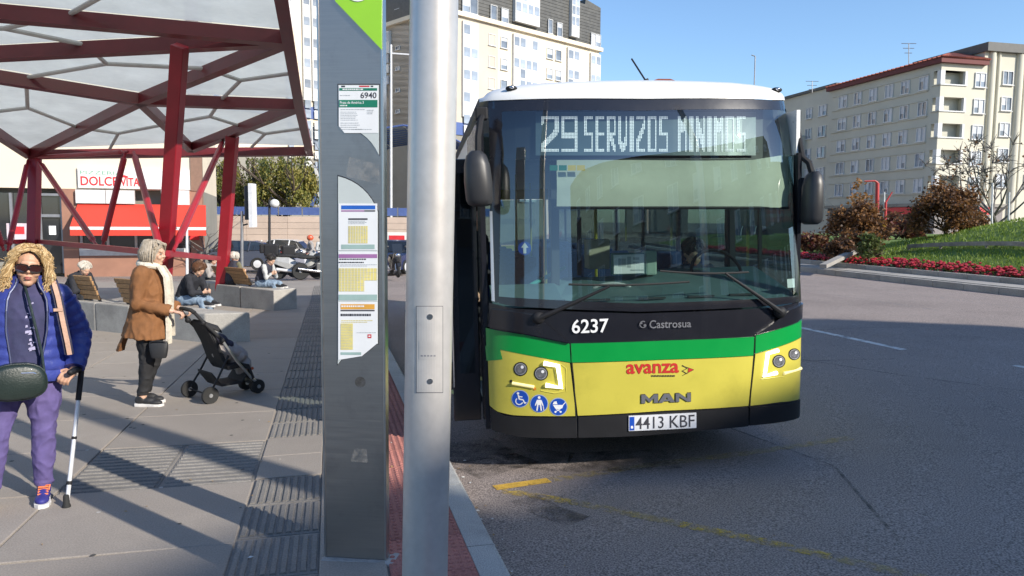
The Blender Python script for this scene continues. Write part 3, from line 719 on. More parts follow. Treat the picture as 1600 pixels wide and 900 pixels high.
# destination display
b = MB(); q = [bhit(*p) for p in ((839, 170), (1192, 170), (1190, 243), (839, 241))]
def behind(px, py, off): x, z = bhit(px, py); return V((x, S(x, z) + off, z))
def inpatch(x0, y0, x1, y1, off, nx=16, ny=2):
    b = MB(); b.loft([[behind(lerp(x0, x1, i / nx), lerp(y1, y0, j / ny), off) for i in range(nx + 1)] for j in range(ny + 1)], cap=False, closed=False); return b
inpatch(780, 166, 1232, 247, .13).build('display_box', mat('display_box', (.02, .022, .028), .5), bus)
DISP = mat('display_panel', (.10, .135, .16), .35, var=.05)  # bluish grey puts the sky reflected in the glass into the colour
disp = inpatch(840, 172, 1190, 241, .10).build('destination_display', DISP, bus)
GL = {'S': [(1, 1, 0, 1), (0, 1, 0, .5), (0, .5, 1, .5), (1, .5, 1, 0), (1, 0, 0, 0)], 'E': [(0, 0, 0, 1), (0, 1, 1, 1), (0, .5, .8, .5), (0, 0, 1, 0)], 'R': [(0, 0, 0, 1), (0, 1, 1, 1), (1, 1, 1, .5), (0, .5, 1, .5), (.3, .5, 1, 0)],
      'V': [(0, 1, 0, .4), (0, .4, .5, 0), (.5, 0, 1, .4), (1, .4, 1, 1)], 'I': [(.5, 0, .5, 1)], 'Z': [(0, 1, 1, 1), (1, 1, 1, .8), (1, .8, 0, .2), (0, .2, 0, 0), (0, 0, 1, 0)], 'O': [(0, 0, 0, 1), (0, 1, 1, 1), (1, 1, 1, 0), (1, 0, 0, 0)],
      'M': [(0, 0, 0, 1), (0, 1, .5, .6), (.5, .6, 1, 1), (1, 1, 1, 0)], 'N': [(0, 0, 0, 1), (0, 1, 1, 0), (1, 0, 1, 1)], '2': [(0, .85, 0, 1), (0, 1, 1, 1), (1, 1, 1, .62), (1, .62, 0, .12), (0, .12, 0, 0), (0, 0, 1, 0)], '9': [(0, .45, 0, 1), (0, 1, 1, 1), (1, 1, 1, 0), (1, 0, 0, 0), (0, .45, 1, .45)]}
def sdist(px, py, s):
    x0, y0, x1, y1 = s; dx, dy = x1 - x0, y1 - y0; L = dx * dx + dy * dy; t = 0 if L == 0 else max(0, min(1, ((px - x0) * dx + (py - y0) * dy) / L))
    return math.hypot(px - x0 - t * dx, py - y0 - t * dy)
b = MB(); C_ = 2.35
def led(x0, x1, y0, y1, ch, th):
    nx = max(1, round((x1 - x0) / C_)); ny = round((y1 - y0) / C_)
    for i in range(nx + 1):
        for j in range(ny + 1):
            X = x0 + i * C_; Y = y1 - j * C_
            if any(sdist(X, Y, (lerp(x0, x1, a), lerp(y1, y0, c), lerp(x0, x1, e), lerp(y1, y0, f))) < th for a, c, e, f in GL[ch]):
                h = .86; b.add([behind(X - h, Y + h, .097), behind(X + h, Y + h, .097), behind(X + h, Y - h, .097), behind(X - h, Y - h, .097)], [(0, 1, 2, 3)])
led(850, 875, 180, 234, '2', 4.2); led(882, 906, 180, 234, '9', 4.2)
x = 918
for ch in 'SERVIZOS':
    wd = 5 if ch == 'I' else 12.5; led(x, x + wd, 180, 234, ch, 2.9); x += wd + 5.6
x = 1067
for ch in 'MINIMOS':
    wd = 5 if ch == 'I' else 12.5; led(x, x + wd, 180, 234, ch, 2.9); x += wd + 5.6
LED = mat('led_white', (.8, .8, .8), .5, emit=((.93, .92, 1.0), .62))
o = b.build('led_dots', LED, disp); o['kind'] = 'stuff'
for i, c in enumerate(('print_green', 'print_green', 'sticker_amber', 'sticker_amber')):
    m = MC[c] if c in MC else mat(c, (.72, .50, .06), .5); b = MB(); bpatch(b, [(859 + i * 14.2, 258), (871.5 + i * 14.2, 258)], [(859 + i * 14.2, 266.5), (871.5 + i * 14.2, 266.5)], -.004, 2, 1, 0); b.build('glass_sticker', m, bus)
b = MB(); bpatch(b, [(1230, 436), (1243, 435)], [(1231, 450), (1244, 449)], -.004, 2, 1, 0); b.build('glass_sticker', PAPER, bus)
def bdisc(px, py, r, off, m, name, parent=bus, n=28):
    b = MB(); b.add([V((lambda h: (h[0], S(*h) - off, h[1]))(bhit(px + r * math.cos(2 * PI * i / n), py - r * math.sin(2 * PI * i / n)))) for i in range(n)], [tuple(range(n))[::-1]]); return b.build(name, m, parent)
BLUS = mat('sticker_blue', (.01, .07, .42), .4, var=.05)
o = bdisc(820, 388, 10.5, -.004, BLUS, 'arrow_sticker')
def shape(polys, off, m, name, parent):
    b = MB()
    for p in polys:
        pts = []
        for x, y in p: h = bhit(x, y); pts.append(V((h[0], S(*h) - off, h[1])))
        b.add(pts, [tuple(range(len(pts)))])
    return b.build(name, m, parent)
shape([[(820, 379), (826, 387), (822.4, 387), (822.4, 396), (817.6, 396), (817.6, 387), (814, 387)]], -.0025, MC['print_white'], 'arrow', o)
# roller blind, interior and dashboard
b = MB(); N_ = 20
top = [(872, 249), (1000, 249), (1100, 250), (1180, 249), (1238, 240)]; bot = [(872, 323), (1236, 324)]
rows = []
for j in range(7):
    r = []
    for i in range(N_ + 1):
        x = lerp(872, 1237, i / N_); y = lerp(poly_at(top, x), poly_at(bot, x), j / 6)
        r.append(behind(x, y, .055 + .006 * math.sin(j * 1.3)))
    rows.append(r)
b.loft(rows[::-1], cap=False, closed=False); o = b.build('roller_blind', mat('blind_cloth', (.60, .60, .50), .85, var=.16, scale=2.2, bump=.15, bscale=14), bus, smooth=True)
b = MB(); b.tube([behind(lerp(868, 1238, k / 8), 324.5, .06) for k in range(9)], .011, 8); b.build('blind_rod', PLAS, o)
DASH = mat('dashboard', (.10, .17, .175), .5, var=.12, bump=.15, bscale=200)
b = MB(); xs = [i / 14 for i in range(15)]
for yl, z in ((None, 1.28), (.25, 1.34), (.62, 1.40), (.66, 1.2)):
    pass
rows = []
for k, z in ((0, 1.285), (.4, 1.345), (.8, 1.40), (1, 1.42), (1.02, 1.0)):
    r = []
    for t in xs:
        x = lerp(-1.18, 1.2, t); y0 = S(x, 1.3) + .02; yb = .75 if x > -.62 else .25
        r.append(V((x, lerp(y0, yb, k), z + (.05 * k if x > .1 else 0))))
    rows.append(r)
b.loft(rows, cap=False, closed=False); dash = b.build('dashboard', DASH, bus, smooth=False)
for x in (-.75, -.42, .0, .38, .72):
    b = MB(); b.box((x, S(x, 1.3) + .14, 1.322), (.2, .03, .012)); b.build('air_vent', INT, dash)
b = MB(); b.tube([V((-.36 + .34 * (i / 10), .30, 1.345 + .055 * math.sin(PI * i / 10) ** .6)) for i in range(11)], .012, 8); b.build('grab_handle', mat('grey_plastic', (.4, .42, .42), .5), dash, smooth=True)
b = MB(); c = bat(1120, 428, .55); b.tube([c + V((.22 * math.cos(t * PI / 12), .12 * math.sin(t * PI / 12), .20 * math.sin(t * PI / 12))) for t in range(25)], .014, 8); b.build('steering_wheel', PLAS, bus, smooth=True)
b = MB(); a = bat(957, 396, .45); c = bat(1008, 429, .45); b.box((a + c) / 2 + V((0, .04, 0)), (c.x - a.x, .07, a.z - c.z)); tm = b.build('card_reader', mat('reader_teal', (.12, .24, .23), .5), bus, bevel=.01)
b = MB(); b.box((a + c) / 2 + V((0, .001, 0)), ((c.x - a.x) * .93, .012, (a.z - c.z) * .86)); b.build('paper_notice', PAPER, tm)
b = MB(); b.cur = 0
for i, (x0, y0, x1, y1) in enumerate(((966, 404, 978, 416), (980, 401, 986, 418), (989, 402, 999, 406), (989, 409, 999, 412), (985, 421, 1006, 423))):
    b.add([bat(x0, y1, .443), bat(x1, y1, .443), bat(x1, y0, .443), bat(x0, y0, .443)], [(0, 1, 2, 3)])
b.build('printed_marks', MC['print_grey'], tm)
b = MB(); a = bat(1009, 392, .46); c = bat(1027, 430, .46); b.box((a + c) / 2 + V((0, .06, 0)), (c.x - a.x, .12, a.z - c.z)); b.build('ticket_printer', mat('printer_green', (.30, .42, .36), .5), bus, bevel=.015)
b = MB(); a = bat(920, 375, .95); c = bat(953, 420, .95); b.box((a + c) / 2 + V((0, .1, 0)), (c.x - a.x, .2, a.z - c.z)); b.cyl(bat(937, 375, .95), bat(936, 352, .95), .01, 6); b.build('ticket_machine', mat('beige_plastic', (.42, .41, .32), .5), bus, bevel=.02)
b = MB(); b.bar(bat(866, 252, .28), bat(868, 470, .28), .06, .06); b.build('inner_pillar', INT, bus)
b = MB(); b.bar(bat(1143, 325, .95), bat(1143, 440, .95), .05, .05); b.bar(bat(1187, 325, 1.0), bat(1187, 430, 1.0), .03, .03); b.bar(bat(905, 340, 1.2), bat(905, 430, 1.2), .035, .035); b.build('grab_pole', INT, bus)
b = MB(); b.cyl(bat(828, 446, .5), bat(882, 418, .9), .018, 8); b.build('hand_rail', mat('rail_teal', (.05, .30, .27), .4), bus)
# floor, ceiling, rear and side walls
b = MB(); b.box((0, 6.2, .34), (2.4, 11.4, .04)); b.build('floor', INT2, bus)
b = MB(); b.box((0, 6.3, 2.62), (2.36, 11.3, .03)); b.build('ceiling', mat('ceiling_panel', (.42, .44, .43), .6), bus)
b = MB(); b.box((0, 11.95, .8), (2.46, .06, 1.0)); b.box((0, 11.95, 2.6), (2.4, .06, .45)); b.build('rear_wall', YBUS, bus)
b = MB(); b.box((0, 11.95, 1.84), (2.3, .02, 1.05)); b.build('rear_window', SDG, bus)
def arch(y, r=.56, n=10): return [(y + r * math.cos(PI - PI * i / n), .32 + r * math.sin(PI * i / n)) for i in range(n + 1)]
for sx in (-1, 1):
    x = sx * 1.25
    y0 = 1.62 if sx < 0 else .02
    poly = [(y0, .32)] + arch(2.75) + [(5.0, .32)] + arch(8.7) + [(12, .32), (12, 1.0), (y0, 1.0)]
    b = MB(); b.prism(poly, (x - (.03 if sx < 0 else -.0), 0, 0), (0, 1, 0), (0, 0, 1), .03 if sx > 0 else -.03); b.build('side_panel', YBUS, bus)
    b = MB(); b.box((x - sx * .012, (y0 + 12) / 2, 1.1), (.03, 12 - y0, .2)); b.build('side_stripe', GBUS, bus)
    b = MB(); b.box((x - sx * .03, (y0 + 12) / 2, 2.55), (.03, 12 - y0, .34)); b.build('cant_rail', WBUS, bus)
    yy = [y0, y0 + 1.35] + [y0 + 1.35 + 1.42 * k for k in range(1, 7)]
    yy = [y for y in yy if y < 11.8] + [11.95]
    for ya, yb in zip(yy[:-1], yy[1:]):
        b = MB(); b.box((x - sx * .02, (ya + yb) / 2, 1.79), (.008, yb - ya - .06, 1.18)); b.build('side_window', SDG, bus)
    b = MB()
    for y in yy: b.box((x - sx * .03, y, 1.79), (.03, .07, 1.2))
    b.build('window_pillar', BLK, bus)
    for y in (2.75, 8.7):
        b = MB(); b.lathe([(.2, -.12), (.44, -.13), (.48, -.08), (.48, .08), (.44, .13), (.3, .12), (.28, .06), (.1, .05)], 28, (x - sx * .17, y, .48), (sx, 0, 0)); wh = b.build('wheel', RUB, bus, smooth=False)
        b = MB(); b.lathe([(.27, .06), (.26, .1), (.12, .04), (.1, .12), (.02, .13)], 24, (x - sx * .165, y, .48), (sx, 0, 0)); b.build('rim', mat('rim_grey', (.3, .3, .31), .4, .6), wh)
    for y in (2.75, 8.7):
        b = MB(); b.lathe([(.57, .0), (.6, .3)], 24, (x - sx * .32, y, .40), (sx, 0, 0)); b.build('wheel_arch_liner', INT, bus)
# front left corner post and the open folding door
b = MB(); b.box((-1.235, .16, 1.5), (.035, .34, 2.3)); b.build('door_post', BLK, bus)
b = MB(); b.box((-1.225, .98, 2.5), (.05, 1.3, .35)); b.build('door_header', BLK, bus)
for y, x0 in ((.42, -1.37), (1.48, -1.36)):
    dr = MB(); dr.box((x0, y, 1.36), (.22, .05, 2.1)); d_ = dr.build('door_leaf', BLK, bus, bevel=.008)
    b = MB(); b.box((x0 + .01, y - .028, 1.5), (.12, .006, 1.6)); b.build('door_glass', SDG, d_)
    b = MB(); b.cyl((x0 - .10, y - .06, .6), (x0 - .10, y - .06, 1.7), .012, 8); b.build('grab_bar', CHR, d_)
b = MB(); b.box((0, 4.2, .26), (2.3, 7.6, .12)); b.build('chassis', INT, bus)
# seats
SEATC = mat('seat_cloth', (.03, .06, .16), .9, var=.3, scale=30)
sb = MB(); sb.box((0, 0, .45), (.42, .42, .09)); sb.box((0, .2, .78), (.42, .08, .62)); sb.box((0, .05, .2), (.3, .25, .4)); first = None
for y in (3.6, 4.5, 5.4, 6.3, 7.2, 8.1, 9.0, 10.0, 11.0):
    for x in (-.95, -.5, .5, .95):
        if first is None: first = sb.build('passenger_seat', SEATC, bus, bevel=.03); first.location = (x, y, .36)
        else: piece(first, 'passenger_seat', bus, (x, y, .36))
for x, y in ((-.3, 3.0), (.3, 3.0), (-.3, 5.8), (.3, 5.8), (.3, 8.5)):
    b = MB(); b.cyl((x, y, .36), (x, y, 2.6), .018, 8); b.build('grab_pole', mat('pole_yellow', (.6, .48, .05), .4), bus)
# headlamps
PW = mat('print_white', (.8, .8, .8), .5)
HG = mat('lamp_glass', (.17, .17, .18), .15, .3, coat=1, var=.5, scale=40)
for px, py, r in ((813, 576, 11), (845, 583, 11), (1240, 553, 9.2), (1216, 564, 10.2)):
    o = bdisc(px, py, r, .0125, PLAS, 'headlamp'); bdisc(px, py, r * .84, .0145, mat('lamp_ring', (.42, .42, .43), .35, .4), 'reflector', o); bdisc(px, py, r * .70, .0165, HG, 'lens', o); bdisc(px - r * .1, py + r * .2, r * .34, .0172, mat('lamp_inner', (.30, .30, .31), .2, .5, var=.3, scale=60), 'bulb', o); bdisc(px + r * .22, py - r * .28, r * .22, .018, PW, 'painted_glint', o)  # small white disc paints a highlight on each lens
DRL = mat('running_light', (.85, .85, .85), .3, emit=((1, .98, .9), 1.6)); DRY = mat('indicator_light', (.8, .7, .35), .35, emit=((1, .85, .35), .35))
def tubeline(pts, r, m, name, parent=bus, off=.015):
    b = MB(); b.tube([V((h[0], S(*h) - off, h[1])) for h in (bhit(*p) for p in pts)], r, 8); return b.build(name, m, parent, smooth=True)
tubeline([(849, 567), (871, 571), (876, 605), (852, 601)], .017, DRL, 'running_light')
tubeline([(1214, 547), (1198, 552), (1193, 587), (1212, 582)], .016, DRL, 'running_light')
tubeline([(800, 598), (834, 604)], .012, DRY, 'indicator'); tubeline([(1223, 583), (1250, 575)], .013, DRY, 'indicator')
tubeline([(845, 610), (866, 614), (884, 611), (884, 575), (872, 566)], .004, YBUS, 'lamp_moulding', off=.010); tubeline([(1188, 592), (1206, 590), (1222, 588), (1252, 580)], .004, YBUS, 'lamp_moulding', off=.010)
bdisc(798, 595, 2.2, .0125, PLAS, 'tow_cap'); bdisc(835, 607, 2.4, .0125, mat('indicator_amber', (.6, .2, .02), .3), 'tow_cap')
# round pictogram stickers
PW = MC['print_white']
def ring(px, py, r): 
    bdisc(px, py, r + 1.2, .0118, mat('sticker_rim', (.35, .42, .55), .4), 'sticker_edge'); return bdisc(px, py, r, .0128, BLUS, 'pictogram_sticker')
def circ(x, y, r, n=12): return [(x + r * math.cos(2 * PI * i / n), y - r * math.sin(2 * PI * i / n)) for i in range(n)]
def seg(x0, y0, x1, y1, w_): 
    L = math.hypot(x1 - x0, y1 - y0); dx, dy = (x1 - x0) / L * w_ / 2, (y1 - y0) / L * w_ / 2; return [(x0 - dy, y0 + dx), (x1 - dy, y1 + dx), (x1 + dy, y1 - dx), (x0 + dy, y0 - dx)]
def arcs(x, y, r, a0, a1, w_, n=9): return [seg(x + r * math.cos(lerp(a0, a1, i / n)), y - r * math.sin(lerp(a0, a1, i / n)), x + r * math.cos(lerp(a0, a1, (i + 1) / n)), y - r * math.sin(lerp(a0, a1, (i + 1) / n)), w_) for i in range(n)]
o = ring(812.5, 622.5, 12.5); shape([circ(809, 614, 2)] + [seg(809.5, 616.5, 811, 623, 2.2), seg(810, 619, 816, 619.5, 1.6), seg(811, 623, 817, 624, 2), seg(817, 624, 819.5, 629.5, 2), seg(819.5, 629.5, 822, 628, 1.5)] + arcs(811, 626, 5.5, 2.3, 5.9, 1.6), .0138, PW, 'wheelchair_symbol', o)
o = ring(842, 630, 13); shape([circ(842, 620.5, 2.2), [(838.5, 624), (845.5, 624), (845.5, 632), (838.5, 632)], seg(839, 625, 836, 633, 1.8), seg(845, 625, 848, 633, 1.8), seg(840, 631, 838.5, 641, 2.2), seg(844, 631, 845.5, 641, 2.2), seg(848, 632, 849.5, 641, 1)], .0138, PW, 'elderly_symbol', o)
o = ring(872, 635, 13); shape([[(863, 631), (865, 627), (869, 626), (870.5, 631)], [(863.5, 632), (880, 632), (878, 637), (873, 639), (867, 637.5)], seg(868, 638, 876, 643, 1.1), seg(875, 638, 867, 643, 1.1), seg(879, 632, 883, 628, 1.2), circ(867.5, 642.8, 1.6), circ(875.5, 642.8, 1.6)], .0138, PW, 'pram_symbol', o)
# lettering
LET = mat('letter_grey', (.33, .33, .35), .3, .6)
b = MB(); btext(b, '6237', [(893, 499), (950, 497), (950, 519), (893, 521)], .0135, .015); b.build('fleet_number', PW, bus)
b = MB(); btext(b, 'Castrosua', [(1014, 500), (1079, 499), (1079, 511), (1014, 513)], .0135, .012); b.build('maker_name', LET, bus)
shape(arcs(1004, 506.5, 5, .9, 5.9, 1.5) + [circ(1007, 508, 2.2), circ(1001.5, 504.5, 1.5)], .0135, LET, 'maker_emblem', bus)
AVR = mat('letter_red', (.50, .03, .025), .4)
b = MB(); btext(b, 'avanza', [(978, 568.5), (1060, 566.5), (1060, 582), (978, 584)], .0135, .022); b.build('operator_name', AVR, bus)
shape([seg(1065, 570, 1073, 575, 1.1), seg(1073, 575, 1065, 579, 1.1), seg(1065, 579, 1073, 583.5, 1.1), seg(1065, 571, 1083, 577, 1.1), seg(1083, 577, 1066, 586, 1.1)], .0135, mat('letter_dark', (.08, .06, .03), .4), 'operator_arrow', bus); shape([[(1075, 574.5), (1083, 577), (1074, 581.5)]], .0137, AVR, 'arrow_tip', bus)
b = MB(); lx = 1017
for i in range(9):
    wd = (2.5, 4, 3, 2, 4, 3, 3, 3, 4)[i]; h = [bhit(lx, 588), bhit(lx + wd, 588), bhit(lx + wd, 585.5), bhit(lx, 585.5)]; b.add([V((x, S(x, z) - .0135, z)) for x, z in h], [(0, 1, 2, 3)]); lx += wd + 1
b.build('small_print', MC['letter_dark'], bus)
MANC = mat('badge_metal', (.36, .36, .39), .3, .7)
LM = {'M': [[(0, 0), (0, 1), (.24, 1), (.24, 0)], [(.76, 0), (.76, 1), (1, 1), (1, 0)], [(.24, 1), (.5, .48), (.5, .05), (.24, .55)], [(.76, 1), (.76, .55), (.5, .05), (.5, .48)]],
      'A': [[(0, 0), (.34, 1), (.5, 1), (.5, .62), (.27, 0)], [(1, 0), (.73, 0), (.5, .62), (.5, 1), (.66, 1)], [(.30, .16), (.37, .36), (.63, .36), (.70, .16)]],
      'N': [[(0, 0), (0, 1), (.24, 1), (.24, 0)], [(.76, 0), (.76, 1), (1, 1), (1, 0)], [(.24, 1), (.76, .38), (.76, 0), (.24, .62)]]}
def badge(off, grow, m, nm):
    for ch, x0, x1 in (('M', 1001, 1027), ('A', 1027.5, 1053.5), ('N', 1054.5, 1078)):
        x0 -= grow; x1 += grow; P_ = []
        for q in LM[ch]:
            P_.append([(lerp(x0, x1, a), lerp(lerp(629.5, 626.3, (lerp(x0, x1, a) - 1001) / 77) + grow, lerp(616, 613, (lerp(x0, x1, a) - 1001) / 77) - grow, c)) for a, c in q])
        shape(P_, off, m, nm, bus)
badge(.019, 0, MANC, 'badge_letter'); badge(.0135, .8, MC['letter_dark'], 'badge_letter_edge')
# number plate
def pquad(b, x0, x1, yl0, yl1, yr0, yr1, off, X0=981, X1=1086):
    def yy(x, l, r): return lerp(l, r, (x - X0) / (X1 - X0))
    h = [(x0, yy(x0, yl1, yr1)), (x1, yy(x1, yl1, yr1)), (x1, yy(x1, yl0, yr0)), (x0, yy(x0, yl0, yr0))]
    b.add([(lambda q: V((q[0], S(*q) - off, q[1])))(bhit(*p)) for p in h], [(0, 1, 2, 3)])
b = MB(); bpatch(b, [(981, 648.5), (1086, 643.5)], [(981, 672), (1086, 667)], .028, 8, 2, .012); pl = b.build('number_plate', mat('plate_white', (.68, .69, .72), .4, var=.04), bus)
b = MB(); pquad(b, 982, 989.5, 650, 671, 645, 666, .0295); b.build('plate_band', BLUS, pl)
b = MB(); pquad(b, 984, 987.5, 664, 668, 659, 663, .030); b.build('country_mark', PW, pl)
for s_, x0, x1 in (('4413', 991.5, 1035), ('KBF', 1044.5, 1083)):
    yt = lambda x: lerp(650.5, 646.2, (x - 991.5) / 91.5)
    b = MB(); btext(b, s_, [(x0, yt(x0)), (x1, yt(x1)), (x1, yt(x1) + 18.8), (x0, yt(x0) + 18.8)], .0298, .004); b.build('plate_characters', MC['print_dark'], pl)
# wipers
def wiper(piv, tip, bl0, bl1):
    b = MB(); P = [behind(*piv, -.05), behind(*tip, -.035)]; b.tube([P[0], P[0].lerp(P[1], .25) + V((0, -.02, 0)), P[1]], [.022, .016, .009], 8); o = b.build('wiper_arm', PLAS, bus, smooth=True)
    b = MB(); b.tube([behind(lerp(bl0[0], bl1[0], k / 8), lerp(bl0[1], bl1[1], k / 8) + 3 * math.sin(PI * k / 8), -.014) for k in range(9)], .008, 6); b.build('wiper_blade', RUB, o)
    b = MB(); b.ell(behind(*piv, -.03), (.05, .04, .045), 12, 8); b.build('wiper_pivot', PLAS, o, smooth=True)
wiper((840, 496), (950, 447), (888, 444), (1076, 440)); wiper((1216, 487), (1131, 427), (1030, 423), (1168, 425))
# seam lines, mirrors
tubeline([(891, 537), (897, 600), (901, 683)], .003, RUB, 'panel_seam', off=.010); tubeline([(1179, 525), (1174, 590), (1169, 664)], .003, RUB, 'panel_seam', off=.010)
def mirror(x0, x1, y0, y1, yl, arm, flip):
    c0 = bat(x0, y1, yl); c1 = bat(x1, y0, yl); cx = (c0.x + c1.x) / 2; wd = (c1.x - c0.x) / 2; z0, z1 = c0.z, c1.z
    prof = [(0, .55), (.04, .85), (.12, .97), (.45, 1), (.75, .92), (.92, .72), (1, .4)]
    rings = []
    for t, k in prof:
        z = lerp(z0, z1, t); n = 14; r = []
        for i in range(n):
            a = 2 * PI * i / n; ca, sa = math.cos(a), math.sin(a); e = .6
            r.append(V((cx + flip * .0 + wd * k * math.copysign(abs(ca) ** e, ca) + flip * .02 * (t - .5), yl + .085 * k * math.copysign(abs(sa) ** e, sa) - (.03 * (1 - abs(ca)) if sa < 0 else 0), z)))
        rings.append(r)
    b = MB(); b.loft(rings); o = b.build('wing_mirror', MIRH, bus, smooth=True)
    b = MB(); b.box((cx, yl + .085, (z0 + z1) / 2), (wd * 1.6, .006, (z1 - z0) * .8)); b.build('mirror_glass', CHR, o)
    b = MB(); b.tube([bat(*p[:2], p[2]) for p in arm], .024, 8); b.build('mirror_arm', PLAS, o, smooth=True)
mirror(726, 768, 236, 323, -.16, [(757, 172, .05), (750, 190, -.08), (747, 215, -.14), (747, 245, -.15)], -1)
mirror(1254, 1284, 268, 351, -.05, [(1243, 190, .08), (1254, 246, .0), (1264, 254, -.04), (1270, 275, -.05)], 1)
b = MB(); q = bat(752, 178, .0); b.box(q, (.09, .08, .09)); b.build('mirror_bracket', PLAS, bus, bevel=.01)
# ================================================================ bus shelter canopy
def plane3(a, b, c):
    n = (b - a).cross(c - a).normalized(); return a, n
def on_plane(pl, px, py):
    a, n = pl; d = ray(px, py); return CAM + d * ((a - CAM).dot(n) / d.dot(n))
cN1 = at(451, 60, 11.5); cN3 = at(484, 236, 19.0); cW = at(46, 241, 18.2)
CP = plane3(cN1, cN3, cW); CN = CP[1] if CP[1].z > 0 else -CP[1]
cp = lambda x, y: on_plane(CP, x, y)
N2 = cp(468, 164); M2 = cp(219, 155); E_p = cp(298, 231); L2 = cp(-176, 92); N1, N3, W_ = cN1, cN3, cW
L1 = cp(-310, -8); N0 = N1 + (N1 - N2) * 1.0; L0 = L1 + (N1 - N2) * 1.0; T0 = L2 + (L1 - N1) * .6
sh = thing('bus_shelter', 'dark red steel bus shelter with a triangulated roof of frosted glass panes', 'shelter', V((cN1.x, cN1.y + 3, gz(cN1.x, cN1.y + 3))))
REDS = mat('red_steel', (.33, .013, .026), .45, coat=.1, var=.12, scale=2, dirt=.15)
REDD = mat('red_steel_shaded', (.145, .016, .02), .45, coat=.15, var=.15, scale=2, dirt=.2)  # darker copy of the red steel, roof shade put into its colour
TUBE = mat('pale_strut', (.52, .50, .47), .5, var=.1)
CLR = glass('clear_glass', (.95, .97, .96), .8)
FRO = frosted('frosted_glass', (.95, .96, .90), .06)
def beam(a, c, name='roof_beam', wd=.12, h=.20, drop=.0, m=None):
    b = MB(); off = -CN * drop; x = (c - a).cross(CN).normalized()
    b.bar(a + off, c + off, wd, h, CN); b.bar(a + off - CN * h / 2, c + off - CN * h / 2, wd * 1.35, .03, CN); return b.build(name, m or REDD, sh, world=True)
for a, c in ((N1, L1), (N2, M2), (M2, L2), (N3, W_), (N1, M2), (M2, W_), (N2, E_p), (M2, E_p), (N1, L2), (W_, L2), (L2, L1), (N0, L0), (N0, L1), (L0, L1)):
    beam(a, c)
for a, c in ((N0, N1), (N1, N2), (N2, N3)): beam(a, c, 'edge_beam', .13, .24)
def pane(a, b_, c):
    ctr = (a + b_ + c) / 3; up = CN * .13; sh_ = lambda p: p + up
    q = MB(); A = [sh_(lerp(p, ctr, .012)) for p in (a, b_, c)]
    if (A[1] - A[0]).cross(A[2] - A[0]).dot(CN) < 0: A = A[::-1]
    q.loft([A, [p + CN * .012 for p in A]])
    q.m = [1 if i < len(q.f) - 2 or i == len(q.f) - 1 else 0 for i in range(len(q.f))]; q.build('glass_pane', [FRO, CLR], sh, world=True)
    for p, r in ((a, b_), (b_, c), (c, a)):
        q = MB(); q.cyl(ctr + CN * .07, (p + r) / 2 + CN * .06, .035, 8); q.build('glazing_strut', TUBE, sh, world=True, smooth=True)
for t in ((W_, L2, M2), (W_, M2, E_p), (M2, N2, E_p), (E_p, N2, N3), (L2, N1, M2), (M2, N1, N2), (L2, L1, N1), (L1, N0, N1), (L1, L0, N0)): pane(*t)
def post(top, bpx, w_=.205, d_=.2):
    base = ground(*bpx); b = MB(); b.bar(base - V((0, 0, .05)), top, w_, d_, (0, 1, 0)); o = b.build('post', REDS, sh, world=True, bevel=.012)
    b = MB(); b.box(base + V((0, 0, .01)), (.45, .45, .03)); b.build('foot_plate', REDD, sh, world=True); return base
t1 = cp(281, 63) - CN * .08; b1 = post(t1, (251, 508)); t2 = cp(363, 207) - CN * .08; b2 = post(t2, (344, 474), .235, .22); t3 = W_ + V((.1, .05, -.1)); b3 = post(t3, (50, 474), .215, .22)
b4 = post(N0 + (L1 - N1) * .3, (-330, 760)) if False else None
def strut(a, c, name='strut', r=.062):
    a = V(a); c = V(c); d = c - a; b = MB(); b.tube([a, a + d * .05, a + d * .07, c - d * .07, c - d * .05, c], [r * .5, r * .5, r, r, r * .5, r * .5], 10); return b.build(name, REDS, sh, world=True, smooth=False)
T = at(196, 238, 15.2); T2 = at(209, 238, 15.2); Q = at(152, 385, 15.4); Q2 = at(160, 385, 15.3)
strut(at(60, 250, 18.1), Q); strut(T, Q2); strut(T2, at(251, 392, 12.0)); strut(at(351, 216, 17.4), at(271, 392, 12.2)); strut(at(44, 250, 18.1), at(12, 392, 16.6)); strut(at(-45, 240, 16), at(6, 392, 16.5)); 
strut(at(55, 246, 18.1), at(200, 237, 15.2), 'chord', .05)
for a, c in ((at(58, 377, 18.1), at(256, 396, 11.9)), (at(262, 396, 11.9), at(343, 404, 17.3)), (at(-60, 380, 15), at(46, 377, 18.1))):
    b = MB(); b.bar(a, c, .07, .10); b.build('rail', REDS, sh, world=True)
b = MB(); b.box(at(361, 205, 17.2), (.2, .2, .12)); b.build('floodlight', TUBE, sh, world=True)

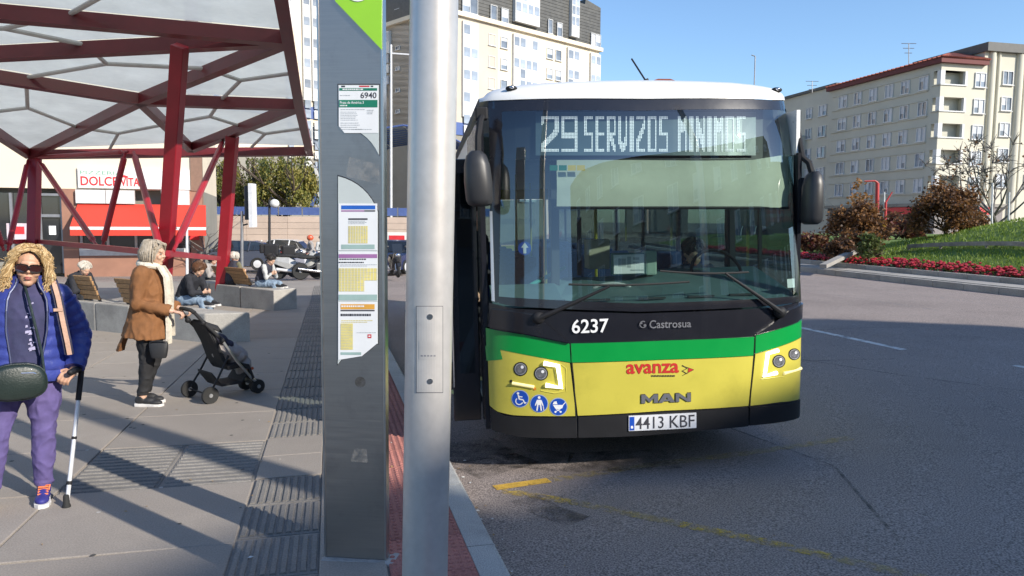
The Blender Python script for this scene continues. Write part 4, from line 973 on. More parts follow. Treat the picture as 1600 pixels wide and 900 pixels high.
# ================================================================ concrete benches with wooden backrests
CONC = mat('concrete', (.36, .34, .31), .85, var=.16, scale=2.2, bump=.15, bscale=60, fine=.1, rnd=.06, dirt=.35)
WOOD = mat('bench_wood', (.30, .17, .075), .55, var=.35, scale=3, stretch=(1, 14, 14), bump=.2, bscale=40, rnd=.15)
IRON = mat('bench_iron', (.06, .055, .05), .5, .4)
def bench(label, corner, left, end, h, nblock, rests):
    c = ground(*corner); l = ground(*left); e = ground(*end); o = thing('concrete_bench', label, 'bench', c, group=None)
    L = (l - c); wv = (e - c)
    for k in range(nblock):
        a = c + L * (k / nblock + .004); b_ = c + L * ((k + 1) / nblock - .004); b = MB()
        lo = [a, a + wv, b_ + wv, b_]; lo = [V((p.x, p.y, gz(p.x, p.y) - .05)) for p in lo]; b.loft([lo, [V((p.x, p.y, c.z + h)) for p in lo]]); b.build('concrete_block', CONC, o, world=True, bevel=.02)
    for t0, t1, lean in rests:
        a = c + L * t0 + wv * .30; b_ = c + L * t1 + wv * .30; z = c.z + h
        br = bpy.data.objects.new('backrest', None); col.objects.link(br); br.parent = o; br.location = (a - c)
        for k in range(5):
            q = V(lean) * ((k + .5) / 5); b = MB(); b.bar(V((a.x, a.y, z + .03)) + q, V((b_.x, b_.y, z + .03)) + q, .035, .078, V(lean)); b.build('slat', WOOD, br, world=True, bevel=.006)
        for t in (.08, .5, .92):
            p = lerp(a, b_, t); s_ = (wv.normalized() * .03); b = MB(); b.bar(V((p.x, p.y, z - .02)) + s_, V((p.x, p.y, z)) + V(lean) + s_, .03, .05, L); b.build('bracket', IRON, br, world=True)
    return o
bench('long grey concrete bench behind the woman with the stroller, nearest to the camera', (322, 536), (100, 511), (393, 534), .46, 4, [(.42, .62, (-.16, -.02, .42)), (.80, .98, (-.16, -.02, .42))])
bench('grey concrete bench with a brown slatted backrest in front of the parked motorbikes', (429, 486), (283, 469), (465, 482), .46, 3, [(.28, .62, (-.20, -.03, .40))])
# ================================================================ buildings
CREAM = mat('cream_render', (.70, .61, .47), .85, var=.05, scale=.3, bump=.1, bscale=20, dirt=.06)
GREYR = mat('stone_clad', (.25, .235, .20), .8, var=.1, scale=.4, dirt=.15)
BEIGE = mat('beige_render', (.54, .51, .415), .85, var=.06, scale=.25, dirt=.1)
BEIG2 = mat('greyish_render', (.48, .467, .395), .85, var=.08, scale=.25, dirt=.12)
WFRM = mat('white_frame', (.58, .58, .57), .45, var=.03)
PANE = mat('window_pane', (.16, .185, .22), .12, var=.35, scale=.6, rnd=.35, spec=.8); PANL = mat('blind_pane', (.48, .50, .53), .4, var=.08, rnd=.12)
SLATE = mat('slate', (.075, .073, .066), .55, var=.25, scale=1.5, rnd=.08)
DKG = mat('shop_glass', (.02, .022, .025), .06, var=.4, scale=1, spec=.9)
BLUM = mat('blue_panel', (.075, .12, .30), .4, var=.12)
BRICK = mat('red_brick_clad', (.30, .155, .105), .8, var=.12, scale=2)
class Fac:
    """a facade plane: local x along it, z up, n outwards"""
    def __init__(s, root, o, d): s.root = root; s.o = V(o); s.d = V((d[0], d[1], 0)).normalized(); s.n = V((s.d.y, -s.d.x, 0))
    def px(s, x, y):
        r = ray(x, y); t = (s.o - CAM).dot(s.n) / r.dot(s.n); q = CAM + r * t - s.o; return q.dot(s.d), q.z + s.o.z
    def w(s, a, z, off=0.0): return V((s.o.x, s.o.y, 0)) + s.d * a + s.n * off + V((0, 0, z))
    def slab(s, name, a0, a1, z0, z1, off0, off1, m, parent=None, bevel=0):
        b = MB(); b.loft([[s.w(a0, z, off1), s.w(a1, z, off1), s.w(a1, z, off0), s.w(a0, z, off0)] for z in (z0, z1)]); return b.build(name, m, parent or s.root, world=True, bevel=bevel)
def block(f, name, a0, a1, z0, z1, depth, m, parent=None): return f.slab(name, a0, a1, z0, z1, -depth, 0, m, parent)
WC = {}
def window(f, a, z, w_, h_, panes=2, off=0.0, m=None, seed=0, name='window', fr=None):
    """recess look: white frame standing proud with panes set back in it (mesh shared between alike windows)"""
    key = (round(w_, 2), round(h_, 2), panes); t = .07
    if key not in WC:
        b = MB()
        for x0, x1, z0, z1 in ((-w_ / 2, w_ / 2, -h_ / 2, -h_ / 2 + t), (-w_ / 2, w_ / 2, h_ / 2 - t, h_ / 2), (-w_ / 2, -w_ / 2 + t, -h_ / 2 + t, h_ / 2 - t), (w_ / 2 - t, w_ / 2, -h_ / 2 + t, h_ / 2 - t)):
            b.box(((x0 + x1) / 2, 0, (z0 + z1) / 2), (x1 - x0, .16, z1 - z0))
        for k in range(1, panes): b.box((-w_ / 2 + w_ * k / panes, .003, 0), (t, .12, h_ - 2 * t))
        b.box((0, -.06, -h_ / 2 - .04), (w_ + .2, .24, .06))
        me = bpy.data.meshes.new('window'); me.from_pydata(b.v, [], b.f); me.materials.append(fr or WFRM)
        pm = []
        for q in (PANE, PANL):
            b = MB(); b.box((0, .03, 0), (w_ / panes - t, .02, h_ - 2 * t)); p_ = bpy.data.meshes.new('pane'); p_.from_pydata(b.v, [], b.f); p_.materials.append(q); pm.append(p_)
        for fr_ in (.35, .6):
            b = MB(); hh = h_ - 2 * t; b.box((0, .03, -hh * fr_ / 2), (w_ / panes - t, .02, hh * (1 - fr_))); b.cur = 1; b.box((0, .022, hh * (1 - fr_) / 2), (w_ / panes - t, .02, hh * fr_ - .004)); p_ = bpy.data.meshes.new('pane'); p_.from_pydata(b.v, [], b.f); p_.materials.append(PANE); p_.materials.append(PANL); p_.polygons.foreach_set('material_index', b.m); pm.append(p_)
        WC[key] = (me, pm)
    me, pm = WC[key]; r = random.Random(seed * 7919 + int(a * 31) + int(z * 17))
    o = bpy.data.objects.new(name, me); col.objects.link(o); o.parent = f.root
    M = Matrix((f.d, -f.n, V((0, 0, 1)))).transposed().to_4x4(); M.translation = f.w(a, z, .05 + off); o.matrix_basis = mw(f.root).inverted() @ M
    rk_ = r.choice((1, 1, 2, 3)); rq = 0
    for k in range(panes):
        p = bpy.data.objects.new('pane', pm[(rk_ if k else r.choice((1, 1, 2, 3))) if (rq := (r.random() if k == 0 else rq)) < (m if m is not None else .3) else (0 if r.random() < .7 else 3)]); col.objects.link(p); p.parent = o; p.location = (-w_ / 2 + w_ * (k + .5) / panes, 0, 0)
    return o
def bay(f, a0, a1, z0, z1, cols, floors, zf, fh, seed, blind=.35, proj=.35):
    """glazed white bay running up the facade: panes floor by floor"""
    o = f.slab('bay_window', a0, a1, z0, z1, 0, proj, WFRM)
    r = random.Random(seed); w_ = (a1 - a0) / cols; inv = mw(f.root).inverted()
    key = ('bay', round(w_, 2), round(fh, 2))
    if key not in WC:
        ms = []
        for q in (mat('bay_pane', (.27, .31, .37), .15, var=.3, scale=.6, rnd=.3), mat('bay_panel', (.66, .66, .64), .4, var=.05, rnd=.08)):
            b = MB(); b.box((0, 0, 0), (w_ * .76, .06, fh * .40)); me = bpy.data.meshes.new('pane'); me.from_pydata(b.v, [], b.f); me.materials.append(q); ms.append(me)
        WC[key] = ms
    for k in range(floors):
        for c in range(cols):
            for half, dz in ((0, .22), (1, -.25)):
                if half == 1 and r.random() < .15: continue
                q = bpy.data.objects.new('pane', WC[key][1 if (half == 1 and r.random() < .8) or r.random() < blind * .4 else 0]); col.objects.link(q); q.parent = o
                M = Matrix((f.d, -f.n, V((0, 0, 1)))).transposed().to_4x4(); M.translation = f.w(a0 + w_ * (c + .5), zf - fh * k + dz * fh, proj + .0); q.matrix_basis = inv @ M
    return o
# ---------------- tall block in the middle distance
C0 = at(686, 200, 95); tb = thing('apartment_block', 'tall cream apartment block with white bays and a dark slate mansard roof', 'building', V((C0.x, C0.y, -1.4)))
fC = Fac(tb, (C0.x, C0.y, 0), (.72, .69)); eL = fC.px(716, 25)[1]; aR = fC.px(936, 78)[0]
ZB = fC.px(730, 193)[1]
block(fC, 'wall', 0, aR, ZB, eL, 14, CREAM); fC.slab('cornice', -.4, aR + .4, eL, eL + .55, -14.4, .5, CREAM)
fC.slab('blue_band', 0, aR, ZB - 1.6, ZB - .003, -14, .15, BLUM); block(fC, 'lower_wall', .2, aR - .2, -1.4, ZB - 1.603, 13.5, GREYR)
mt = eL + .55
FHT = 2.85
poly = [(-.2, mt), (aR + .15, mt), (aR + .1, mt + 6.0), (fC.px(914, 32)[0], mt + 6.6), (fC.px(912, 18)[0], fC.px(912, 18)[1]), (fC.px(905, 12)[0], fC.px(905, 12)[1]), (fC.px(896, 2)[0], fC.px(896, 2)[1]), (fC.px(888, 10)[0], fC.px(888, 10)[1]), (fC.px(880, 8)[0], fC.px(880, 8)[1]), (fC.px(853, 12)[0], fC.px(853, 12)[1]), (fC.px(850, -6)[0], fC.px(850, -6)[1]), (fC.px(846, -30)[0], fC.px(846, -30)[1]), (-.2, fC.px(846, -30)[1] + 2)]
b = MB(); b.prism(poly, fC.w(0, 0, .1), fC.d, (0, 0, 1), 13); mr = b.build('mansard_roof', SLATE, tb, world=True)
z = mt + .45
while z < mt + 9:                                    # slate courses stand a little proud of each other
    b = MB(); b.loft([[fC.w(-.15, q, .1 + o_), fC.w(aR + .05, q, .1 + o_), fC.w(aR + .05, q, .0), fC.w(-.15, q, .0)] for q, o_ in ((z, .06), (z + .42, .02))])
    if z < mt + 5.8: b.build('slate_course', SLATE, mr, world=True)
    z += .45
def colC(x0, x1, y): a = fC.px(x0, y)[0]; c = fC.px(x1, y)[0]; return a, c
for i, (x0, x1, cols) in enumerate(((721, 745, 2), (800, 838, 4), (885, 903, 2), (921, 936, 2))):
    a, c = colC(x0, x1, 100); bay(fC, a, c, ZB + .8, eL - .5, cols, 8, eL - 2.1, FHT, i + 2)
for x0, x1 in ((763, 773), (782, 792), (855, 862), (868, 876)):
    a, c = colC(x0, x1, 100)
    for k in range(8): window(fC, (a + c) / 2, eL - 2.0 - FHT * k, 1.25, 1.5, 1, m=.45, seed=3)
for x0, x1, y0, y1, pn in ((720, 744, -2, 20, 2), (764, 774, 11, 31, 1), (781, 792, 16, 36, 1), (854, 861, 33, 51, 1), (868, 876, 38, 56, 1), (921, 936, 54, 74, 2)):
    a, za = fC.px(x0, (y0 + y1) / 2); c, _ = fC.px(x1, (y0 + y1) / 2); zz = fC.px((x0 + x1) / 2, (y0 + y1) / 2)[1]; window(fC, (a + c) / 2, zz, abs(c - a), 2.0, pn, off=.25, m=.55, seed=9)
a, c = colC(800, 838, 20); bay(fC, a, c, mt + .5, mt + 6.4, 4, 2, mt + 4.8, 2.9, 33, proj=.7)
a, c = colC(888, 900, 40); bay(fC, a, c, mt + .5, mt + 7.6, 2, 2, mt + 5.0, 2.9, 34, proj=.7)
b = MB(); b.prism([(a, mt + 7.6), (c, mt + 7.6), ((a + c) / 2, mt + 9.4)], fC.w(0, 0, .7), fC.d, (0, 0, 1), .6); b.build('gable', WFRM, tb, world=True)
# shaded side of the block, set at a right angle
fB = Fac(tb, (C0.x, C0.y, 0) , (.69, -.72)); fB.o = V((C0.x, C0.y, 0)) + V((-.69, .72, 0)) * 22
LB = 22.0
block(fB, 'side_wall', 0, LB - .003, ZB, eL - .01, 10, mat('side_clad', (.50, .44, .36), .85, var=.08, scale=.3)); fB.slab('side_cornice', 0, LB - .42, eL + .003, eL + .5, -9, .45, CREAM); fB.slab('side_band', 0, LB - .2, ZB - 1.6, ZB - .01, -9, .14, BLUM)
b = MB(); b.prism([(0, mt), (LB - .3, mt), (LB - .3, mt + 9), (0, mt + 9)], fB.w(0, 0, .05), fB.d, (0, 0, 1), 8); b.build('side_mansard', SLATE, tb, world=True)
for y in (11, 75, 107, 141, 174):
    a, z = fB.px(622, y); window(fB, a, z, .9, .5, 1, m=.1)
a, c = fB.px(598, 60)[0], fB.px(611, 60)[0]; bay(fB, min(a, c), max(a, c), fB.px(605, 85)[1], eL - .6, 2, 3, eL - 2.0, FHT, 8)
# front wing further left
o_ = fB.o; fA = Fac(tb, o_ - V((.72, .69, 0)) * 24.0, (.72, .69)); zA = fA.px(495, 168)[1]
block(fA, 'wing_wall', -30, 23.98, zA, eL + 6, 12, CREAM)
for i, (x0, x1, cols) in enumerate(((472, 484, 1), (486, 501, 1), (446, 456, 1))):
    a, c = fA.px(x0, 80)[0], fA.px(x1, 80)[0]; bay(fA, a, c, zA + .8, eL + 5.5, cols, 9, eL + 3.8, FHT, 20 + i)
fA.slab('wing_band', -30, 23.9, zA - 1.7, zA - .003, -11.5, .1, BLUM); block(fA, 'wing_lower_wall', -30, 23.9, zA - 7.2, zA - 1.703, 11, CREAM)
for x in (482, 492, 502, 512): a, z = fA.px(x, 212); window(fA, a, z, 1.0, 2.6, 1, m=.8)
block(fA, 'wing_soffit', -29.8, 23.7, zA - 8.0, zA - 7.203, 10, GREYR); block(fA, 'wing_base', -29, 23, -1.4, zA - 8.003, 9, GREYR)
# ---------------- pizzeria block on the far left
P0 = ground(60, 428); pz = thing('pizzeria_building', 'cream corner building with a pizzeria, red awning and dark shop windows', 'building', P0)
fP = Fac(pz, (P0.x, P0.y, 0), (math.cos(R(18)), math.sin(R(18)))); gz0 = P0.z
pa = lambda x, y=380: fP.px(x, y)[0]
pzz = lambda x, y: fP.px(x, y)[1]
zl = pzz(60, 294); aE = pa(316, 300)
fP.slab('wall', -30, aE, zl, 16, -9, 0, CREAM)
fP.slab('back_wall', -30, aE, gz0 - .2, zl - .003, -9, -.6, GREYR)
fP.slab('corner_pillar', pa(298), aE - .01, gz0 - .2, zl - .004, -.6, .02, BRICK); fP.slab('corner_strip', pa(298, 280), aE + .02, zl + .003, 16, -.3, .06, mat('brown_clad', (.22, .13, .09), .7, var=.1))
fP.slab('door_pillar', pa(99), pa(123), gz0 - .2, zl - .004, -.6, .03, BRICK)
fP.slab('shop_window', -16, pa(56), gz0 + .5, zl - .2, -.5, -.28, DKG); fP.slab('shop_sill', -16, pa(56), gz0 - .2, gz0 + .5, -.55, -.1, GREYR)
FRG = mat('frame_grey', (.28, .28, .29), .4, .5)
for x in (-16, -12.5, -9, -5.6, pa(-20), pa(18), pa(57)): fP.slab('window_mullion', x - .05, x + .05, gz0 + .5, zl - .2, -.3, -.15, FRG)
dr = fP.slab('door', pa(62), pa(98), gz0, zl - .2, -.5, -.25, DKG)
for a0, a1, z0, z1 in ((pa(61), pa(65), gz0, zl - .2), (pa(95), pa(99), gz0, zl - .2), (pa(65), pa(95), pzz(80, 337) - .06, pzz(80, 337) + .06), (pa(65), pa(95), zl - .3, zl - .2)):
    fP.slab('door_frame', a0, a1, z0, z1, -.24, -.15, FRG, dr)
fP.slab('door_notice', pa(75), pa(86), pzz(80, 367), pzz(80, 353), -.248, -.235, PAPER, dr)
po = fP.slab('poster', pa(8), pa(40), pzz(24, 377), pzz(24, 349), -.275, -.265, mat('poster_pink', (.62, .50, .55), .5)); fP.slab('poster_print', pa(13), pa(36), pzz(24, 366), pzz(24, 354), -.264, -.26, REDP and MC['print_red'], po)
sg = fP.slab('sign_board', pa(123, 280), pa(297, 280), pzz(150, 294), pzz(150, 262), .02, .14, mat('sign_white', (.70, .69, .66), .5, var=.04))
def fword(s, x0, x1, y0, y1, m, bold, name):
    b = MB(); a, c = pa(x0, 280), pa(x1, 280); z0, z1 = pzz((x0 + x1) / 2, y1), pzz((x0 + x1) / 2, y0); put_text(b, s, fP.w(a, z0, .146), fP.w(c, z0, .146) - fP.w(a, z0, .146), V((0, 0, z1 - z0)), bold); b.build(name, m, sg, world=True)
PGR = mat('sign_green', (.16, .38, .26), .5); SRD = mat('sign_red', (.58, .03, .035), .5)
fword('PIZZERIA', 127, 192, 267.5, 273, PGR, 0, 'sign_letters'); fword('DOLCE', 127, 185, 276, 290.5, SRD, .02, 'sign_letters'); fword('VITA', 189, 219, 278, 291.5, SRD, .02, 'sign_letters')
b = MB(); b.prism([(pa(187, 280), pzz(190, 277)), (pa(201, 280), pzz(198, 278)), (pa(201, 280), pzz(198, 275.5)), (pa(194, 280), pzz(194, 273.5)), (pa(187, 280), pzz(190, 275))], fP.w(0, 0, .147), fP.d, (0, 0, 1), .003); b.build('sign_emblem', SRD, sg, world=True)
for i, (x0, x1) in enumerate(((123, 169), (170, 214))): fP.slab('blind_box', pa(x0), pa(x1), pzz(160, 318), pzz(160, 297), .02, .2, mat('box_white', (.60, .60, .58), .5))
fP.slab('white_panel', pa(252, 300), pa(296, 300), pzz(270, 320), pzz(270, 296), .02, .1, MC['box_white'])
AWN = mat('awning_red', (.60, .045, .025), .75, var=.06, bump=.1, bscale=10)
aw = bpy.data.objects.new('awning', None); col.objects.link(aw); aw.parent = pz; aw.location = (0, 0, 0)
a0, a1 = pa(122, 320), pa(322, 330); zt_ = pzz(200, 319); pr_ = 1.5
b = MB(); b.loft([[fP.w(a0, zt_, .05), fP.w(a0, zt_ - .95, pr_)], [fP.w(a1, zt_, .05), fP.w(a1 + .1, zt_ - .95, pr_)]], cap=False, closed=False); b.build('awning_cloth', AWN, aw, world=True)
for dz, hh, m_ in ((.95, .12, MC['sign_white']), (1.07, .24, AWN)):
    b = MB(); b.loft([[fP.w(a0, zt_ - dz, pr_ + .01), fP.w(a0, zt_ - dz - hh, pr_ + .01)], [fP.w(a1 + .1, zt_ - dz, pr_ + .01), fP.w(a1 + .1, zt_ - dz - hh, pr_ + .01)]], cap=False, closed=False); b.build('valance', m_, aw, world=True)
fP.slab('window_band', pa(126), pa(296), pzz(200, 388), pzz(200, 340), -.4, -.2, DKG)
for x in (126, 168, 212, 254, 295): fP.slab('window_mullion', pa(x) - .05, pa(x) + .05, pzz(200, 388), pzz(200, 340), -.2, -.1, WFRM)
fP.slab('white_sill', pa(124), pa(296), pzz(200, 399), pzz(200, 388), -.3, .06, MC['box_white']); fP.slab('brick_plinth', pa(124), pa(297), gz0 - .2, pzz(200, 399), -.3, .03, BRICK)
fP.slab('entry_flag', pa(297), pa(312), pzz(305, 375), pzz(305, 358), .05, .07, MC['sign_red'])
# ---------------- terrace wall with blue railing
tw_ = thing('terrace_wall', 'long pinkish stone retaining wall in courses behind the parked motorbikes', 'wall', at(480, 400, 52))
PINK = mat('pink_stone', (.52, .415, .34), .85, var=.08, scale=.8, rnd=.05, dirt=.12)
x0, x1 = at(322, 380, 52).x, at(770, 380, 52).x; zb = gz(-12, 52); ztop_ = at(480, 338, 52).z; nC = 7
for k in range(nC):
    za, zb_ = lerp(zb, ztop_, k / nC), lerp(zb, ztop_, (k + 1) / nC) - .016; n_ = 7
    for j in range(n_):
        xa, xb = lerp(x0, x1, j / n_), lerp(x0, x1, (j + 1) / n_) - .016; b = MB(); b.box(((xa + xb) / 2, 52.3, (za + zb_) / 2), (xb - xa, .6, zb_ - za)); b.build('stone_course', PINK, tw_, world=True)
b = MB(); b.box(((x0 + x1) / 2, 52.4, (zb + ztop_) / 2 - .05), (x1 - x0, .5, ztop_ - zb)); b.build('joint_backing', GREYR, tw_, world=True)
rl = thing('blue_railing', 'low blue panelled railing on top of the pinkish terrace wall', 'railing', at(460, 336, 52.2))
for j in range(12):
    xa, xb = lerp(x0, x1, j / 12) + .05, lerp(x0, x1, (j + 1) / 12) - .05; b = MB(); b.box(((xa + xb) / 2, 52.3, ztop_ + .36), (xb - xa, .05, .55)); b.build('panel', BLUM, rl, world=True)
    b = MB(); b.box((xb + .05, 52.3, ztop_ + .35), (.05, .06, .7)); b.build('rail_post', FRG, rl, world=True)
terr = MB(); terr.box(((x0 + x1) / 2, 72, ztop_ - .25), (x1 - x0 + 6, 39, .4)); terr.build('terrace', mat('terrace_floor', (.3, .28, .25), .9), kind='structure')
# blue glass vault on the terrace
gv = thing('glass_vault', 'curved blue glass roof with a steel lattice between totem and lamp post', 'glass roof', at(622, 330, 70))
cv = at(640, 322, 72); b = MB(); n1, n2 = 8, 10
P = [[cv + V((-9 * math.cos(PI * i / n1) * math.cos(0), j * 1.6 - 4, 7.2 * math.sin(PI * i / n1))) for i in range(n1 + 1)] for j in range(n2)]
b.loft(P, cap=False, closed=False); b.build('glass_skin', mat('vault_glass', (.13, .22, .34), .1, var=.4, scale=.4, spec=.9), gv, world=True)
for i in range(n1 + 1):
    b = MB(); b.tube([P[j][i] for j in (0, n2 - 1)], .09, 5); b.build('lattice_bar', WFRM, gv, world=True)
for j in range(n2):
    b = MB(); b.tube(P[j], .08, 5); b.build('lattice_bar', BLUM, gv, world=True)
    for i in range(n1):
        if j < 1: b = MB(); b.bar(P[j][i], P[j + 1][i + 1], .1, .1); b.build('lattice_bar', WFRM, gv, world=True)
bt = thing('blue_lattice_mast', 'leaning blue and white lattice mast beside the willow tree', 'mast', at(499, 335, 58))
for (xa, ya, xb, yb), m_ in zip(((508, 262, 487, 322), (492, 258, 506, 318), (508, 285, 490, 300), (505, 262, 505, 322), (496, 300, 508, 318)), (BLUM, WFRM, FRG, BLUM, WFRM)):
    b = MB(); b.bar(at(xa, ya, 58), at(xb, yb, 58), .26, .2); b.build('lattice_bar', m_, bt, world=True)
sgn = thing('red_shop_sign', 'white board with red lettering seen between totem and lamp post', 'sign', at(622, 372, 44))
b = MB(); a = at(600, 383, 44); c = at(640, 363, 44); b.box((a + c) / 2, (c.x - a.x, .1, a.z - c.z)); b.build('board', MC['sign_white'], sgn, world=True)
b = MB(); a = at(608, 378, 43.93); c = at(632, 368, 43.93); b.box((a + c) / 2, (c.x - a.x, .02, a.z - c.z)); b.build('red_field', MC['print_red'], sgn, world=True)
b = MB(); lines_ = [at(610, 375, 43.9), at(630, 375, 43.9), at(610, 371, 43.9)]; put_text(b, 'Parada', lines_[0], lines_[1] - lines_[0], lines_[2] - lines_[0], .01) if False else None
b = MB(); a = at(600, 396, 44); c = at(640, 384, 44); b.box((a + c) / 2 + V((0, .3, 0)), (c.x - a.x, .1, a.z - c.z)); b.build('blue_board', BLUM, sgn, world=True)
for x in (602, 638): b = MB(); p = at(x, 390, 44.1); b.bar(V((p.x, p.y, gz(p.x, p.y))), p, .08, .08); b.build('leg', FRG, sgn, world=True)
# ---------------- long block on the right
K = at(1471.5, 100, 78); rb = thing('long_apartment_block', 'long greenish beige apartment block with a red tiled roof and corner balconies', 'building', V((K.x, K.y, 0)))
dv = V((-.231, .973, 0)).normalized(); Lf = 17.6
fR = Fac(rb, V((K.x, K.y, 0)) + dv * Lf, -dv); fL = Fac(rb, (K.x, K.y, 0), (.973, .231))
zE = fR.px(1471, 98.5)[1]; FH = 2.9; LL = fL.px(1541, 100)[0]
rows = [fR.px(1314.5, y)[1] for y in (160, 195.5, 231, 266, 297)]
fh = (rows[0] - rows[4]) / 4
rowz = [rows[0] - fh * k for k in range(6)]
aBal = fR.px(1457, 150)[0]; lBal = fL.px(1509.5, 150)[0]; zg = rowz[4] - 1.9
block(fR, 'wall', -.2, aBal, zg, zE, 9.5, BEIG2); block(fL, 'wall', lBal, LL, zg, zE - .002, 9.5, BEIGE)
# corner column of balconies: parapets, slabs and the dark recess
for k in range(5):
    zt2 = rowz[k] + .95; zb2 = rowz[k] - .55; zn = rowz[k + 1] + .95 if k < 4 else zg
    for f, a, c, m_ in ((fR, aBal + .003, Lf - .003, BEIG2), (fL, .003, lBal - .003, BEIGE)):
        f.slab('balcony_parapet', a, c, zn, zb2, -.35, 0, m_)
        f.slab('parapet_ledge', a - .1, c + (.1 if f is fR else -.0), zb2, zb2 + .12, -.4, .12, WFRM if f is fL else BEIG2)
    b = MB(); b.loft([[fL.w(.2, z, -.3), fL.w(lBal - .1, z, -.3), fL.w(lBal - .1, z, -1.6), fL.w(.2, z, -1.6)] for z in (zn + .02, zn + .2)]); b.build('balcony_floor', BEIGE, rb, world=True)
    fL.slab('balcony_column', -.02, .5, zb2 + .12, zt2, -.5, .02, WFRM)
    f = fL; f.slab('recess_wall', .1, lBal, zb2, zt2, -1.7, -1.3, BEIG2); f.slab('balcony_door', .75, 1.5, zn + .2, zt2 - .05, -1.29, -1.25, DKG); f.slab('balcony_shutter', 1.55, 2.7, zn + .2, zt2 - .25, -1.28, -1.24, WFRM if k < 4 else PANL)
    fL.slab('opening_frame', lBal - .25, lBal - .004, zb2 + .12, zt2, -.3, .03, WFRM if k < 4 else BEIGE)
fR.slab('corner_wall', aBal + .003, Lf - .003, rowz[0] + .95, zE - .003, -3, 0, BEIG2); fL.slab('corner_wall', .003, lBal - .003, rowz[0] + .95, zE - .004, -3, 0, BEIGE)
for k, z in enumerate(rowz[:5]):
    fR.slab('sill_band', .4, aBal - .6, z - .95, z - .78, 0, .14, BEIG2); fR.slab('lintel_band', .4, aBal - .6, z + .80, z + .90, 0, .10, BEIG2)
    for x in (1314.5, 1337.5, 1361, 1385.6, 1410.4, 1438.5):
        a = fR.px(x, 230)[0]; window(fR, a, z, 1.25 if x > 1330 else 1.5, 1.45, 2, m=.62, seed=int(x))
    a, c = fL.px(1518, 200)[0], fL.px(1535, 200)[0]; window(fL, (a + c) / 2, z + .15, abs(c - a), 1.5, 2, m=.45, seed=4)
fR.slab('ground_band', -.2, Lf + .1, zg - .35, zg - .003, -9.5, .6, GREYR); fL.slab('ground_band', .62, LL, zg - .35, zg - .004, -9.5, .6, GREYR)
fR.slab('shop_front', 0, Lf - .1, 0, zg - .36, -9, -.3, mat('shop_wall', (.20, .18, .17), .7, var=.2)); fL.slab('shop_front', .5, LL, 0, zg - .36, -9, -.3, MC['shop_wall'])
for j in range(6): fR.slab('shop_window', .6 + j * 2.8, 2.8 + j * 2.8, .5, zg - .9, -.3, -.2, DKG)
for x0, x1, f in ((1392, 1442, fR), (1521, 1543, fL)):
    a, c = f.px(x0, 330)[0], f.px(x1, 330)[0]; f.slab('shop_sign', min(a, c), max(a, c), zg - 1.15, zg - .4, -.2, .5, MC['sign_red'])
TILE = mat('roof_tile', (.25, .065, .038), .8, var=.25, scale=2, rnd=.2); FASC = mat('red_fascia', (.12, .022, .02), .7)
fR.slab('fascia', -.3, Lf + .5, zE, zE + .5, -LL + .1, .5, FASC); fL.slab('fascia', .51, LL - .1, zE + .001, zE + .5, -9.8, .499, FASC)
ov = .62; r0 = [fR.w(-.3, zE + .5, ov), fR.w(Lf + ov, zE + .5, ov), fL.w(LL - .1, zE + .5, ov)]
rdg1 = fR.w(-.3, zE + 1.5, -6.0); rdg2 = fR.w(Lf - 4.0, zE + 2.0, -4.5); rdg3 = fL.w(LL - .1, zE + 2.0, -3.6)
b = MB(); b.add([r0[0], r0[1], rdg2, rdg1], [(0, 1, 2, 3)]); b.add([r0[1], r0[2], rdg3, rdg2], [(0, 1, 2, 3)]); b.build('roof', TILE, rb, world=True)
for i in range(26):
    t = i / 25; p = lerp(r0[1], r0[2], t); q = lerp(rdg2, rdg3, t); b = MB(); b.tube([p + V((0, 0, .04)), q + V((0, 0, .04))], .10, 5); b.build('roof_tile_row', TILE, rb, world=True)
for i in range(30):
    t = i / 29; p = lerp(r0[0], r0[1], t); q = lerp(rdg1, rdg2, t); b = MB(); b.tube([p + V((0, 0, .04)), q + V((0, 0, .04))], .09, 4); b.build('roof_tile_row', TILE, rb, world=True)
# taller neighbour at the right edge
K2 = fL.w(LL + .02, 0, .0); r2 = thing('pilastered_apartment_block', 'beige apartment block with rounded pilasters at the right edge of the view', 'building', V((K2.x, K2.y, 0)))
f2 = Fac(r2, K2, (.973, .231)); z2 = f2.px(1570, 82)[1]
f2.slab('wall', 0, 16, 0, z2, -10, -.25, BEIGE); f2.slab('parapet', -.2, 16.2, z2, z2 + .9, -10.2, .3, SLATE)
for x, w_ in ((1546, .7), (1557, .35), (1589, .8), (1598, .35), (1632, .7)):
    a = f2.px(x, 200)[0]; b = MB(); b.tube([f2.w(a, 0, -.2), f2.w(a, z2 - .01, -.2)], w_ * .5, 12); b.build('pilaster', BEIGE, r2, world=True, smooth=True)
for k in range(5):
    for x in (1572, 1616):
        a = f2.px(x, 200)[0]; window(f2, a, rowz[k] + .6, 1.35, 1.45, 2, off=-.25, m=.3, seed=k)
# farther block left of it
K3 = fR.w(-.25, 0, -1.2); r3 = thing('far_apartment_block', 'plain greyish apartment block beyond the red roofed one, just right of the bus', 'building', V((K3.x, K3.y, 0)))
f3 = Fac(r3, V((K3.x, K3.y, 0)) + dv * 26, -dv); z3 = f3.px(1300, 136)[1]; L3 = 26 - .05
f3.slab('wall', 0, L3, 0, z3, -10, 0, BEIG2); f3.slab('roof_edge', -.2, L3 - .0, z3, z3 + .35, -10.2, .3, SLATE)
for k in range(6):
    for x, w_ in ((1246, 1.3), (1264, 1.3), (1285, 1.6), (1226, 1.3)):
        a, z = f3.px(x, 200); window(f3, a, rowz[k] - .2, w_, 1.4, 2, m=.4, seed=k + 40)
a0, a1 = f3.px(1238, 250)[0], f3.px(1258, 250)[0]; f3.slab('balcony_column', a0, a1, 3, rowz[1] - .4, 0, .8, BEIG2)
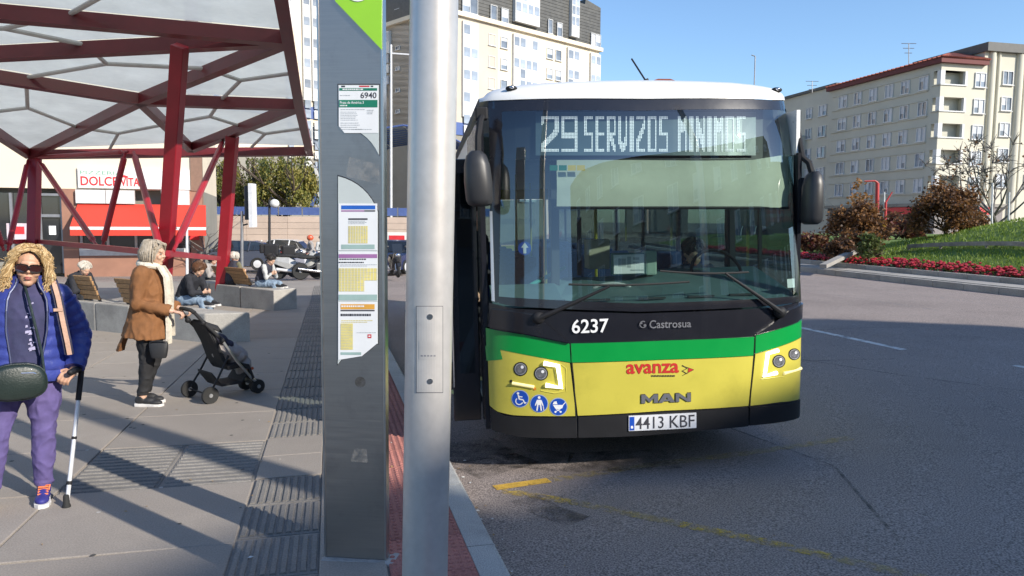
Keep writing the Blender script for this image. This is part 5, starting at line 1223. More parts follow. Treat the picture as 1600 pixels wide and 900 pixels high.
# red tiled house far behind the bus roof
hs = thing('red_roofed_house', 'small red tiled roof peeping over the white bus roof', 'building', V((*at(1037, 200, 120).xy, 0)))
h0 = at(1037, 124, 120); b = MB(); b.box((h0.x, 124, (h0.z - 1.5) / 2), (9, 8, h0.z - 1.5)); b.build('wall', BEIGE, hs, world=True)
b = MB(); b.prism([(-5.2, 0), (5.2, 0), (1, 1.5), (-1, 1.5)], (h0.x, 119.5, h0.z - 1.5), (1, 0, 0), (0, 0, 1), 9); b.build('roof', TILE, hs, world=True)
# rooftop aerials
for x, y0, y1, Y in ((1420, 100, 68, 82), (1269, 145, 127, 95)):
    p, q = at(x, y0, Y), at(x, y1, Y); ta = thing('rooftop_aerial', 'thin television aerial on the ' + ('red roofed block' if x > 1400 else 'plain greyish block'), 'aerial', p)
    b = MB(); b.cyl(p, q, .05, 5); b.build('mast', FRG, ta, world=True)
    for k in range(3): b = MB(); r_ = q - V((0, 0, .5 * k)); b.cyl(r_ - V((.8 - .2 * k, 0, 0)), r_ + V((.8 - .2 * k, 0, 0)), .035, 4); b.build('cross_bar', FRG, ta, world=True)
# ---------------- block behind the viewer that shades the carriageway
bk = thing('shading_apartment_block', 'tall dark apartment block across the road, mirrored in the bus windscreen', 'building', V((.804 * 28 + 4, -.595 * 28 + 4, 0)))
tdir = V((.595, .804, 0)); sdir = V((-.804, .595, 0)); k_ = math.tan(SUN_EL)
prof = [(-34, 3.5), (3.5, 3.5), (3.7, 2.5), (6.5, 2.5), (6.8, 3.7), (14.6, 3.8), (15.8, .6), (15.9, -7), (30, -7)]  # roofline cut to fit the shadow edge, lower where sun must reach the bus
poly = [(-34, -.3)] + [(30, -.3)] + [(t, (s + 28) * k_) for t, s in reversed(prof)]
b = MB(); b.prism(poly, sdir * -42, tdir, (0, 0, 1), 14)
BKM = mat('dark_brick_block', (.16, .12, .10), .85, var=.1); b.build('wall', BKM, bk, world=True)
fK = Fac(bk, sdir * -28, -tdir); fK.n = sdir; fK.d = tdir
for a in range(-30, 28, 4):
    for k in range(5):
        z = 2.6 + 2.95 * k
        if a > 14 and z > 10: continue
        if z < 15.6: window(fK, a, z, 1.5, 1.5, 2, m=.2, seed=a + 90)
# ================================================================ people
SKIN = mat('skin', (.52, .30, .20), .5, var=.06, scale=14, sub=.12, bump=.05, bscale=120); SKIN2 = mat('skin_pale', (.56, .35, .25), .5, var=.06, scale=14, sub=.12)
LIP = mat('lips', (.36, .10, .09), .4); EYEW = mat('eye_white', (.30, .26, .23), .3); IRIS = mat('iris', (.03, .02, .015), .15)
def hand(b, w_, d, n, curl=.6, side=1, s=1.0, spread=.0):
    """palm, four unequal bent fingers and a thumb; d = along the hand, n = palm side"""
    w_ = V(w_); d = V(d).normalized(); n = V(n); n = (n - d * n.dot(d)).normalized(); x = d.cross(n) * side
    M = Matrix((x, d, n)).transposed(); b.ell(w_ + d * .045 * s, (.038 * s, .05 * s, .015 * s), 12, 8, M); b.ell(w_ + d * .005 * s, (.026 * s, .03 * s, .018 * s), 10, 6, M)
    for k, (o, L) in enumerate(((-.029, .064), (-.0095, .075), (.0105, .078), (.030, .070))):
        p = w_ + d * .085 * s + x * o * s; pts = [p - d * .02 * s, p]; a = 0
        for j, f in enumerate((.45, .32, .23)):
            a += curl * (1.0 if j == 0 else .85); dd = d * math.cos(a) + n * math.sin(a) + x * o * spread; p = p + dd * L * f * s; pts.append(p)
        b.tube(pts, [.0095 * s, .0092 * s, .0085 * s, .0078 * s, .006 * s], 7)
        b.ell(pts[-1], (.006 * s,) * 3, 6, 4)
    p = w_ + d * .02 * s + x * .03 * s; q = p + (d * .5 + x * .75 + n * .35).normalized() * .034 * s; r = q + (d * .75 + x * .1 + n * .65).normalized() * .03 * s; t = r + (d * .7 - x * .25 + n * .7).normalized() * .024 * s
    b.tube([p, q, r, t], [.013 * s, .0115 * s, .0095 * s, .007 * s], 7); b.ell(t, (.007 * s,) * 3, 6, 4)
def headshape(b, c, M, s=1.0):
    e = lambda o, r, n=16, m=10: b.ell(V(c) + M @ (V(o) * s), tuple(q * s for q in r), n, m, M)
    e((0, .012, .03), (.076, .094, .086)); e((0, -.028, -.035), (.058, .062, .078)); e((0, -.055, -.088), (.030, .030, .026)); e((0, -.078, .030), (.046, .016, .020)); e((-.034, -.068, -.030), (.026, .022, .024)); e((.034, -.068, -.030), (.026, .022, .024))
    e((0, -.1, -.018), (.012, .014, .012), 10, 6); e((0, -.092, .006), (.0085, .014, .024), 10, 6); e((-.011, -.092, -.022), (.007, .009, .007), 8, 6); e((.011, -.092, -.022), (.007, .009, .007), 8, 6)
    e((0, -.087, -.053), (.021, .011, .0065), 10, 6); e((0, -.086, -.065), (.018, .011, .0065), 10, 6)
    for sx in (-1, 1): e((sx * .075, .008, -.008), (.009, .020, .032), 10, 6)
def face_parts(o, c, M, s=1.0, eyes=True):
    w_ = lambda v: V(c) + M @ (V(v) * s)
    b = MB(); b.ell(w_((0, -.0945, -.0535)), (.019 * s, .006 * s, .0045 * s), 10, 6, M); b.ell(w_((0, -.0935, -.0635)), (.017 * s, .006 * s, .005 * s), 10, 6, M); b.build('lips', LIP, o, smooth=True)
    if eyes:
        for sx in (-1, 1):
            b = MB(); b.ell(w_((sx * .031, -.079, .004)), (.012 * s, .009 * s, .0075 * s), 10, 6, M); e = b.build('eye', EYEW, o, smooth=True)
            b = MB(); b.ell(w_((sx * .031, -.0865, .004)), (.0055 * s, .003 * s, .0055 * s), 8, 6, M); b.build('iris', IRIS, e)
def ring(c, rx, ry, n=20, ex=V((1, 0, 0)), ey=V((0, 1, 0)), sq=.9):
    out = []
    for i in range(n):
        a = 2 * PI * i / n; ca, sa = math.cos(a), math.sin(a); out.append(V(c) + ex * rx * math.copysign(abs(ca) ** sq, ca) + ey * ry * math.copysign(abs(sa) ** sq, sa))
    return out
def spine_loft(b, items, n=20):
    """items: (centre, rx, ry); rings square to the spine"""
    k = len(items); R_ = []
    for i, (c, rx, ry) in enumerate(items):
        d = (V(items[min(i + 1, k - 1)][0]) - V(items[max(i - 1, 0)][0])).normalized(); ex = V((1, 0, 0)); ex = (ex - d * ex.dot(d)).normalized(); R_.append(ring(c, rx, ry, n, ex, d.cross(ex)))
    b.loft(R_)
def shoe(root, ank, fwd, up, m, sole, s=1.0, lace=None, z0=0.0):
    fwd = V((fwd[0], fwd[1], 0)).normalized(); x = V((-fwd.y, fwd.x, 0)); a = V((ank[0], ank[1], z0)); M = Matrix((x, fwd, V((0, 0, 1)))).transposed()
    out = [(0, -.07), (.030, -.062), (.036, -.02), (.038, .06), (.046, .13), (.036, .18), (.012, .20), (-.02, .192), (-.042, .165), (-.046, .12), (-.036, .05), (-.036, -.02), (-.030, -.062)]
    b = MB(); b.loft([[a + M @ V((p[0] * s * k, p[1] * s, z)) for p in out] for z, k in ((0, .94), (.012, 1), (.028, 1.0), (.03, .9))]); so_ = b.build('shoe_sole', sole, root, smooth=False)
    b = MB(); b.ell(a + M @ V((0, -.02, .06)) * s, (.036 * s, .052 * s, .05 * s), 14, 8, M); b.ell(a + M @ V((0, .06, .052)) * s, (.040 * s, .07 * s, .042 * s), 14, 8, M); b.ell(a + M @ V((-.004, .125, .042)) * s, (.042 * s, .066 * s, .028 * s), 14, 8, M); b.cyl(a + V((0, 0, .05)) * s, a + M @ V((0, -.01, .105)) * s, .040 * s, 14)
    o = b.build('shoe', m, root); bake(o, .007, 3)
    if lace:
        b = MB()
        for k in range(4):
            p = a + M @ V((0, .05 + k * .02, .098 - k * .009)) * s; b.bar(p - x * .028 * s, p + x * .028 * s, .009, .008)
        b.tube([a + M @ V((.01, .045, .105)) * s, a + M @ V((.035, .06, .11)) * s, a + M @ V((.03, .08, .085)) * s], .004, 5); b.build('lace', lace, o)
    return o
def strands(name, m, root, c, M, n, seed, length, s=1.0, curl=.0, front=.35, r=.0065, out=.03, low=-.14, part=.0):
    """hair as many locks that leave the scalp and fall beside the face"""
    rr = random.Random(seed); b = MB(); c = V(c); w_ = lambda v: c + M @ (V(v) * s)
    b.ell(w_((0, .018, .038)), (.083 * s, .096 * s, .088 * s), 16, 10, M)
    for i in range(n):
        az = rr.uniform(0, 2 * PI); fx, fy = math.sin(az), math.cos(az)             # fy>0: back of the head
        if fy < -.62 and rr.random() < .75: continue
        el = rr.uniform(.15, 1.35); p0 = V((.08 * fx * math.cos(el), .015 + .098 * fy * math.cos(el), .035 + .092 * math.sin(el)))
        dirn = V((fx, fy, 0)); k = 8; pts = []; lo = low * rr.uniform(.75, 1.15); ph = rr.uniform(0, 6.28); wv = curl * rr.uniform(.5, 1.2); o_ = out * rr.uniform(.5, 1.4)
        if fy < -.45: lo = max(lo, .035 + .02 * rr.random()) if rr.random() < .7 else lo; dirn = V((math.copysign(1, fx), -.2, 0)) if lo < 0 else dirn
        for j in range(k + 1):
            t = j / k; rad = V((.084 * dirn.x, .015 + .1 * dirn.y if dirn.y > -.3 else -.03, 0)) * 1.0
            tgt = V((rad.x * (1 + .25 * math.sin(PI * t * .8)) + dirn.x * o_ * math.sin(PI * min(1, t * 1.1)) ** .7, rad.y + dirn.y * o_ * math.sin(PI * min(1, t)), lerp(p0.z, lo, t)))
            q = p0.lerp(tgt, min(1, t * 2.2)) if t < .45 else tgt
            q = q + V((math.sin(ph + t * 9), math.cos(ph + t * 8), .3 * math.sin(ph + t * 11))) * wv * t
            if t < .3: q.z = max(q.z, p0.z + .012 * math.sin(PI * t / .3))
            pts.append(w_(q))
        b.tube(pts, [r * s * (1.1 - .7 * abs(j / k - .3)) for j in range(k + 1)], 5)
    return b.build(name, m, root, smooth=True)
def person(label, loc, rotz, P, C, group=None, vox=.012, hs=1.0, eyes=True):
    root = thing('person', label, 'person', loc, rotz if isinstance(rotz, tuple) else (0, 0, rotz), group)
    HM = (Matrix.Rotation(P.get('hyaw', 0), 3, 'Z') @ Matrix.Rotation(P.get('hpitch', 0), 3, 'X') @ Matrix.Rotation(P.get('hroll', 0), 3, 'Y'))
    pe, wa, ch, shd, ne, he = [V(P[k]) for k in ('pelvis', 'waist', 'chest', 'shoulders', 'neck', 'head')]; g_ = P.get('girth', 1.0)
    b = MB()
    spine_loft(b, [(pe - V((0, 0, .06)), .13 * g_, .10 * g_), (pe, .155 * g_, .115 * g_), (wa, .128 * g_, .098 * g_), (ch, .150 * g_, .108 * g_), (shd, .135, .075), (ne, .055, .058), (lerp(ne, he, .6), .05, .055)])
    for k in ('armL', 'armR'): b.limb(P[k], [.048, .038, .026], 10)
    for k in ('legL', 'legR'): b.limb(P[k], [.085 * g_, .056, .038], 12); f = V(P.get('foot' + k[-1], (0, -1, 0))); q = V(P[k][2]); b.ell(q + f * .06 + V((0, 0, -.04)), (.035, .035, .03)); b.ell(q + f * .11 + V((0, 0, -.05)), (.035, .05, .022))
    headshape(b, he, HM, hs)
    for k, sd in (('armL', -1), ('armR', 1)):
        A = [V(q) for q in P[k]]; dd = (A[2] - A[1]).normalized(); hd = V(P.get('hd' + k[-1], dd)); hand(b, A[2] + dd * .005, hd, V(P.get('hn' + k[-1], (0, 0, -1))), P.get('curl', .7), P.get('ts' + k[-1], sd))
    bo = b.build('body', C.get('skin', SKIN), root); bake(bo, vox * .6 if vox < .011 else vox, 2)
    if eyes is not None: face_parts(root, he, HM, hs, eyes)
    up = C['top']; inf = up.get('inf', .018); b = MB(); hem = V(up['hem']) if 'hem' in up else pe
    wd = up.get('w', 1.0)
    spine_loft(b, [(hem, up.get('hr', .17) * g_ * wd, up.get('hry', up.get('hr', .17) * .75) * g_ * wd), (lerp(hem, wa, .5), up.get('h2', .165) * g_ * wd, up.get('h2', .165) * .8 * g_ * wd), (wa, .142 * g_ * wd + inf, .112 * g_ * wd + inf), (ch, .152 * g_ * wd + inf, .108 * g_ * wd + inf), (lerp(ch, shd, .65), .160 + inf, .092 + inf), (shd, .135 + inf, .068 + inf), (lerp(shd, ne, .6), .085 + inf * .4, .07 + inf * .4), (lerp(ne, he, .12), .06 + up.get('col', .004), .062 + up.get('col', .004))])
    if not up.get('nosleeve'):
        for k in ('armL', 'armR'):
            A = [V(q) for q in P[k]]; e_ = lerp(A[1], A[2], .93); mid = lerp(A[0], A[1], .5); m2 = lerp(A[1], A[2], .45); sr = up.get('sr', 1.0)
            pts = [A[0], mid, A[1], m2, e_]; rr_ = [(.058 + inf * .7) * sr, (.054 + inf * .5) * sr, (.052 + inf * .4) * sr, (.046 + inf * .3) * sr, (.042 + inf * .2) * sr]; b.tube(pts, rr_, 12); b.ell(A[0], (rr_[0],) * 3); b.ell(A[1], (rr_[2],) * 3)
    jk = b.build(up.get('name', 'jacket'), up['m'], root); bake(jk, vox, 3); wrinkle(jk, .011 if up.get('name') != 'shirt' else .006, 11, len(label))
    if 'sleeve' in C:
        for k in ('armL', 'armR'):
            A = [V(q) for q in P[k]]; b = MB(); b.limb([A[0], A[1], lerp(A[1], A[2], .93)], [.062, .054, .042], 12); wrinkle(bake(b.build('sleeve', C['sleeve'], root), vox, 2), .010, 12, 1, .9)
    lo = C['legs']; b = MB(); spine_loft(b, [(lerp(pe, wa, .7), .135 * g_ + .012, .102 * g_ + .012), (pe, .165 * g_, .122 * g_), (pe - V((0, 0, .07)), .155 * g_, .11 * g_)])
    for k in ('legL', 'legR'):
        A = [V(q) for q in P[k]]; th = lerp(A[0], A[1], .5); cf = lerp(A[1], A[2], .4); an = lerp(A[1], A[2], lo.get('len', .96)); s_ = lo.get('w', 1.0)
        pts = [A[0], th, lerp(A[0], A[1], .86), A[1], lerp(A[1], A[2], .12), cf, lerp(A[1], A[2], .75), an]; rr_ = [.098 * g_, .088 * s_ * g_, .068 * s_, .069 * s_, .063 * s_, .062 * s_, .051 * s_, .050 * s_]
        b.tube(pts, rr_, 14); b.ell(A[0], (.098 * g_,) * 3); b.ell(A[1], (.067 * s_,) * 3)
        if lo.get('folds'):
            for t, q in ((.82, .004), (.94, .006), (1.06, .005)):
                p = lerp(A[0], A[1], t) if t <= 1 else lerp(A[1], A[2], t - 1); b.ell(p, (.067 * s_ + q, .067 * s_ + q, .012), 14, 6)
            for t, q in ((.82, .005), (.90, .006)): p = lerp(A[1], A[2], t); b.ell(p, (.05 * s_ + q, .05 * s_ + q, .012), 14, 6)
    tr = b.build('trousers', lo['m'], root); bake(tr, vox, 3); wrinkle(tr, lo.get('wr', .011), 13, len(label) + 3, .8)
    for k in ('L', 'R'):
        q = V(P['leg' + k][2]); f = P.get('foot' + k, (0, -1, 0)); shoe(root, q, f, None, C['shoe'], C['sole'], 1.0, C.get('lace'), max(0, q.z - .085))
    return root, HM
def cloth(name, c, **k):
    a = dict(rough=.85, var=.14, scale=7, bump=.35, bscale=26, fine=.08); a.update(k); return mat(name, c, **a)
def face_rot(loc, target):
    d = V(target) - V(loc); return math.atan2(d.x, -d.y)
# ---------------------------------------------------------------- woman with crutch
p1 = ground(34, 786); r1 = face_rot(p1, CAM) + .02
NAVY = cloth('navy_shirt', (.025, .03, .075), c2=(.05, .045, .12), scale=5); PURP = cloth('violet_trousers', (.105, .08, .22), var=.12, scale=9, bump=.3, bscale=18)
HAIRB = mat('blond_hair', (.56, .40, .20), .5, var=.3, c2=(.33, .21, .09), scale=30, bump=.3, bscale=180)
SB = mat('trainer_blue', (.03, .03, .20), .6, var=.2, scale=20, bump=.2, bscale=90); SOLEW = mat('sole_white', (.62, .60, .58), .6); LACO = mat('lace_orange', (.75, .20, .07), .6)
Pz = dict(pelvis=(0, .0, .86), waist=(0, .0, .99), chest=(0, 0, 1.17), shoulders=(0, .01, 1.315), neck=(0, .0, 1.375), head=(.008, -.02, 1.475), hyaw=-.05, hpitch=.02, hroll=.04, girth=1.13,
          armL=[(.185, .01, 1.295), (.30, .06, 1.04), (.255, -.10, .845)], armR=[(-.185, .01, 1.295), (-.30, .03, 1.06), (-.25, -.17, .93)], legL=[(.092, 0, .84), (.105, -.03, .46), (.115, .0, .09)], legR=[(-.092, 0, .84), (-.135, -.05, .46), (-.165, -.02, .09)],
          footL=(-.10, -1, 0), footR=(-.15, -1, 0), hdL=(-.55, -.75, -.25), hnL=(-.4, .1, -1), curl=.95, hdR=(.3, -.6, -.6), hnR=(.8, .3, 0))
wm, HM = person('woman with blond curls and sunglasses in a blue padded jacket, leaning on a crutch', p1, (0, .062, r1), Pz, dict(skin=SKIN, top=dict(name='shirt', m=NAVY, inf=.010, hr=.175, hem=(0, 0, .80), nosleeve=True), legs=dict(m=PURP, w=1.03, folds=True, wr=.007), shoe=SB, sole=SOLEW, lace=LACO), vox=.008, eyes=False)
hc = V(Pz['head'])
HAIRB2 = mat('blond_hair_dark', (.36, .23, .10), .5, var=.3, scale=30, bump=.3, bscale=180); HAIRB3 = mat('blond_hair_light', (.68, .52, .30), .5, var=.2, scale=30, bump=.3, bscale=180)
def curls(n, seed):
    rr = random.Random(seed); b = MB(); j = lambda a: rr.uniform(-a, a)
    b.cur = 1; b.ell(hc + HM @ V((0, .02, .036)), (.082, .094, .086), 18, 12)
    for _ in range(n):
        b.cur = rr.choice((0, 0, 0, 1, 1, 2))
        az = rr.uniform(-PI, PI); front = abs(az) < 1.0            # az = 0 looks forward
        if front:                                                    # parted in the middle, swept to the sides
            sg = 1 if az > 0 else -1; root = V((sg * rr.uniform(.0, .03), -.03 - .05 * rr.random(), .112 + j(.008))); e1 = V((sg * (.055 + j(.012)), -.082 + j(.008), .098 + j(.012))); e2 = V((sg * (.088 + j(.01)), -.060 + j(.014), .045 + j(.02))); ez = rr.uniform(-.16, -.05); e3 = V((sg * (.112 + j(.022)), -.035 + j(.03), ez * .5)); e4 = V((sg * (.112 + j(.03)), -.03 + j(.04), ez))
            key = [root, e1, e2, e3, e4]
        else:
            d = V((math.sin(az), -math.cos(az), 0)); el = rr.uniform(.2, 1.4); root = V((.078 * d.x * math.cos(el), .018 + .092 * d.y * math.cos(el), .035 + .09 * math.sin(el))); ez = rr.uniform(-.15, -.04) if rr.random() < .8 else rr.uniform(-.04, .05)
            o = rr.uniform(.092, .128); o1 = rr.uniform(.09, .115); key = [root, root + V((d.x * .02, d.y * .02, .018)), V((d.x * o1, .015 + d.y * o1, .05 + j(.03))), V((d.x * o, .015 + d.y * o * .85, lerp(.03, ez, .55))), V((d.x * (o + j(.02)), .015 + d.y * o * .8, ez))]
            if root.z < .05: key = key[:1] + key[3:]
        k = 12; pts = []; ph = rr.uniform(0, 6.28); am = rr.uniform(.004, .013); fr = rr.uniform(9, 17)
        for q in range(k + 1):
            t = q / k * (len(key) - 1); a = min(int(t), len(key) - 2); p = key[a].lerp(key[a + 1], t - a); w_ = min(1, q / 4)
            pts.append(hc + HM @ (p + V((math.sin(ph + fr * q / k * 1.3), math.cos(ph + fr * q / k * 1.3), .5 * math.sin(ph + 1 + fr * q / k))) * am * w_))
        b.tube(pts, [.0017 + .0010 * math.sin(PI * min(1, .15 + q / k * .8)) for q in range(k + 1)], 4)
    return b.build('hair', [HAIRB, HAIRB2, HAIRB3], wm, smooth=True)
curls(2500, 5)
GLS = mat('lens_brown', (.035, .010, .008), .05, var=.1, coat=1, spec=.8); FRM = mat('glasses_frame', (.015, .009, .008), .25, coat=.6)
for sx in (-1, 1):
    w_ = lambda v: hc + HM @ V(v)
    b = MB(); n = 18; P_ = [[(sx * .034 + (.031 + e) * math.copysign(abs(math.cos(2 * PI * i / n)) ** .7, math.cos(2 * PI * i / n)), 0, .001 + (.0195 + e) * math.copysign(abs(math.sin(2 * PI * i / n)) ** .75, math.sin(2 * PI * i / n))) for i in range(n)] for e in (0, .006)]
    yb = lambda x: -.106 + 3.6 * x * x
    b.loft([[w_((p[0], yb(p[0]) + dy, p[2])) for p in P_[0]] for dy in (0, .003)]); b.build('lens', GLS, wm)
    b = MB(); b.loft([[w_((p[0], yb(p[0]) + dy, p[2])) for p in P_[k]] for k, dy in ((0, -.002), (1, -.003), (1, .005), (0, .005))], cap=False); b.tube([w_((sx * .066, yb(.066), .006)), w_((sx * .077, -.06, .004)), w_((sx * .08, .005, .0))], .004, 6); b.build('glasses_frame', FRM, wm)
b = MB(); b.tube([w_((-.008, -.107, .006)), w_((0, -.109, .009)), w_((.008, -.107, .006))], .004, 6); b.build('glasses_bridge', FRM, wm)
# padded jacket, open at the front
JB = mat('padded_blue', (.036, .052, .25), .42, var=.14, scale=7, bump=.6, bscale=28, spec=.5)
def jr(z):
    T_ = [(.785, .232, .178), (.86, .228, .176), (.97, .216, .168), (1.1, .212, .158), (1.22, .212, .145), (1.285, .203, .128), (1.325, .170, .110), (1.355, .122, .098), (1.385, .098, .092), (1.43, .088, .090)]
    for (a, x0, y0), (c, x1, y1) in zip(T_[:-1], T_[1:]):
        if z <= c: t = max(0, (z - a) / (c - a)); return lerp(x0, x1, t), lerp(y0, y1, t)
    return T_[-1][1:]
b = MB(); z = .785; rings = []
while z < 1.432:
    rx, ry = jr(z); pf = 1 + .055 * abs(math.sin(PI * (z - .785) / .068)) ** .7 if z < 1.36 else 1.03
    op = R(lerp(15, 30, min(1, max(0, (z - .8) / .3)))) if z < 1.3 else R(lerp(30, 38, (z - 1.3) / .13)); n = 34; rg = []
    for i in range(n + 1):
        a = -PI / 2 + op + (2 * PI - 2 * op) * i / n; w2 = 1 + .012 * math.sin(9 * a + z * 30); rg.append(V((rx * pf * w2 * math.cos(a), ry * pf * w2 * math.sin(a) + .005, z + .004 * math.sin(7 * a + z * 12))))
    for i in range(n, -1, -1):
        a = -PI / 2 + op + (2 * PI - 2 * op) * i / n; rg.append(V(((rx - .022) * math.cos(a), (ry - .022) * math.sin(a) + .005, z)))
    rings.append(rg); z += .0115
b.loft(rings)
jk = b.build('padded_jacket', JB, wm, smooth=True)
for k in ('armL', 'armR'):
    A = [V(q) for q in Pz[k]]; A[0] = A[0] + V((-math.copysign(.02, A[0].x), 0, .0)); b = MB(); pts = []; rr_ = []; N_ = 44; e_ = lerp(A[1], A[2], .96)
    for i in range(N_ + 1):
        t = i / N_; L1_ = (A[1] - A[0]).length; L2_ = (e_ - A[1]).length; u_ = t * (L1_ + L2_)
        p = lerp(A[0], A[1], u_ / L1_) if u_ < L1_ else lerp(A[1], e_, (u_ - L1_) / L2_)
        k_ = math.exp(-((u_ - L1_) / .06) ** 2); mid = (A[0] + e_) / 2; p = p + (mid - A[1]).normalized() * .018 * k_
        pts.append(p); rr_.append(lerp(.088, .056, t) * (1 + .11 * abs(math.sin(PI * u_ / .066)) ** .7) * (1 if i > 2 else .75))
    b.tube(pts, rr_, 18); b.ell(A[0], (.085, .08, .085), 16, 10); b.build('jacket_sleeve', JB, jk, smooth=True)
for sx in (-1, 1):
    b = MB(); pts = []
    for i in range(30):
        z = .79 + .62 * i / 29; rx, ry = jr(z); op = R(lerp(15, 30, min(1, max(0, (z - .8) / .3)))) if z < 1.3 else R(lerp(30, 38, (z - 1.3) / .13)); a = -PI / 2 + sx * op * .97; pts.append(V((rx * 1.0 * math.cos(a), ry * 1.0 * math.sin(a) - .004, z)))
    b.tube(pts, .006, 6); b.build('zip', mat('zip_dark', (.05, .06, .12), .4, .3), jk)
# printed motif on the shirt
b = MB(); rr = random.Random(12)
for i in range(26):
    z = rr.uniform(.98, 1.27); x = .018 + rr.uniform(-.02, .02) + (1.12 - z) * .06; y = -lerp(.135, .125, (z - .98) / .3) - .0055; w2, h2 = rr.uniform(.004, .012), rr.uniform(.003, .010); b.add([V((x - w2, y, z - h2)), V((x + w2, y, z - h2 * .6)), V((x + w2 * .7, y, z + h2)), V((x - w2 * .8, y, z + h2 * .7))], [(0, 1, 2, 3)])
o = b.build('printed_motif', mat('print_lilac', (.36, .34, .50), .8), wm); o['kind'] = 'stuff'
# shoulder bag
W1 = mw(wm); bgp = W1 @ V((-.045, -.235, .80)); bag = thing('shoulder_bag', 'dark green rounded shoulder bag hanging in front of the woman in blue', 'bag', bgp, (0, 0, r1))
BGM = mat('bag_green', (.014, .024, .021), .42, var=.15, scale=8, bump=.2, bscale=120, coat=.2); out = []
for i in range(24):
    a = 2 * PI * i / 24; out.append((.150 * math.copysign(abs(math.cos(a)) ** .75, math.cos(a)), (.122 if math.sin(a) > 0 else .095) * math.copysign(abs(math.sin(a)) ** .8, math.sin(a))))
b = MB(); b.loft([[V((x * k, y, z * k)) for x, z in out] for y, k in ((-.062, .80), (-.052, .93), (-.03, .99), (0, 1), (.03, .99), (.052, .93), (.062, .80))]); b.build('pouch', BGM, bag, smooth=True)
b = MB(); b.tube([V((x * .985, -.036 + .0, z * .985)) for x, z in out + out[:1]], .005, 6); b.build('piping', BGM, bag)
b = MB(); b.tube([V((.137, 0, .04)), V((.132, .05, .16)), V((.11, .055, .30)), V((.085, .075, .46)), V((.07, .13, .545)), V((.06, .235, .585))], .008, 8); b.build('strap', BGM, bag, smooth=True)
b = MB(); b.tube([V((-.137, 0, .04)), V((-.135, .05, .18)), V((-.10, .055, .34)), V((-.09, .085, .47)), V((-.075, .145, .55)), V((-.06, .235, .585))], .006, 8); b.build('strap', BGM, bag, smooth=True)
b = MB(); b.tube([V((.02, -.064, .07)), V((.08, -.062, .065)), V((.13, -.05, .04))], .004, 6); b.build('zip', CHR, bag)
# rucksack on her back
rk = thing('rucksack', 'rucksack with pinkish beige straps worn by the woman in blue', 'rucksack', W1 @ V((0, .26, 1.1)), (0, 0, r1))
b = MB(); b.loft([[V((p.x, p.y, z)) for p in ring((0, .02, 0), .14 * k, .085 * k, 20, sq=.6)] for z, k in ((-.22, .8), (-.19, .97), (0, 1), (.13, .95), (.19, .7))]); b.build('pack', cloth('pack_navy', (.03, .03, .06)), rk, smooth=True)
PKS = cloth('strap_pink', (.46, .29, .21), bump=.2, bscale=90); SDK = cloth('strap_dark', (.03, .03, .06))
for sx in (-1, 1):
    pth = [V((sx * .125, -.12, .285)), V((sx * .138, -.24, .312)), V((sx * .152, -.325, .285)), V((sx * .168, -.392, .19)), V((sx * .184, -.428, .05)), V((sx * .202, -.434, -.08)), V((sx * .212, -.424, -.16))]
    for wdt, m_, nm, off in ((.050, SDK, 'strap_padding', 0), (.026, PKS, 'strap_webbing', -.008)):
        b = MB(); rows = []
        for i, p in enumerate(pth):
            tg = (pth[min(i + 1, len(pth) - 1)] - pth[max(i - 1, 0)]).normalized(); xx = V((1, 0, 0)); nn = tg.cross(xx).normalized() * (1 if tg.cross(xx).y < 0 else -1)
            q = p + nn * .004 + V((0, -.016 if nm == 'strap_webbing' else 0, 0)); rows.append([q - xx * wdt / 2, q + xx * wdt / 2, q + xx * wdt / 2 - nn * .008, q - xx * wdt / 2 - nn * .008])
        b.loft(rows); b.build(nm, m_, rk)
    b = MB(); b.box((pth[3] + pth[4]) / 2 + V((-sx * .012, -.024, .0)), (.05, .010, .018)); b.build('strap_clip', PKS, rk)
# crutch
hp = W1 @ V((.235, -.165, .835)); tip = ground(104, 793); cr = thing('crutch', 'silver walking crutch with black handle and rubber foot held by the woman in blue', 'crutch', tip); ALU = mat('aluminium', (.74, .74, .75), .38, .35, var=.05)
topc = W1 @ V((.30, -.06, .85)); dz = (topc - tip)
b = MB(); b.cyl(tip + dz * .04, tip + dz * .80, .0125, 12); b.build('shaft', ALU, cr, smooth=True, world=True)
b = MB(); b.cyl(tip + dz * .76, tip + dz * 1.03, .0165, 12); b.cyl(tip + dz * 1.02, tip + dz * 1.26 + V((.0, .03, 0)), .012, 10); b.build('upper_tube', PLAS, cr, smooth=True, world=True)
b = MB(); b.tube([topc, topc + (W1.to_3x3() @ V((-.04, -.08, .0))), topc + (W1.to_3x3() @ V((-.075, -.155, .0)))], [.016, .019, .017], 12); b.ell(topc + (W1.to_3x3() @ V((-.076, -.157, 0))), (.018,) * 3); b.build('handle', PLAS, cr, smooth=True, world=True)
b = MB(); b.lathe([(.024, 0), (.025, .01), (.019, .025), (.017, .07), (.014, .08)], 16, tip, (0, 0, 1)); b.build('rubber_foot', RUB, cr, smooth=True, world=True)
b = MB(); b.cyl(tip + dz * .16, tip + dz * .185, .016, 12); b.build('adjusting_collar', PLAS, cr, world=True); b = MB(); b.cyl(tip + dz * .48, tip + dz * .50, .015, 12); b.build('adjusting_collar', PLAS, cr, world=True)
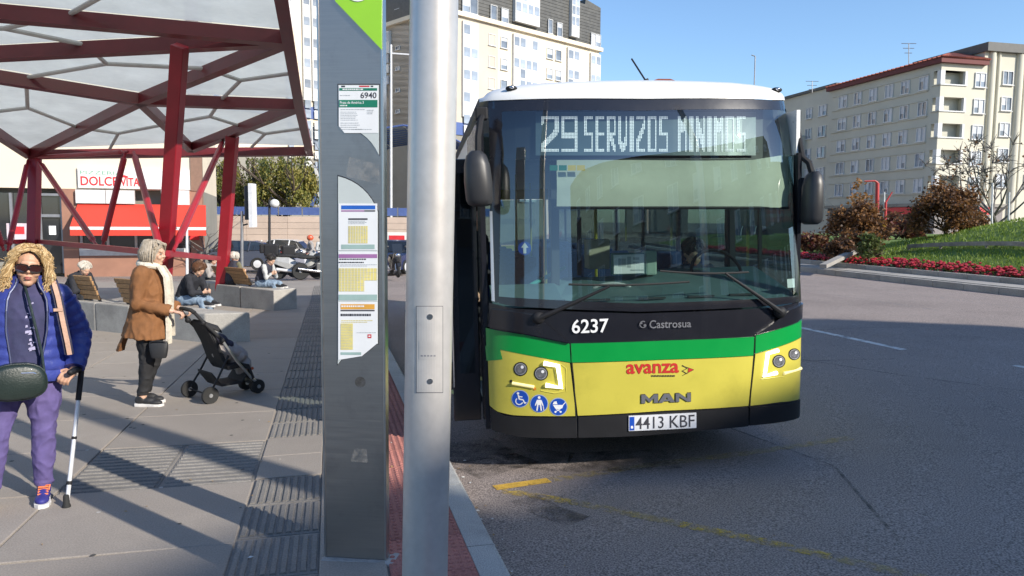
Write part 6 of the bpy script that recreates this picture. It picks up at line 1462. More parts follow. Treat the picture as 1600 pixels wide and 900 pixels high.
# ---------------------------------------------------------------- woman with stroller
p2 = ground(231, 632); r2_ = R(97)
COAT = cloth('brown_coat', (.20, .085, .03), var=.12, scale=5, bump=.3, bscale=20); BLKT = cloth('black_trousers', (.014, .014, .016)); CREA = cloth('cream_scarf', (.62, .57, .47), bump=.6, bscale=40, rough=.95)
HAIRG = mat('grey_blond_hair', (.46, .40, .32), .5, var=.25, c2=(.28, .23, .17), scale=30, bump=.3, bscale=180); SHB = mat('shoe_black', (.02, .02, .022), .6, bump=.2, bscale=80)
Pw = dict(pelvis=(0, .0, .87), waist=(0, .005, 1.0), chest=(0, .01, 1.18), shoulders=(0, .02, 1.33), neck=(0, .0, 1.395), head=(0, -.035, 1.495), hyaw=-.10, hpitch=.03, girth=1.08,
          armL=[(.165, .02, 1.305), (.20, .03, 1.04), (.12, -.25, .955)], armR=[(-.165, .02, 1.305), (-.21, .04, 1.03), (-.12, -.25, .955)], legL=[(.08, 0, .85), (.08, -.03, .47), (.075, .06, .09)], legR=[(-.085, 0, .85), (-.085, -.015, .47), (-.09, .02, .09)], hdL=(0, -1, -.15), hdR=(0, -1, -.15), hnL=(0, 0, -1), hnR=(0, 0, -1), curl=1.0)
w2, HM2 = person('grey haired woman in a brown coat and cream scarf standing behind a stroller', p2, (.05, 0, r2_), Pw, dict(skin=SKIN2, top=dict(name='coat', m=COAT, inf=.03, hem=(0, .02, .68), hr=.205, hry=.19, h2=.192, w=1.06, sr=1.12, col=.016), legs=dict(m=BLKT, w=1.0, folds=True, len=.93), shoe=SHB, sole=SOLEW), vox=.010)
strands('hair', HAIRG, w2, V(Pw['head']), HM2, 1100, 15, .2, 1.0, curl=.006, r=.0036, out=.020, low=-.095)
b = MB(); hc2 = V(Pw['head']); rr = random.Random(19)
for i in range(260):
    sg = rr.choice((-1, 1)); j = lambda a: rr.uniform(-a, a); b.tube([hc2 + HM2 @ V((sg * rr.uniform(0, .035), -.03 + j(.02), .122)), hc2 + HM2 @ V((sg * (.045 + j(.015)), -.084 + j(.006), .095 + j(.01))), hc2 + HM2 @ V((sg * (.078 + j(.006)), -.062 + j(.012), .045 + j(.02))), hc2 + HM2 @ V((sg * (.088 + j(.008)), -.03 + j(.02), -.02 + j(.04)))], [.0032, .0036, .003, .002], 4)
b.build('fringe', HAIRG, w2, smooth=True)
b = MB(); b.tube([V((.10 * math.cos(t), .005 + .085 * math.sin(t), 1.385 + .012 * math.sin(2 * t) - .02 * math.sin(t) * -1)) for t in [2 * PI * i / 16 for i in range(17)]], .034, 10)
for sx in (-1, 1): b.loft([[V((sx * x0, y - .0, z)), V((sx * (x0 + .065), y + .012, z)), V((sx * (x0 + .065), y - .012, z)), V((sx * x0, y - .026, z))] for x0, y, z in ((.02, -.10, 1.38), (.03, -.165, 1.28), (.035, -.185, 1.12), (.03, -.188, .95), (.035, -.20, .80), (.04, -.205, .66 + .03 * sx))])
b.build('scarf', CREA, w2, smooth=False)
b = MB(); b.loft([[V((x, .175 + (.72 - z) * .35, z)), V((x + .03, .20 + (.72 - z) * .4, z)), V((x + .12, .19 + (.72 - z) * .35, z)), V((x + .11, .165 + (.72 - z) * .3, z))] for x, z in ((-.12, .86), (-.13, .74), (-.14, .60), (-.12, .54))]); b.build('coat_tail', COAT, w2)
hb = thing('handbag', 'small black handbag hanging below the brown coat sleeve', 'bag', mw(w2) @ V((-.20, -.16, .60)), (0, 0, r2_))
b = MB(); b.loft([[V((p.x, p.y, z)) for p in ring((0, 0, 0), .035 * k, .085 * k2, 16, sq=.6)] for z, k, k2 in ((-.09, .8, .75), (-.07, 1, .85), (.0, 1, 1), (.05, .7, 1.02), (.07, .4, .95))]); b.build('pouch', SHB, hb, smooth=True)
b = MB(); b.tube([V((-.01, -.07, .05)), V((-.03, -.05, .075)), V((-.035, .0, .08)), V((-.03, .05, .075)), V((-.01, .07, .05))], .007, 6); b.build('handle', SHB, hb)
# stroller
rn = ground(327, 630); rf = ground(298, 622); fn = ground(391, 621); ctr = (rn + rf) / 2; fx = V((fn.x - rn.x, fn.y - rn.y, 0)).normalized(); srot = math.atan2(fx.y, fx.x) + .13
st = thing('stroller', 'black and grey folding stroller with a blanket, pushed by the woman in brown', 'stroller', V((ctr.x, ctr.y, gz(ctr.x, ctr.y))), (0, 0, srot))
SILV = mat('stroller_silver', (.55, .56, .58), .3, .8); FAB = cloth('stroller_black', (.02, .02, .022), rough=.8); FABG = cloth('stroller_grey', (.36, .32, .30)); GRIP = mat('grip_foam', (.02, .02, .02), .85)
for sy in (-.19, .19):
    b = MB(); b.tube([(-.10, sy * .8, .92), (-.02, sy * .85, .82), (.16, sy, .62)], .017, 10); b.build('push_tube', FAB, st, smooth=True)
    b = MB(); b.tube([(.15, sy, .63), (.30, sy * .95, .40), (.50, sy * .75, .17), (.56, sy * .7, .12)], .014, 10); b.build('front_tube', SILV, st, smooth=True)
    b = MB(); b.tube([(.22, sy, .46), (.10, sy * 1.05, .25), (0, sy * 1.1, .10)], .011, 8); b.build('rear_leg', FAB, st, smooth=True)
    b = MB(); b.ell((-.02, sy * .85, .81), (.03, .025, .03)); b.ell((.155, sy, .62), (.028, .022, .028)); b.build('hinge', PLAS, st, smooth=True)
    for x, y, r_ in ((0, sy * 1.15, .088), (.57, sy * .62, .075)):
        for o_ in ((-.018, .018) if x > .1 else (0,)):
            b = MB(); b.lathe([(r_ * .70, -.014), (r_ * .93, -.017), (r_, -.008), (r_, .008), (r_ * .93, .017), (r_ * .70, .014)], 24, (x, y + o_, r_), (0, 1, 0)); wh = b.build('wheel', RUB, st, smooth=True)
            b = MB(); b.lathe([(r_ * .72, -.008), (r_ * .72, .008)], 20, (x, y + o_, r_), (0, 1, 0)) if False else [b.bar((x, y + o_, r_), (x + r_ * .72 * math.cos(t * PI / 3), y + o_, r_ + r_ * .72 * math.sin(t * PI / 3)), .012, .014) for t in range(6)]; b.cyl((x, y + o_ - .022, r_), (x, y + o_ + .022, r_), .02, 10); b.build('spokes', SILV, wh)
b = MB(); b.tube([(-.10, -.155, .92), (-.125, -.13, .945), (-.13, 0, .95), (-.125, .13, .945), (-.10, .155, .92)], .02, 10); b.build('handlebar', GRIP, st, smooth=True)
b = MB(); b.cyl((0, -.22, .09), (0, .22, .09), .009, 8); b.cyl((.54, -.13, .1), (.54, .13, .1), .009, 8); b.build('axle', PLAS, st)
b = MB(); b.loft([[V((x, y, z)) for y in (-.16, -.08, 0, .08, .16)] + [V((x + dx, y, z - dz_)) for y in (.16, .08, 0, -.08, -.16)] for x, z, dx, dz_ in ((.04, .74, .03, .0), (.10, .60, .03, .0), (.16, .42, .04, .0), (.20, .34, .03, .04), (.36, .36, .0, .05), (.46, .33, .0, .05), (.52, .18, -.03, .02))]); b.build('seat', FAB, st, smooth=True)
b = MB(); 
b.loft([[V((x, y, z)) for y in (-.15, -.07, .07, .15)] + [V((x + .03, y, z + .02)) for y in (.15, .07, -.07, -.15)] for x, z in ((.00, .80), (.03, .72), (.09, .60), (.17, .44))]); b.build('back_panel', FAB, st, smooth=False, bevel=.01)
b = MB(); b.loft([[V((x0, y, z0)), V((x1, y, z1)), V((x1 + .02, y, z1 - .05)), V((x0 + .05, y, z0 - .06))] for y, x0, z0, x1, z1 in ((-.165, .01, .80, .16, .73), (-.09, .00, .83, .17, .76), (.09, .00, .83, .17, .76), (.165, .01, .80, .16, .73))]); b.build('folded_hood', FAB, st, bevel=.012)
b = MB(); b.ell((.30, .0, .47), (.15, .13, .10), 16, 10); b.ell((.40, .02, .40), (.13, .14, .11), 16, 10); b.ell((.47, 0, .30), (.07, .13, .12), 16, 10); o = b.build('blanket', FABG, st); bake(o, .012, 3); wrinkle(o, .016, 13, 2)
b = MB(); b.ell((.24, .03, .60), (.07, .12, .06), 14, 8); b.ell((.30, -.05, .55), (.05, .06, .045), 12, 8); o = b.build('dark_cushion', cloth('cushion_navy', (.035, .035, .06)), st); bake(o, .012, 4)
b = MB(); b.tube([(.50, -.15, .28), (.56, 0, .24), (.50, .15, .28)], .016, 8); b.build('strap', mat('strap_rust', (.35, .07, .03), .7), st)
b = MB(); b.loft([[V((x, y, z)) for y in (-.15, .15)] + [V((x, y, z - .02)) for y in (.15, -.15)] for x, z in ((.06, .30), (.16, .16), (.38, .16), (.44, .24))]); b.build('basket', FAB, st)
# ---------------------------------------------------------------- people seated on the benches
def seat_pose(lean=.35, down=.5, arms=(.32, .62), tw=0.0):
    s, c = math.sin(lean), math.cos(lean); z0 = .12; sp = lambda L, o=0: (0, -s * L + o, z0 + c * L)
    sh_ = V(sp(.44)); he = V((0, -s * .56 - .05 * math.sin(down), z0 + c * .60 - .02))
    return dict(pelvis=(0, 0, z0), waist=sp(.14, .02), chest=sp(.30, .02), shoulders=tuple(sh_), neck=sp(.50), head=tuple(he), hpitch=down, hyaw=tw,
                armL=[(.16, sh_.y, sh_.z - .02), (.20, sh_.y - .08, sh_.z - .27), (.05, -arms[0], .12 + arms[1] * .35)], armR=[(-.16, sh_.y, sh_.z - .02), (-.20, sh_.y - .08, sh_.z - .27), (-.05, -arms[0] + .02, .12 + arms[1] * .33)],
                legL=[(.09, -.02, .10), (.10, -.42, .10), (.10, -.44, -.32)], legR=[(-.09, -.02, .10), (-.10, -.42, .10), (-.10, -.46, -.32)], hdL=(-.3, -.9, .1), hdR=(.3, -.9, .1), hnL=(-1, 0, .3), hnR=(1, 0, .3), curl=.8)
def sitter(label, px, py, lift, rot, pose, top, legs, hair, hairlow, seed, sleeve=None, skin=SKIN2, sc_=1.0, name='jacket', hn=200):
    q = ground(px, py, lift); C = dict(skin=skin, top=dict(name=name, m=top, inf=.02, hr=.165, nosleeve=sleeve is not None), legs=dict(m=legs, len=.92), shoe=SHB, sole=SOLEW)
    if sleeve: C['sleeve'] = sleeve
    o, hm = person(label, q, rot, pose, C, 'people sitting on the concrete benches', vox=.016, eyes=True); o.scale = (sc_,) * 3
    strands('hair', hair, o, V(pose['head']), hm, hn, seed, .2, 1.0, curl=.004, r=.009, out=.012, low=hairlow); return o
DKJ = cloth('dark_jacket', (.018, .019, .026)); JEAN = cloth('pale_jeans', (.20, .27, .36)); GREYJ = cloth('grey_jacket', (.30, .28, .27)); OLIV = cloth('olive_sleeve', (.14, .13, .08)); NAVV = cloth('padded_vest_navy', (.03, .032, .05)); GSL = cloth('grey_sleeve', (.42, .43, .43)); DKT = cloth('dark_trousers', (.03, .03, .035))
HBR = mat('brown_hair', (.10, .045, .022), .5, var=.3, scale=30); HBK = mat('black_hair', (.018, .015, .014), .5, var=.3, scale=30); HGR = mat('white_hair', (.50, .47, .42), .5, var=.2, scale=30)
sitter('man in dark vest, pale grey sleeves and jeans looking down on the bench end', 408, 449, .47, R(75), seat_pose(.45, .6), NAVV, JEAN, HBK, .02, 31, sleeve=GSL, sc_=1.0, name='vest')
sitter('white haired person in a dark padded vest with olive sleeves seated behind the slatted backrest', 362, 447, .45, R(150), seat_pose(.2, .15), NAVV, DKT, HGR, -.03, 32, sleeve=OLIV, name='vest')
sitter('person in a pale grey jacket with black hair bending forward left of the red post', 318, 444, .40, R(80), seat_pose(.5, .5), GREYJ, DKT, HBK, -.05, 33)
sitter('dark haired person mostly hidden behind the one in the pale grey jacket', 303, 440, .42, R(110), seat_pose(.3, .4), DKJ, DKT, HBK, -.05, 36)
sitter('brown haired young person in dark jacket and pale jeans on the nearest bench', 288, 477, .46, R(78), seat_pose(.5, .75, (.42, .35)), DKJ, JEAN, HBR, -.04, 34)
sitter('grey haired man in dark jacket bending forward behind the woman in blue', 112, 470, .46, R(70), seat_pose(.62, .55, (.45, .3)), DKJ, DKT, HGR, .03, 35)
# boarding passenger and driver
bp = BM @ bat(735, 611, .95); 
stand = dict(pelvis=(0, 0, .90), waist=(0, 0, 1.03), chest=(0, 0, 1.22), shoulders=(0, 0, 1.38), neck=(0, 0, 1.45), head=(0, -.02, 1.56), hpitch=.1, armL=[(.175, 0, 1.35), (.22, .03, 1.08), (.20, -.14, .95)], armR=[(-.175, 0, 1.35), (-.22, .03, 1.08), (-.20, -.14, .95)], legL=[(.09, 0, .88), (.09, -.12, .52), (.09, -.10, .2)], legR=[(-.09, 0, .88), (-.09, .0, .48), (-.09, .06, .09)])
o, hm = person('passenger in dark clothes stepping in through the open front door of the bus', V((bp.x, bp.y, bp.z - .02)), R(60), stand, dict(skin=SKIN2, top=dict(m=DKJ, inf=.02, hem=(0, 0, .84)), legs=dict(m=DKT), shoe=SHB, sole=mat('sole_lime', (.50, .52, .22), .6)), vox=.016); strands('hair', HBR, o, V(stand['head']), hm, 160, 41, .2, r=.009, out=.012, low=-.05)
dp = BM @ V((.72, 1.05, .88)); ps = seat_pose(.05, .45, (.40, .75)); o, hm = person('bus driver in a dark uniform reading a sheet of paper behind the windscreen', dp, BYAW, ps, dict(skin=SKIN2, top=dict(m=cloth('uniform', (.04, .05, .09)), inf=.02), legs=dict(m=DKT), shoe=SHB, sole=RUB), vox=.016); strands('hair', HBK, o, V(ps['head']), hm, 160, 42, .2, r=.009, out=.008, low=.03)
b = MB(); b.box((0, 0, 0), (.2, .004, .14), Matrix.Rotation(.6, 3, 'X')); o2 = b.build('paper_sheet', PAPER); o2.location = BM @ V((.72, .60, 1.35)); o2.rotation_euler = (0, .35, BYAW); tag(o2, 'white sheet of paper held by the bus driver', 'paper')
b = MB(); b.box((0, 0, .35), (.48, .46, .12)); b.box((0, .24, .75), (.46, .1, .85)); b.box((0, .05, .12), (.3, .3, .3)); o = b.build('driver_seat', SEATC, bus, bevel=.03); o.location = (.72, 1.05, .42)
ps2 = dict(stand); 
q = ground(486, 430); o, hm = person('motorcyclist with an orange red helmet standing among the parked motorbikes', q, R(-60), dict(stand, legL=[(.09, 0, .88), (.09, -.02, .48), (.09, 0, .09)]), dict(skin=SKIN2, top=dict(m=GREYJ, inf=.025, hem=(0, 0, .84)), legs=dict(m=DKT), shoe=SHB, sole=RUB), vox=.02, eyes=None)
b = MB(); b.ell(V(stand['head']) + V((0, .01, .03)), (.125, .145, .13), 16, 10); b.build('helmet', mat('helmet_orange', (.55, .10, .04), .25, coat=.6), o, smooth=True)
q = ground(503, 428); o, hm = person('person in a pale top standing at the left edge of the totem beyond the motorbikes', q, R(40), dict(stand, legL=[(.09, 0, .88), (.09, -.02, .48), (.09, 0, .09)]), dict(skin=SKIN, top=dict(m=GSL, inf=.02, hem=(0, 0, .84)), legs=dict(m=DKT), shoe=SHB, sole=RUB), vox=.02, eyes=None); strands('hair', HBK, o, V(stand['head']), hm, 120, 47, .2, r=.01, out=.01, low=.0)
# ================================================================ vegetation
BARK = mat('bark', (.10, .075, .055), .9, var=.3, scale=4, stretch=(3, 3, .6), bump=.6, bscale=20); BARKG = mat('bark_grey', (.14, .125, .115), .9, var=.25, scale=6, bump=.5, bscale=30)
def limbs(b, base, h, r, n, seed, spread=.5, top=.55, up=.55):
    """tapered trunk with branching limbs; returns branch tips"""
    rr = random.Random(seed); base = V(base); tips = []
    pts = [base + V((rr.uniform(-.04, .04) * h * k / 4, rr.uniform(-.04, .04) * h * k / 4, h * top * k / 4)) for k in range(5)]; b.tube(pts, [r * (1 - .12 * k) for k in range(5)], 8)
    def grow(p, d, L, r_, lv):
        q = p + d * L * .5 + V((rr.uniform(-1, 1), rr.uniform(-1, 1), rr.uniform(-.3, .6))) * L * .08; e = q + (d + V((rr.uniform(-.3, .3), rr.uniform(-.3, .3), .15))).normalized() * L * .5
        b.tube([p, q, e], [r_, r_ * .75, r_ * .5], 6 if lv < 2 else 4)
        if lv >= 2: tips.append(e); return
        for _ in range(3 if lv == 0 else 2): grow(e if rr.random() < .7 else q, (d + V((rr.uniform(-.8, .8), rr.uniform(-.8, .8), rr.uniform(-.2, .5)))).normalized(), L * .68, r_ * .52, lv + 1)
    for k in range(n):
        a = 2 * PI * k / n + rr.uniform(-.4, .4); grow(pts[-1 - (k % 2)], V((math.cos(a) * spread, math.sin(a) * spread, up)).normalized(), h * (1 - top) * .62, r * .5, 0)
    return tips
def leaves(b, pts, n, sz, seed, spread, droop=0, aspect=1.0, mats=1):
    rr = random.Random(seed)
    for _ in range(n):
        c = V(rr.choice(pts)) + V((rr.gauss(0, spread), rr.gauss(0, spread), rr.gauss(0, spread * .75) - droop * rr.random())); s = sz * rr.uniform(.6, 1.4)
        a = V((rr.uniform(-1, 1), rr.uniform(-1, 1), rr.uniform(-.6, .6))).normalized(); d = V((0, 0, 1)) if droop else V((rr.uniform(-1, 1), rr.uniform(-1, 1), rr.uniform(-1, 1))).normalized()
        d = (d - a * d.dot(a)).normalized(); d = d * aspect; b.cur = rr.randrange(mats)
        b.add([c - a * s * .5, c - d * s * .5, c + a * s * .5, c + d * s * .5], [(0, 1, 2, 3)])
def dome_pts(c, rx, ry, rz, n, seed, clump=.22):
    rr = random.Random(seed); out = []
    for _ in range(n):
        a = rr.uniform(0, 2 * PI); t = rr.uniform(.05, 1); r = math.sqrt(1 - (t * .95) ** 2) * rr.uniform(.55, 1.05); out.append(V(c) + V((rx * r * math.cos(a), ry * r * math.sin(a), rz * t * rr.uniform(.8, 1.08))))
    return out
WIL = [leafmat('willow_leaf', (.20, .20, .035), (.12, .13, .022)), leafmat('willow_leaf_yellow', (.26, .22, .045), (.17, .15, .03)), leafmat('willow_leaf_dark', (.07, .09, .02), (.045, .06, .015))]
def willow(label, px, Y, w_px, ytop, ybot, n, seed):
    c = at(px, 335, Y); base = V((c.x, Y, gz(c.x, Y))); top = at(px, ytop, Y).z; rx = w_px / FPX * Y; bot = at(px, ybot, Y).z; o = thing('willow_tree', label, 'tree', base)
    b = MB(); h = top - base.z; tips = limbs(b, base, h * .95, .28, 6, seed, .7, .45); b.build('trunk', BARK, o, world=True, smooth=True)
    rr = random.Random(seed); b = MB()
    cl = []
    for _ in range(n // 11):
        a = rr.uniform(0, 2 * PI); r = math.sqrt(rr.random()); cl.append((a, r, rr.uniform(.0, .55), rr.uniform(.3, 1.0), rr.choice((0, 0, 1, 1, 2))))
    for _ in range(n):                                # hanging strands in clumps, long and short, with gaps between
        a, r, dz_, ln_, mi = rr.choice(cl); x, y = rx * r * math.cos(a) + rr.gauss(0, .22), rx * .8 * r * math.sin(a) + rr.gauss(0, .22); zt = lerp(top, bot, min(.85, .05 + .5 * r * r + dz_ * .5)) - rr.random() * .25; L = max(.5, (zt - bot) * ln_ * rr.uniform(.6, 1)); k = int(8 + L * 6)
        sx, sy = rr.uniform(-.25, .25), rr.uniform(-.25, .25)
        for j in range(k):
            t = j / k; p = V((base.x + x + sx * t + rr.gauss(0, .09), Y + y + sy * t + rr.gauss(0, .09), zt - L * t)); s = rr.uniform(.10, .22); q = V((rr.uniform(-1, 1), rr.uniform(-1, 1), 0)).normalized() * s * .45; dn = V((rr.uniform(-.3, .3), rr.uniform(-.3, .3), -1)) * s; b.cur = mi if rr.random() < .7 else rr.randrange(3)
            b.add([p, p + q + dn * .5, p + dn, p - q + dn * .5], [(0, 1, 2, 3)])
    b.build('crown', WIL, o, world=True); return o
willow('tall weeping tree with yellow green drooping foliage behind the blue railing', 448, 58, 62, 216, 338, 640, 5)
willow('darker weeping tree partly hidden behind the red shelter posts', 374, 60, 54, 222, 338, 560, 6)
MAP = [leafmat('maple_brown', (.22, .105, .04), (.13, .06, .026)), leafmat('maple_rust', (.30, .15, .045), (.18, .08, .03)), leafmat('maple_dark', (.10, .055, .03), (.06, .034, .02))]
def bush(name, label, cat, px, base_y, Y, w_px, ytop, mats, n, sz, seed, trunk=.07, flat=1.0, zb=None, group=None):
    q = at(px, base_y, Y); rx = w_px / FPX * Y; h = at(px, ytop, Y).z - q.z; o = thing(name, label, cat, q, group=group)
    b = MB(); tips = limbs(b, q - V((0, 0, .1)), h * .8, trunk, 7, seed, 1.1, .18, .45); b.build('trunk', BARK, o, world=True, smooth=True)
    b = MB(); pts = dome_pts(q + V((0, 0, h * .06)), rx, rx * .9, h * .92, 46, seed); leaves(b, pts, n, sz, seed, rx * .15, 0, 1, len(mats)); b.build('crown', mats, o, world=True); return o
bush('maple_shrub', 'domed brown leaved maple shrub leaning over the flower border beside the bus', 'shrub', 1338, 396, 29, 44, 322, MAP, 7500, .10, 11, .09)
bush('maple_shrub', 'largest rust brown maple on top of the grass mound', 'shrub', 1478, 365, 30, 50, 292, MAP, 8500, .10, 12, .10)
bush('maple_shrub', 'small brown maple shrub on the right shoulder of the largest maple', 'shrub', 1516, 364, 30.5, 24, 330, MAP, 1800, .12, 13)
bush('maple_shrub', 'low dark maple shrub at the foot of the domed one by the kerb', 'shrub', 1312, 404, 27.5, 22, 372, [MAP[2], MAP[0]], 1700, .11, 14)
RSH = [leafmat('red_shrub', (.13, .035, .03), (.07, .022, .02)), MAP[0]]
for i, (px, w_, yt, lb) in enumerate(((1400, 26, 335, 'reddish shrub between the two large maples'), (1428, 16, 350, 'low rusty shrub touching the left side of the largest maple'), (1268, 24, 366, 'reddish low shrub just right of the bus mirror'))):
    bush('red_shrub', lb, 'shrub', px, 372 if px > 1300 else 390, 38 if px > 1300 else 34, w_, yt, RSH, 1500, .13, 20 + i)
bush('yellow_shrub', 'small round yellow shrub beside the domed brown maple', 'shrub', 1372, 362, 29.5, 11, 341, [leafmat('yellow_leaf', (.50, .33, .02), (.34, .22, .015))], 700, .09, 24, .04)
GSH = [leafmat('green_shrub', (.10, .14, .035), (.055, .085, .02)), leafmat('green_shrub_light', (.17, .19, .06), (.10, .12, .03))]
bush('green_shrub', 'small green shrub with bare stems at the edge of the red flowers', 'shrub', 1358, 404, 26.3, 19, 366, GSH, 1200, .10, 25, .03)
bush('autumn_tree', 'slim orange leaved young tree behind the domed brown maple', 'tree', 1342, 352, 42, 19, 284, [MAP[1]], 420, .15, 26, .05)
b = MB(); bx = at(1556, 366, 36); bx.z = .4; bt_ = thing('bare_tree', 'bare pollarded tree with knobbly twigs near the right edge', 'tree', bx)
for k in range(1):
    tips = limbs(b, bx, 4.7, .13, 8, 77, .6, .36)
rr = random.Random(5)
b.build('trunk', BARKG, bt_, world=True, smooth=True); b = MB()
for t in tips:
    for _ in range(7): d = V((rr.uniform(-1, 1), rr.uniform(-1, 1), rr.uniform(-.2, 1))).normalized() * rr.uniform(.3, .7); b.tube([t, t + d * .5 + V((0, 0, .05)), t + d], [.022, .016, .008], 4)
    b.ell(t, (.07, .07, .07), 6, 4)
o = b.build('twigs', BARKG, bt_, world=True); o['kind'] = 'stuff'
b = MB(); rr = random.Random(6); leaves(b, tips, 160, .13, 4, .35, 0, 1, 1); b.build('dry_leaves', MAP[0], bt_, world=True)['kind'] = 'stuff'
wv = thing('bare_sapling', 'leafless thin sapling in front of the pizzeria corner', 'tree', ground(322, 428)); b = MB(); q = V(wv.location); tips = limbs(b, q, 3.0, .05, 6, 31, .8, .35); b.build('trunk', BARKG, wv, world=True)
# ================================================================ poles and signals
def polet(name, label, cat, px, y0, y1, Y, r, m, extra=None, base=None):
    p, q = at(px, y0, Y), at(px, y1, Y); p.z = base if base is not None else gz(p.x, Y); o = thing(name, label, cat, p); b = MB(); b.tube([p, q], [r, r * .8], 10); b.build('pole', m, o, world=True, smooth=True); return o, q
WP = mat('pole_white', (.62, .62, .63), .45); BP = mat('pole_black', (.02, .02, .024), .5)
for px, y1, lb, Y in ((1382, 300, 'slim white flagpole beside the red bent mast', 44), (1529, 232, 'tall thin white flagpole left of the bare tree', 46), (1551, 286, 'white pole standing directly before the bare tree trunk', 33), (1577, 300, 'short white pole right of the bare tree', 34)):
    polet('flagpole', lb, 'pole', px, 365, y1, Y, .045, WP, base=0)
o, q = polet('red_mast', 'red bent street mast rising behind the domed brown maple', 'mast', 1371, 362, 286, 43, .13, mat('mast_red', (.42, .03, .03), .45), base=0)
b = MB(); b.tube([q, q + V((-.15, 0, .12)), q + V((-.75, 0, .1))], [.09, .05, .03], 8); b.build('arm', MC['mast_red'], o, world=True)
o, q = polet('red_mast', 'short leaning red mast beside the slim white flagpole', 'mast', 1384, 356, 316, 43.5, .09, MC['mast_red'], base=0); b = MB(); b.tube([q, q + V((.35, 0, .6))], [.06, .03], 8); b.build('arm', MC['mast_red'], o, world=True)
o, q = polet('street_lamp', 'thin street lamp mast showing above the bus roof', 'street lamp', 1180, 130, 88, 60, .06, FRG, base=0); b = MB(); b.cyl(q, q + V((-.3, 0, .1)), .04, 6); b.build('arm', FRG, o, world=True)
o, q = polet('traffic_signal', 'traffic signal seen edge on with a white backing board', 'traffic signal', 378, 428, 330, 30, .07, FRG)
b = MB(); a = at(386, 355, 30); c = at(396.5, 287, 30); b.box(((a.x + c.x) / 2 + .09, 30, (a.z + c.z) / 2), (.14, .55, c.z - a.z)); b.build('backing_board', WP, o, world=True)
b = MB(); b.box(((a.x + c.x) / 2 - .09, 30, (a.z + c.z) / 2 + .1), (.2, .3, (c.z - a.z) * .78)); b.build('signal_head', BP, o, world=True)
b = MB(); b.bar(at(379, 352, 30), at(387, 350, 30), .06, .06); b.build('bracket', BP, o, world=True)
o, q = polet('lamp_column', 'black lamp column with a small white lantern before the willow', 'street lamp', 421, 428, 312, 34, .07, BP)
b = MB(); c = at(429, 318, 34); b.ell(c, (.22, .22, .2), 12, 8); b.build('lantern', mat('lantern_white', (.6, .6, .58), .4), o, world=True, smooth=True); b = MB(); b.tube([q, q + V((.1, 0, .12)), c + V((0, 0, .2))], .03, 6); b.build('arm', BP, o, world=True)
o, q = polet('white_pole', 'thin pale pole left of the red post in front of the pizzeria', 'pole', 292, 428, 352, 26, .05, WP)
o, q = polet('white_pole', 'small white pole between the totem and the lamp post', 'pole', 611, 400, 70, 55, .10, WP); b = MB(); b.bar(q - V((0, 0, .6)), q + V((2.6, 0, -.75)), .1, .1); b.build('arm', WP, o, world=True)
sl_ = V((5.0, .16, gz(5, .16) - .13)); o = thing('shadow_post', 'stout unseen post added for the long shadow stripe it casts on the paving', 'street lamp', sl_); b = MB(); b.tube([sl_, sl_ + V((0, 0, 9.0))], [.15, .13], 20); b.build('pole', PAINT, o, world=True, smooth=True)  # unseen post added out of view to cast one stripe
# ================================================================ vehicles
CGL = mat('car_glass', (.015, .018, .022), .05, spec=.9, var=.05)
def car(label, loc, rot, paint, L=3.95, Wd=1.7, H=1.46, hatch=True):
    o = thing('parked_car', label, 'car', loc, (0, 0, rot)); h = L / 2
    prof = [(-h, .35), (-h, .62), (-h * .97, .78), (-h * .55, .92), (h * .80, .98), (h * .98, .86), (h, .6), (h * .99, .3)]
    lo = [(x, .22) for x in (h * .99, h * .3, 0, -h * .3, -h)]
    b = MB(); poly = prof + lo
    b.loft([[V((x * k2, s * Wd / 2 * k, z)) for x, z in poly] for s, k, k2 in ((-1, .93, .97), (-1, 1, 1), (1, 1, 1), (1, .93, .97))]); b.build('car_body', paint, o, bevel=.04)
    cab = [(-h * .48, .90), (-h * .12, H - .05), (h * .05, H), (h * .55, H - .03), (h * .72, H - .12), (h * .93, .94)] if hatch else [(-h * .4, .9), (-h * .05, H), (h * .4, H - .02), (h * .75, .95)]
    b = MB(); b.loft([[V((x, s * Wd / 2 * (k if z < .96 else k - .12), z)) for x, z in cab] for s, k in ((-1, .94), (1, .94))]); b.build('cabin', CGL, o, bevel=.03)
    b = MB(); b.loft([[V((x, s * Wd * .40, z + .012)) for x, z in cab[1:-1]] + [V((x, s * Wd * .40, z - .04)) for x, z in cab[1:-1]][::-1] for s in (-1, 1)]); b.build('car_roof', paint, o, bevel=.02)
    for x in (cab[0][0] + .25, -.02, h * .42): 
        for s in (-1, 1): b = MB(); b.bar((x if x != cab[0][0] + .25 else cab[0][0], s * Wd * .475, .92), (x + (.1 if x > -1 else .55), s * Wd * .42, H - .04), .05, .06); b.build('window_post', paint, o)
    for x in (-h * .64, h * .62):
        for s in (-1, 1):
            b = MB(); b.lathe([(.19, -.08), (.29, -.1), (.31, -.05), (.31, .07), (.29, .1), (.2, .08)], 20, (x, s * (Wd / 2 - .09), .31), (0, s, 0)); w_ = b.build('wheel', RUB, o, smooth=True); b = MB(); b.lathe([(.2, .05), (.18, .09), (.03, .10)], 16, (x, s * (Wd / 2 - .09), .31), (0, s, 0)); b.build('rim', ALU, w_)
    for s in (-1, 1):
        b = MB(); b.ell((-h * .97, s * Wd * .36, .66), (.08, .2, .09), 10, 6); b.build('headlight', CHR, o, smooth=True); b = MB(); b.box((h * .985, s * Wd * .4, .78), (.06, .2, .22)); b.build('tail_light', MC['print_red'], o, bevel=.02)
        b = MB(); b.ell((-h * .35, s * (Wd / 2 + .08), .98), (.07, .1, .06), 8, 6); b.build('door_mirror', paint, o, smooth=True)
    return o
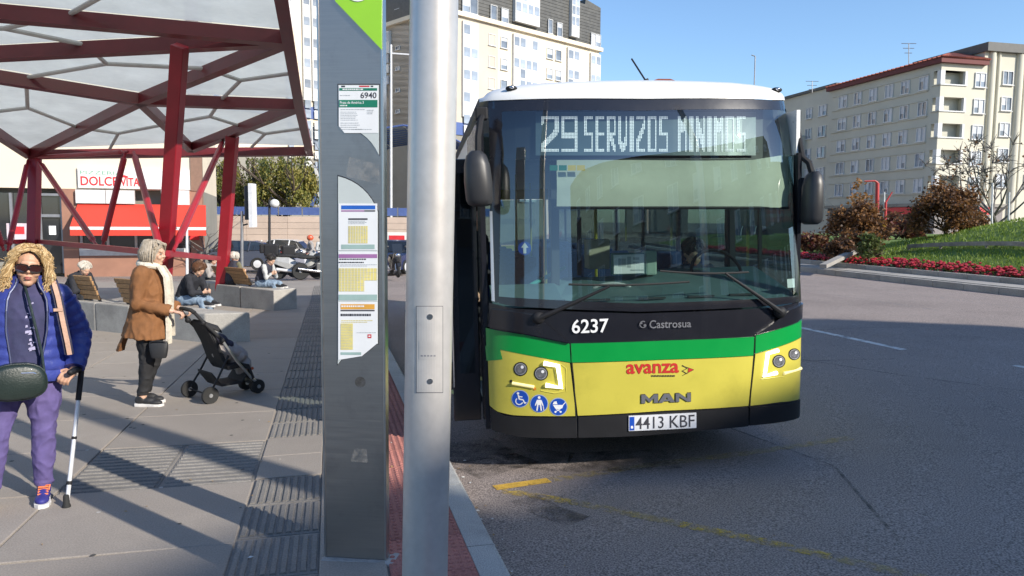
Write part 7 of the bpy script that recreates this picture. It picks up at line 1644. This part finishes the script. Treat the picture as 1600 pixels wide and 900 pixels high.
CW = mat('car_white', (.66, .66, .66), .25, coat=.8, var=.02); CD = mat('car_slate', (.05, .06, .09), .25, coat=.8, var=.05); CS = mat('car_silver', (.38, .42, .46), .3, .5, coat=.8, var=.03)
q = ground(432, 413); car('white hatchback parked behind the motorbikes', q, R(4), CW)
q = ground(362, 421); car('dark slate car parked left of the white hatchback', q, R(12), CD, 4.2, 1.72, 1.42)
q = ground(626, 424); car('dark blue car between totem and lamp post', q, R(75), mat('car_blue', (.02, .03, .10), .25, coat=.8), 4.0, 1.7, 1.5)
q = V((at(1161, 380, 52).x, 52, -.13)); car('silver car seen through the side window of the bus', q, R(-30), CS, 4.3, 1.75, 1.6)
def bike(label, loc, rot, paint, kind, box=True, sc_=1.0):
    o = thing('parked_motorbike', label, 'motorbike', loc, (0, 0, rot), 'motorbikes parked along the kerb'); o.scale = (sc_,) * 3
    for x in (-.68, .68):
        b = MB(); b.lathe([(.20, -.05), (.28, -.055), (.31, -.02), (.31, .02), (.28, .055), (.2, .05)], 22, (x, 0, .31), (0, 1, 0)); w_ = b.build('wheel', RUB, o, smooth=True)
        b = MB(); b.lathe([(.2, -.03), (.2, .03)], 16, (x, 0, .31), (0, 1, 0)) if kind == 's' else [b.bar((x, 0, .31), (x + .21 * math.cos(t * PI / 3.5), 0, .31 + .21 * math.sin(t * PI / 3.5)), .03, .03) for t in range(7)]; b.cyl((x, -.07, .31), (x, .07, .31), .05, 10); b.build('rim', ALU, w_)
        b = MB(); b.loft([[V((x + r_ * math.cos(a), y, .31 + r_ * math.sin(a))) for a in [R(30 + 20 * i) for i in range(7)] for r_ in (.33,)] for y in (-.07, 0, .07)], cap=False, closed=False); b.build('mudguard', paint, o, smooth=True)
    if kind == 's':
        b = MB(); b.loft([[V((x, y * wd, z)) for y, z in ((-1, z0), (-1, (z0 + z1) / 2), (-.7, z1), (.7, z1), (1, (z0 + z1) / 2), (1, z0))] for x, wd, z0, z1 in ((-.95, .10, .62, .80), (-.7, .17, .52, .84), (-.3, .19, .36, .80), (.0, .17, .28, .62), (.25, .17, .28, .58), (.42, .20, .40, .95), (.58, .16, .55, 1.08), (.74, .06, .66, .86))]); b.build('fairing', paint, o, smooth=False, bevel=.02)
        b = MB(); b.ell((-.48, 0, .85), (.46, .16, .07), 16, 8); b.ell((-.12, 0, .83), (.25, .15, .06), 12, 6); b.build('seat', RUB, o, smooth=True)
        b = MB(); b.loft([[V((.52 + dx, y, z)) for y in (-.2, -.1, 0, .1, .2)] for dx, z in ((.1, 1.0), (-.02, 1.22), (-.1, 1.38))], cap=False, closed=False); b.build('windshield', CGL, o, smooth=True)
        b = MB(); b.cyl((-.75, -.16, .38), (-.2, -.15, .3), .06, 10); b.build('exhaust', ALU, o, smooth=True)
    else:
        b = MB(); b.ell((.1, 0, .86), (.30, .15, .14), 14, 8); b.build('fuel_tank', paint, o, smooth=True)
        b = MB(); b.box((.08, 0, .45), (.42, .28, .34)); b.cyl((.1, -.2, .5), (.1, .2, .5), .09, 10); b.build('engine', mat('engine_grey', (.15, .15, .15), .4, .6), o, bevel=.03)
        b = MB(); b.ell((-.42, 0, .82), (.38, .13, .07), 14, 8); b.build('seat', RUB, o, smooth=True)
        b = MB(); b.tube([(-.68, .1, .31), (-.2, .12, .5), (.3, .08, .9)], .03, 8); b.tube([(-.68, -.1, .31), (-.2, -.12, .5), (.3, -.08, .9)], .03, 8); b.build('frame', BP, o, smooth=True)
        b = MB(); b.cyl((-.8, -.15, .42), (.1, -.15, .28), .05, 10); b.build('exhaust', CHR, o, smooth=True)
    b = MB(); b.tube([(.68, -.09, .31), (.46, -.08, 1.0)], .028, 8); b.tube([(.68, .09, .31), (.46, .08, 1.0)], .028, 8); b.build('fork', ALU, o, smooth=True)
    b = MB(); b.tube([(.30, -.36, 1.08), (.42, -.18, 1.06), (.44, .18, 1.06), (.30, .36, 1.08)], .018, 8); b.build('handlebar', BP, o, smooth=True)
    for s in (-1, 1): b = MB(); b.cyl((.42, s * .28, 1.07), (.40, s * .36, 1.24), .008, 5); b.ell((.40, s * .38, 1.26), (.02, .07, .05), 8, 6); b.build('mirror', BP, o, smooth=True)
    b = MB(); b.ell((.66, 0, .92), (.08, .11, .09), 12, 8); b.build('headlight', CHR, o, smooth=True)
    if box: b = MB(); b.box((-.92, 0, 1.08), (.5, .5, .42)); t = b.build('top_box', PLAS, o, bevel=.05); b = MB(); b.box((-1.172, 0, 1.02), (.01, .3, .05)); b.build('reflector', MC['print_red'], t)
    return o
BW = mat('bike_pearl', (.34, .34, .33), .3, coat=.6); BK2 = mat('bike_black', (.02, .02, .022), .25, coat=.6); BRR = mat('bike_red', (.30, .03, .02), .3, coat=.6)
bike('pearl white maxi scooter with a black top box, nearest of the row', ground(466, 436), R(14), BW, 's', True, 1.05)
bike('black naked motorbike right of the pearl scooter', ground(499, 436.5), R(28), BK2, 'm', False, 1.05)
bike('black scooter with a bag on its rear rack behind the pearl scooter', ground(448, 424.5), R(20), BK2, 's', True)
bike('red motorbike half hidden behind the pearl scooter', ground(484, 424.5), R(24), BRR, 'm', False)
bike('dark blue scooter squeezed between the pearl scooter and the naked motorbike', ground(487, 433), R(26), mat('bike_navy', (.02, .03, .08), .3, coat=.6), 's', True)
bike('black motorbike at the left end of the motorbike row', ground(434, 421), R(16), BK2, 'm', True)
bike('grey motorbike farthest back beside the person in the pale top', ground(506, 424), R(30), mat('bike_grey', (.16, .16, .17), .3, coat=.6), 'm', False)
bike('black scooter with silver fork standing between totem and lamp post', ground(617, 432), R(-70), BK2, 's', False)
# ================================================================ litter and fallen leaves
rr = random.Random(21); b = MB()
for _ in range(150):
    if rr.random() < .45: p = uv(rr.uniform(-.5, 4), .03 + abs(rr.gauss(0, .07)), -.122)
    elif rr.random() < .5: p = uv(rr.uniform(-.3, 6), rr.uniform(-4.5, -.2), .008)
    else: p = uv(rr.uniform(0, 7), rr.uniform(.2, 6), -.122)
    s = rr.uniform(.006, .018); a = rr.uniform(0, 6.3); d = V((math.cos(a), math.sin(a), 0)) * s; n = V((-d.y, d.x, .3 * s)); b.cur = rr.choice((0, 0, 1)); b.add([p - d, p - n * .5 + V((0, 0, .004)), p + d, p + n * .5 + V((0, 0, .002))], [(0, 1, 2, 3)])
tag(b.build('fallen_leaves', [mat('dry_leaf', (.34, .22, .09), .8), mat('paper_scrap', (.6, .6, .58), .8)]), 'scattered dry leaves and paper scraps in the gutter and on the paving', 'litter', kind='stuff')
rr = random.Random(44); b = MB()
for _ in range(170):
    u = rr.uniform(-.5, 11); v = rr.uniform(-7, -1.4); p = uv(u, v, .0045); r_ = rr.uniform(.008, .022); b.cur = 0 if rr.random() < .75 else 1
    b.add([p + V((r_ * math.cos(t * PI / 4) * rr.uniform(.8, 1.1), r_ * math.sin(t * PI / 4) * rr.uniform(.8, 1.1), 0)) for t in range(8)], [tuple(range(8))])
tag(b.build('gum_spots', [mat('gum_dark', (.07, .065, .06), .8), mat('gum_pale', (.42, .40, .37), .8)]), 'flattened chewing gum spots scattered over the paving slabs', 'litter', kind='stuff')
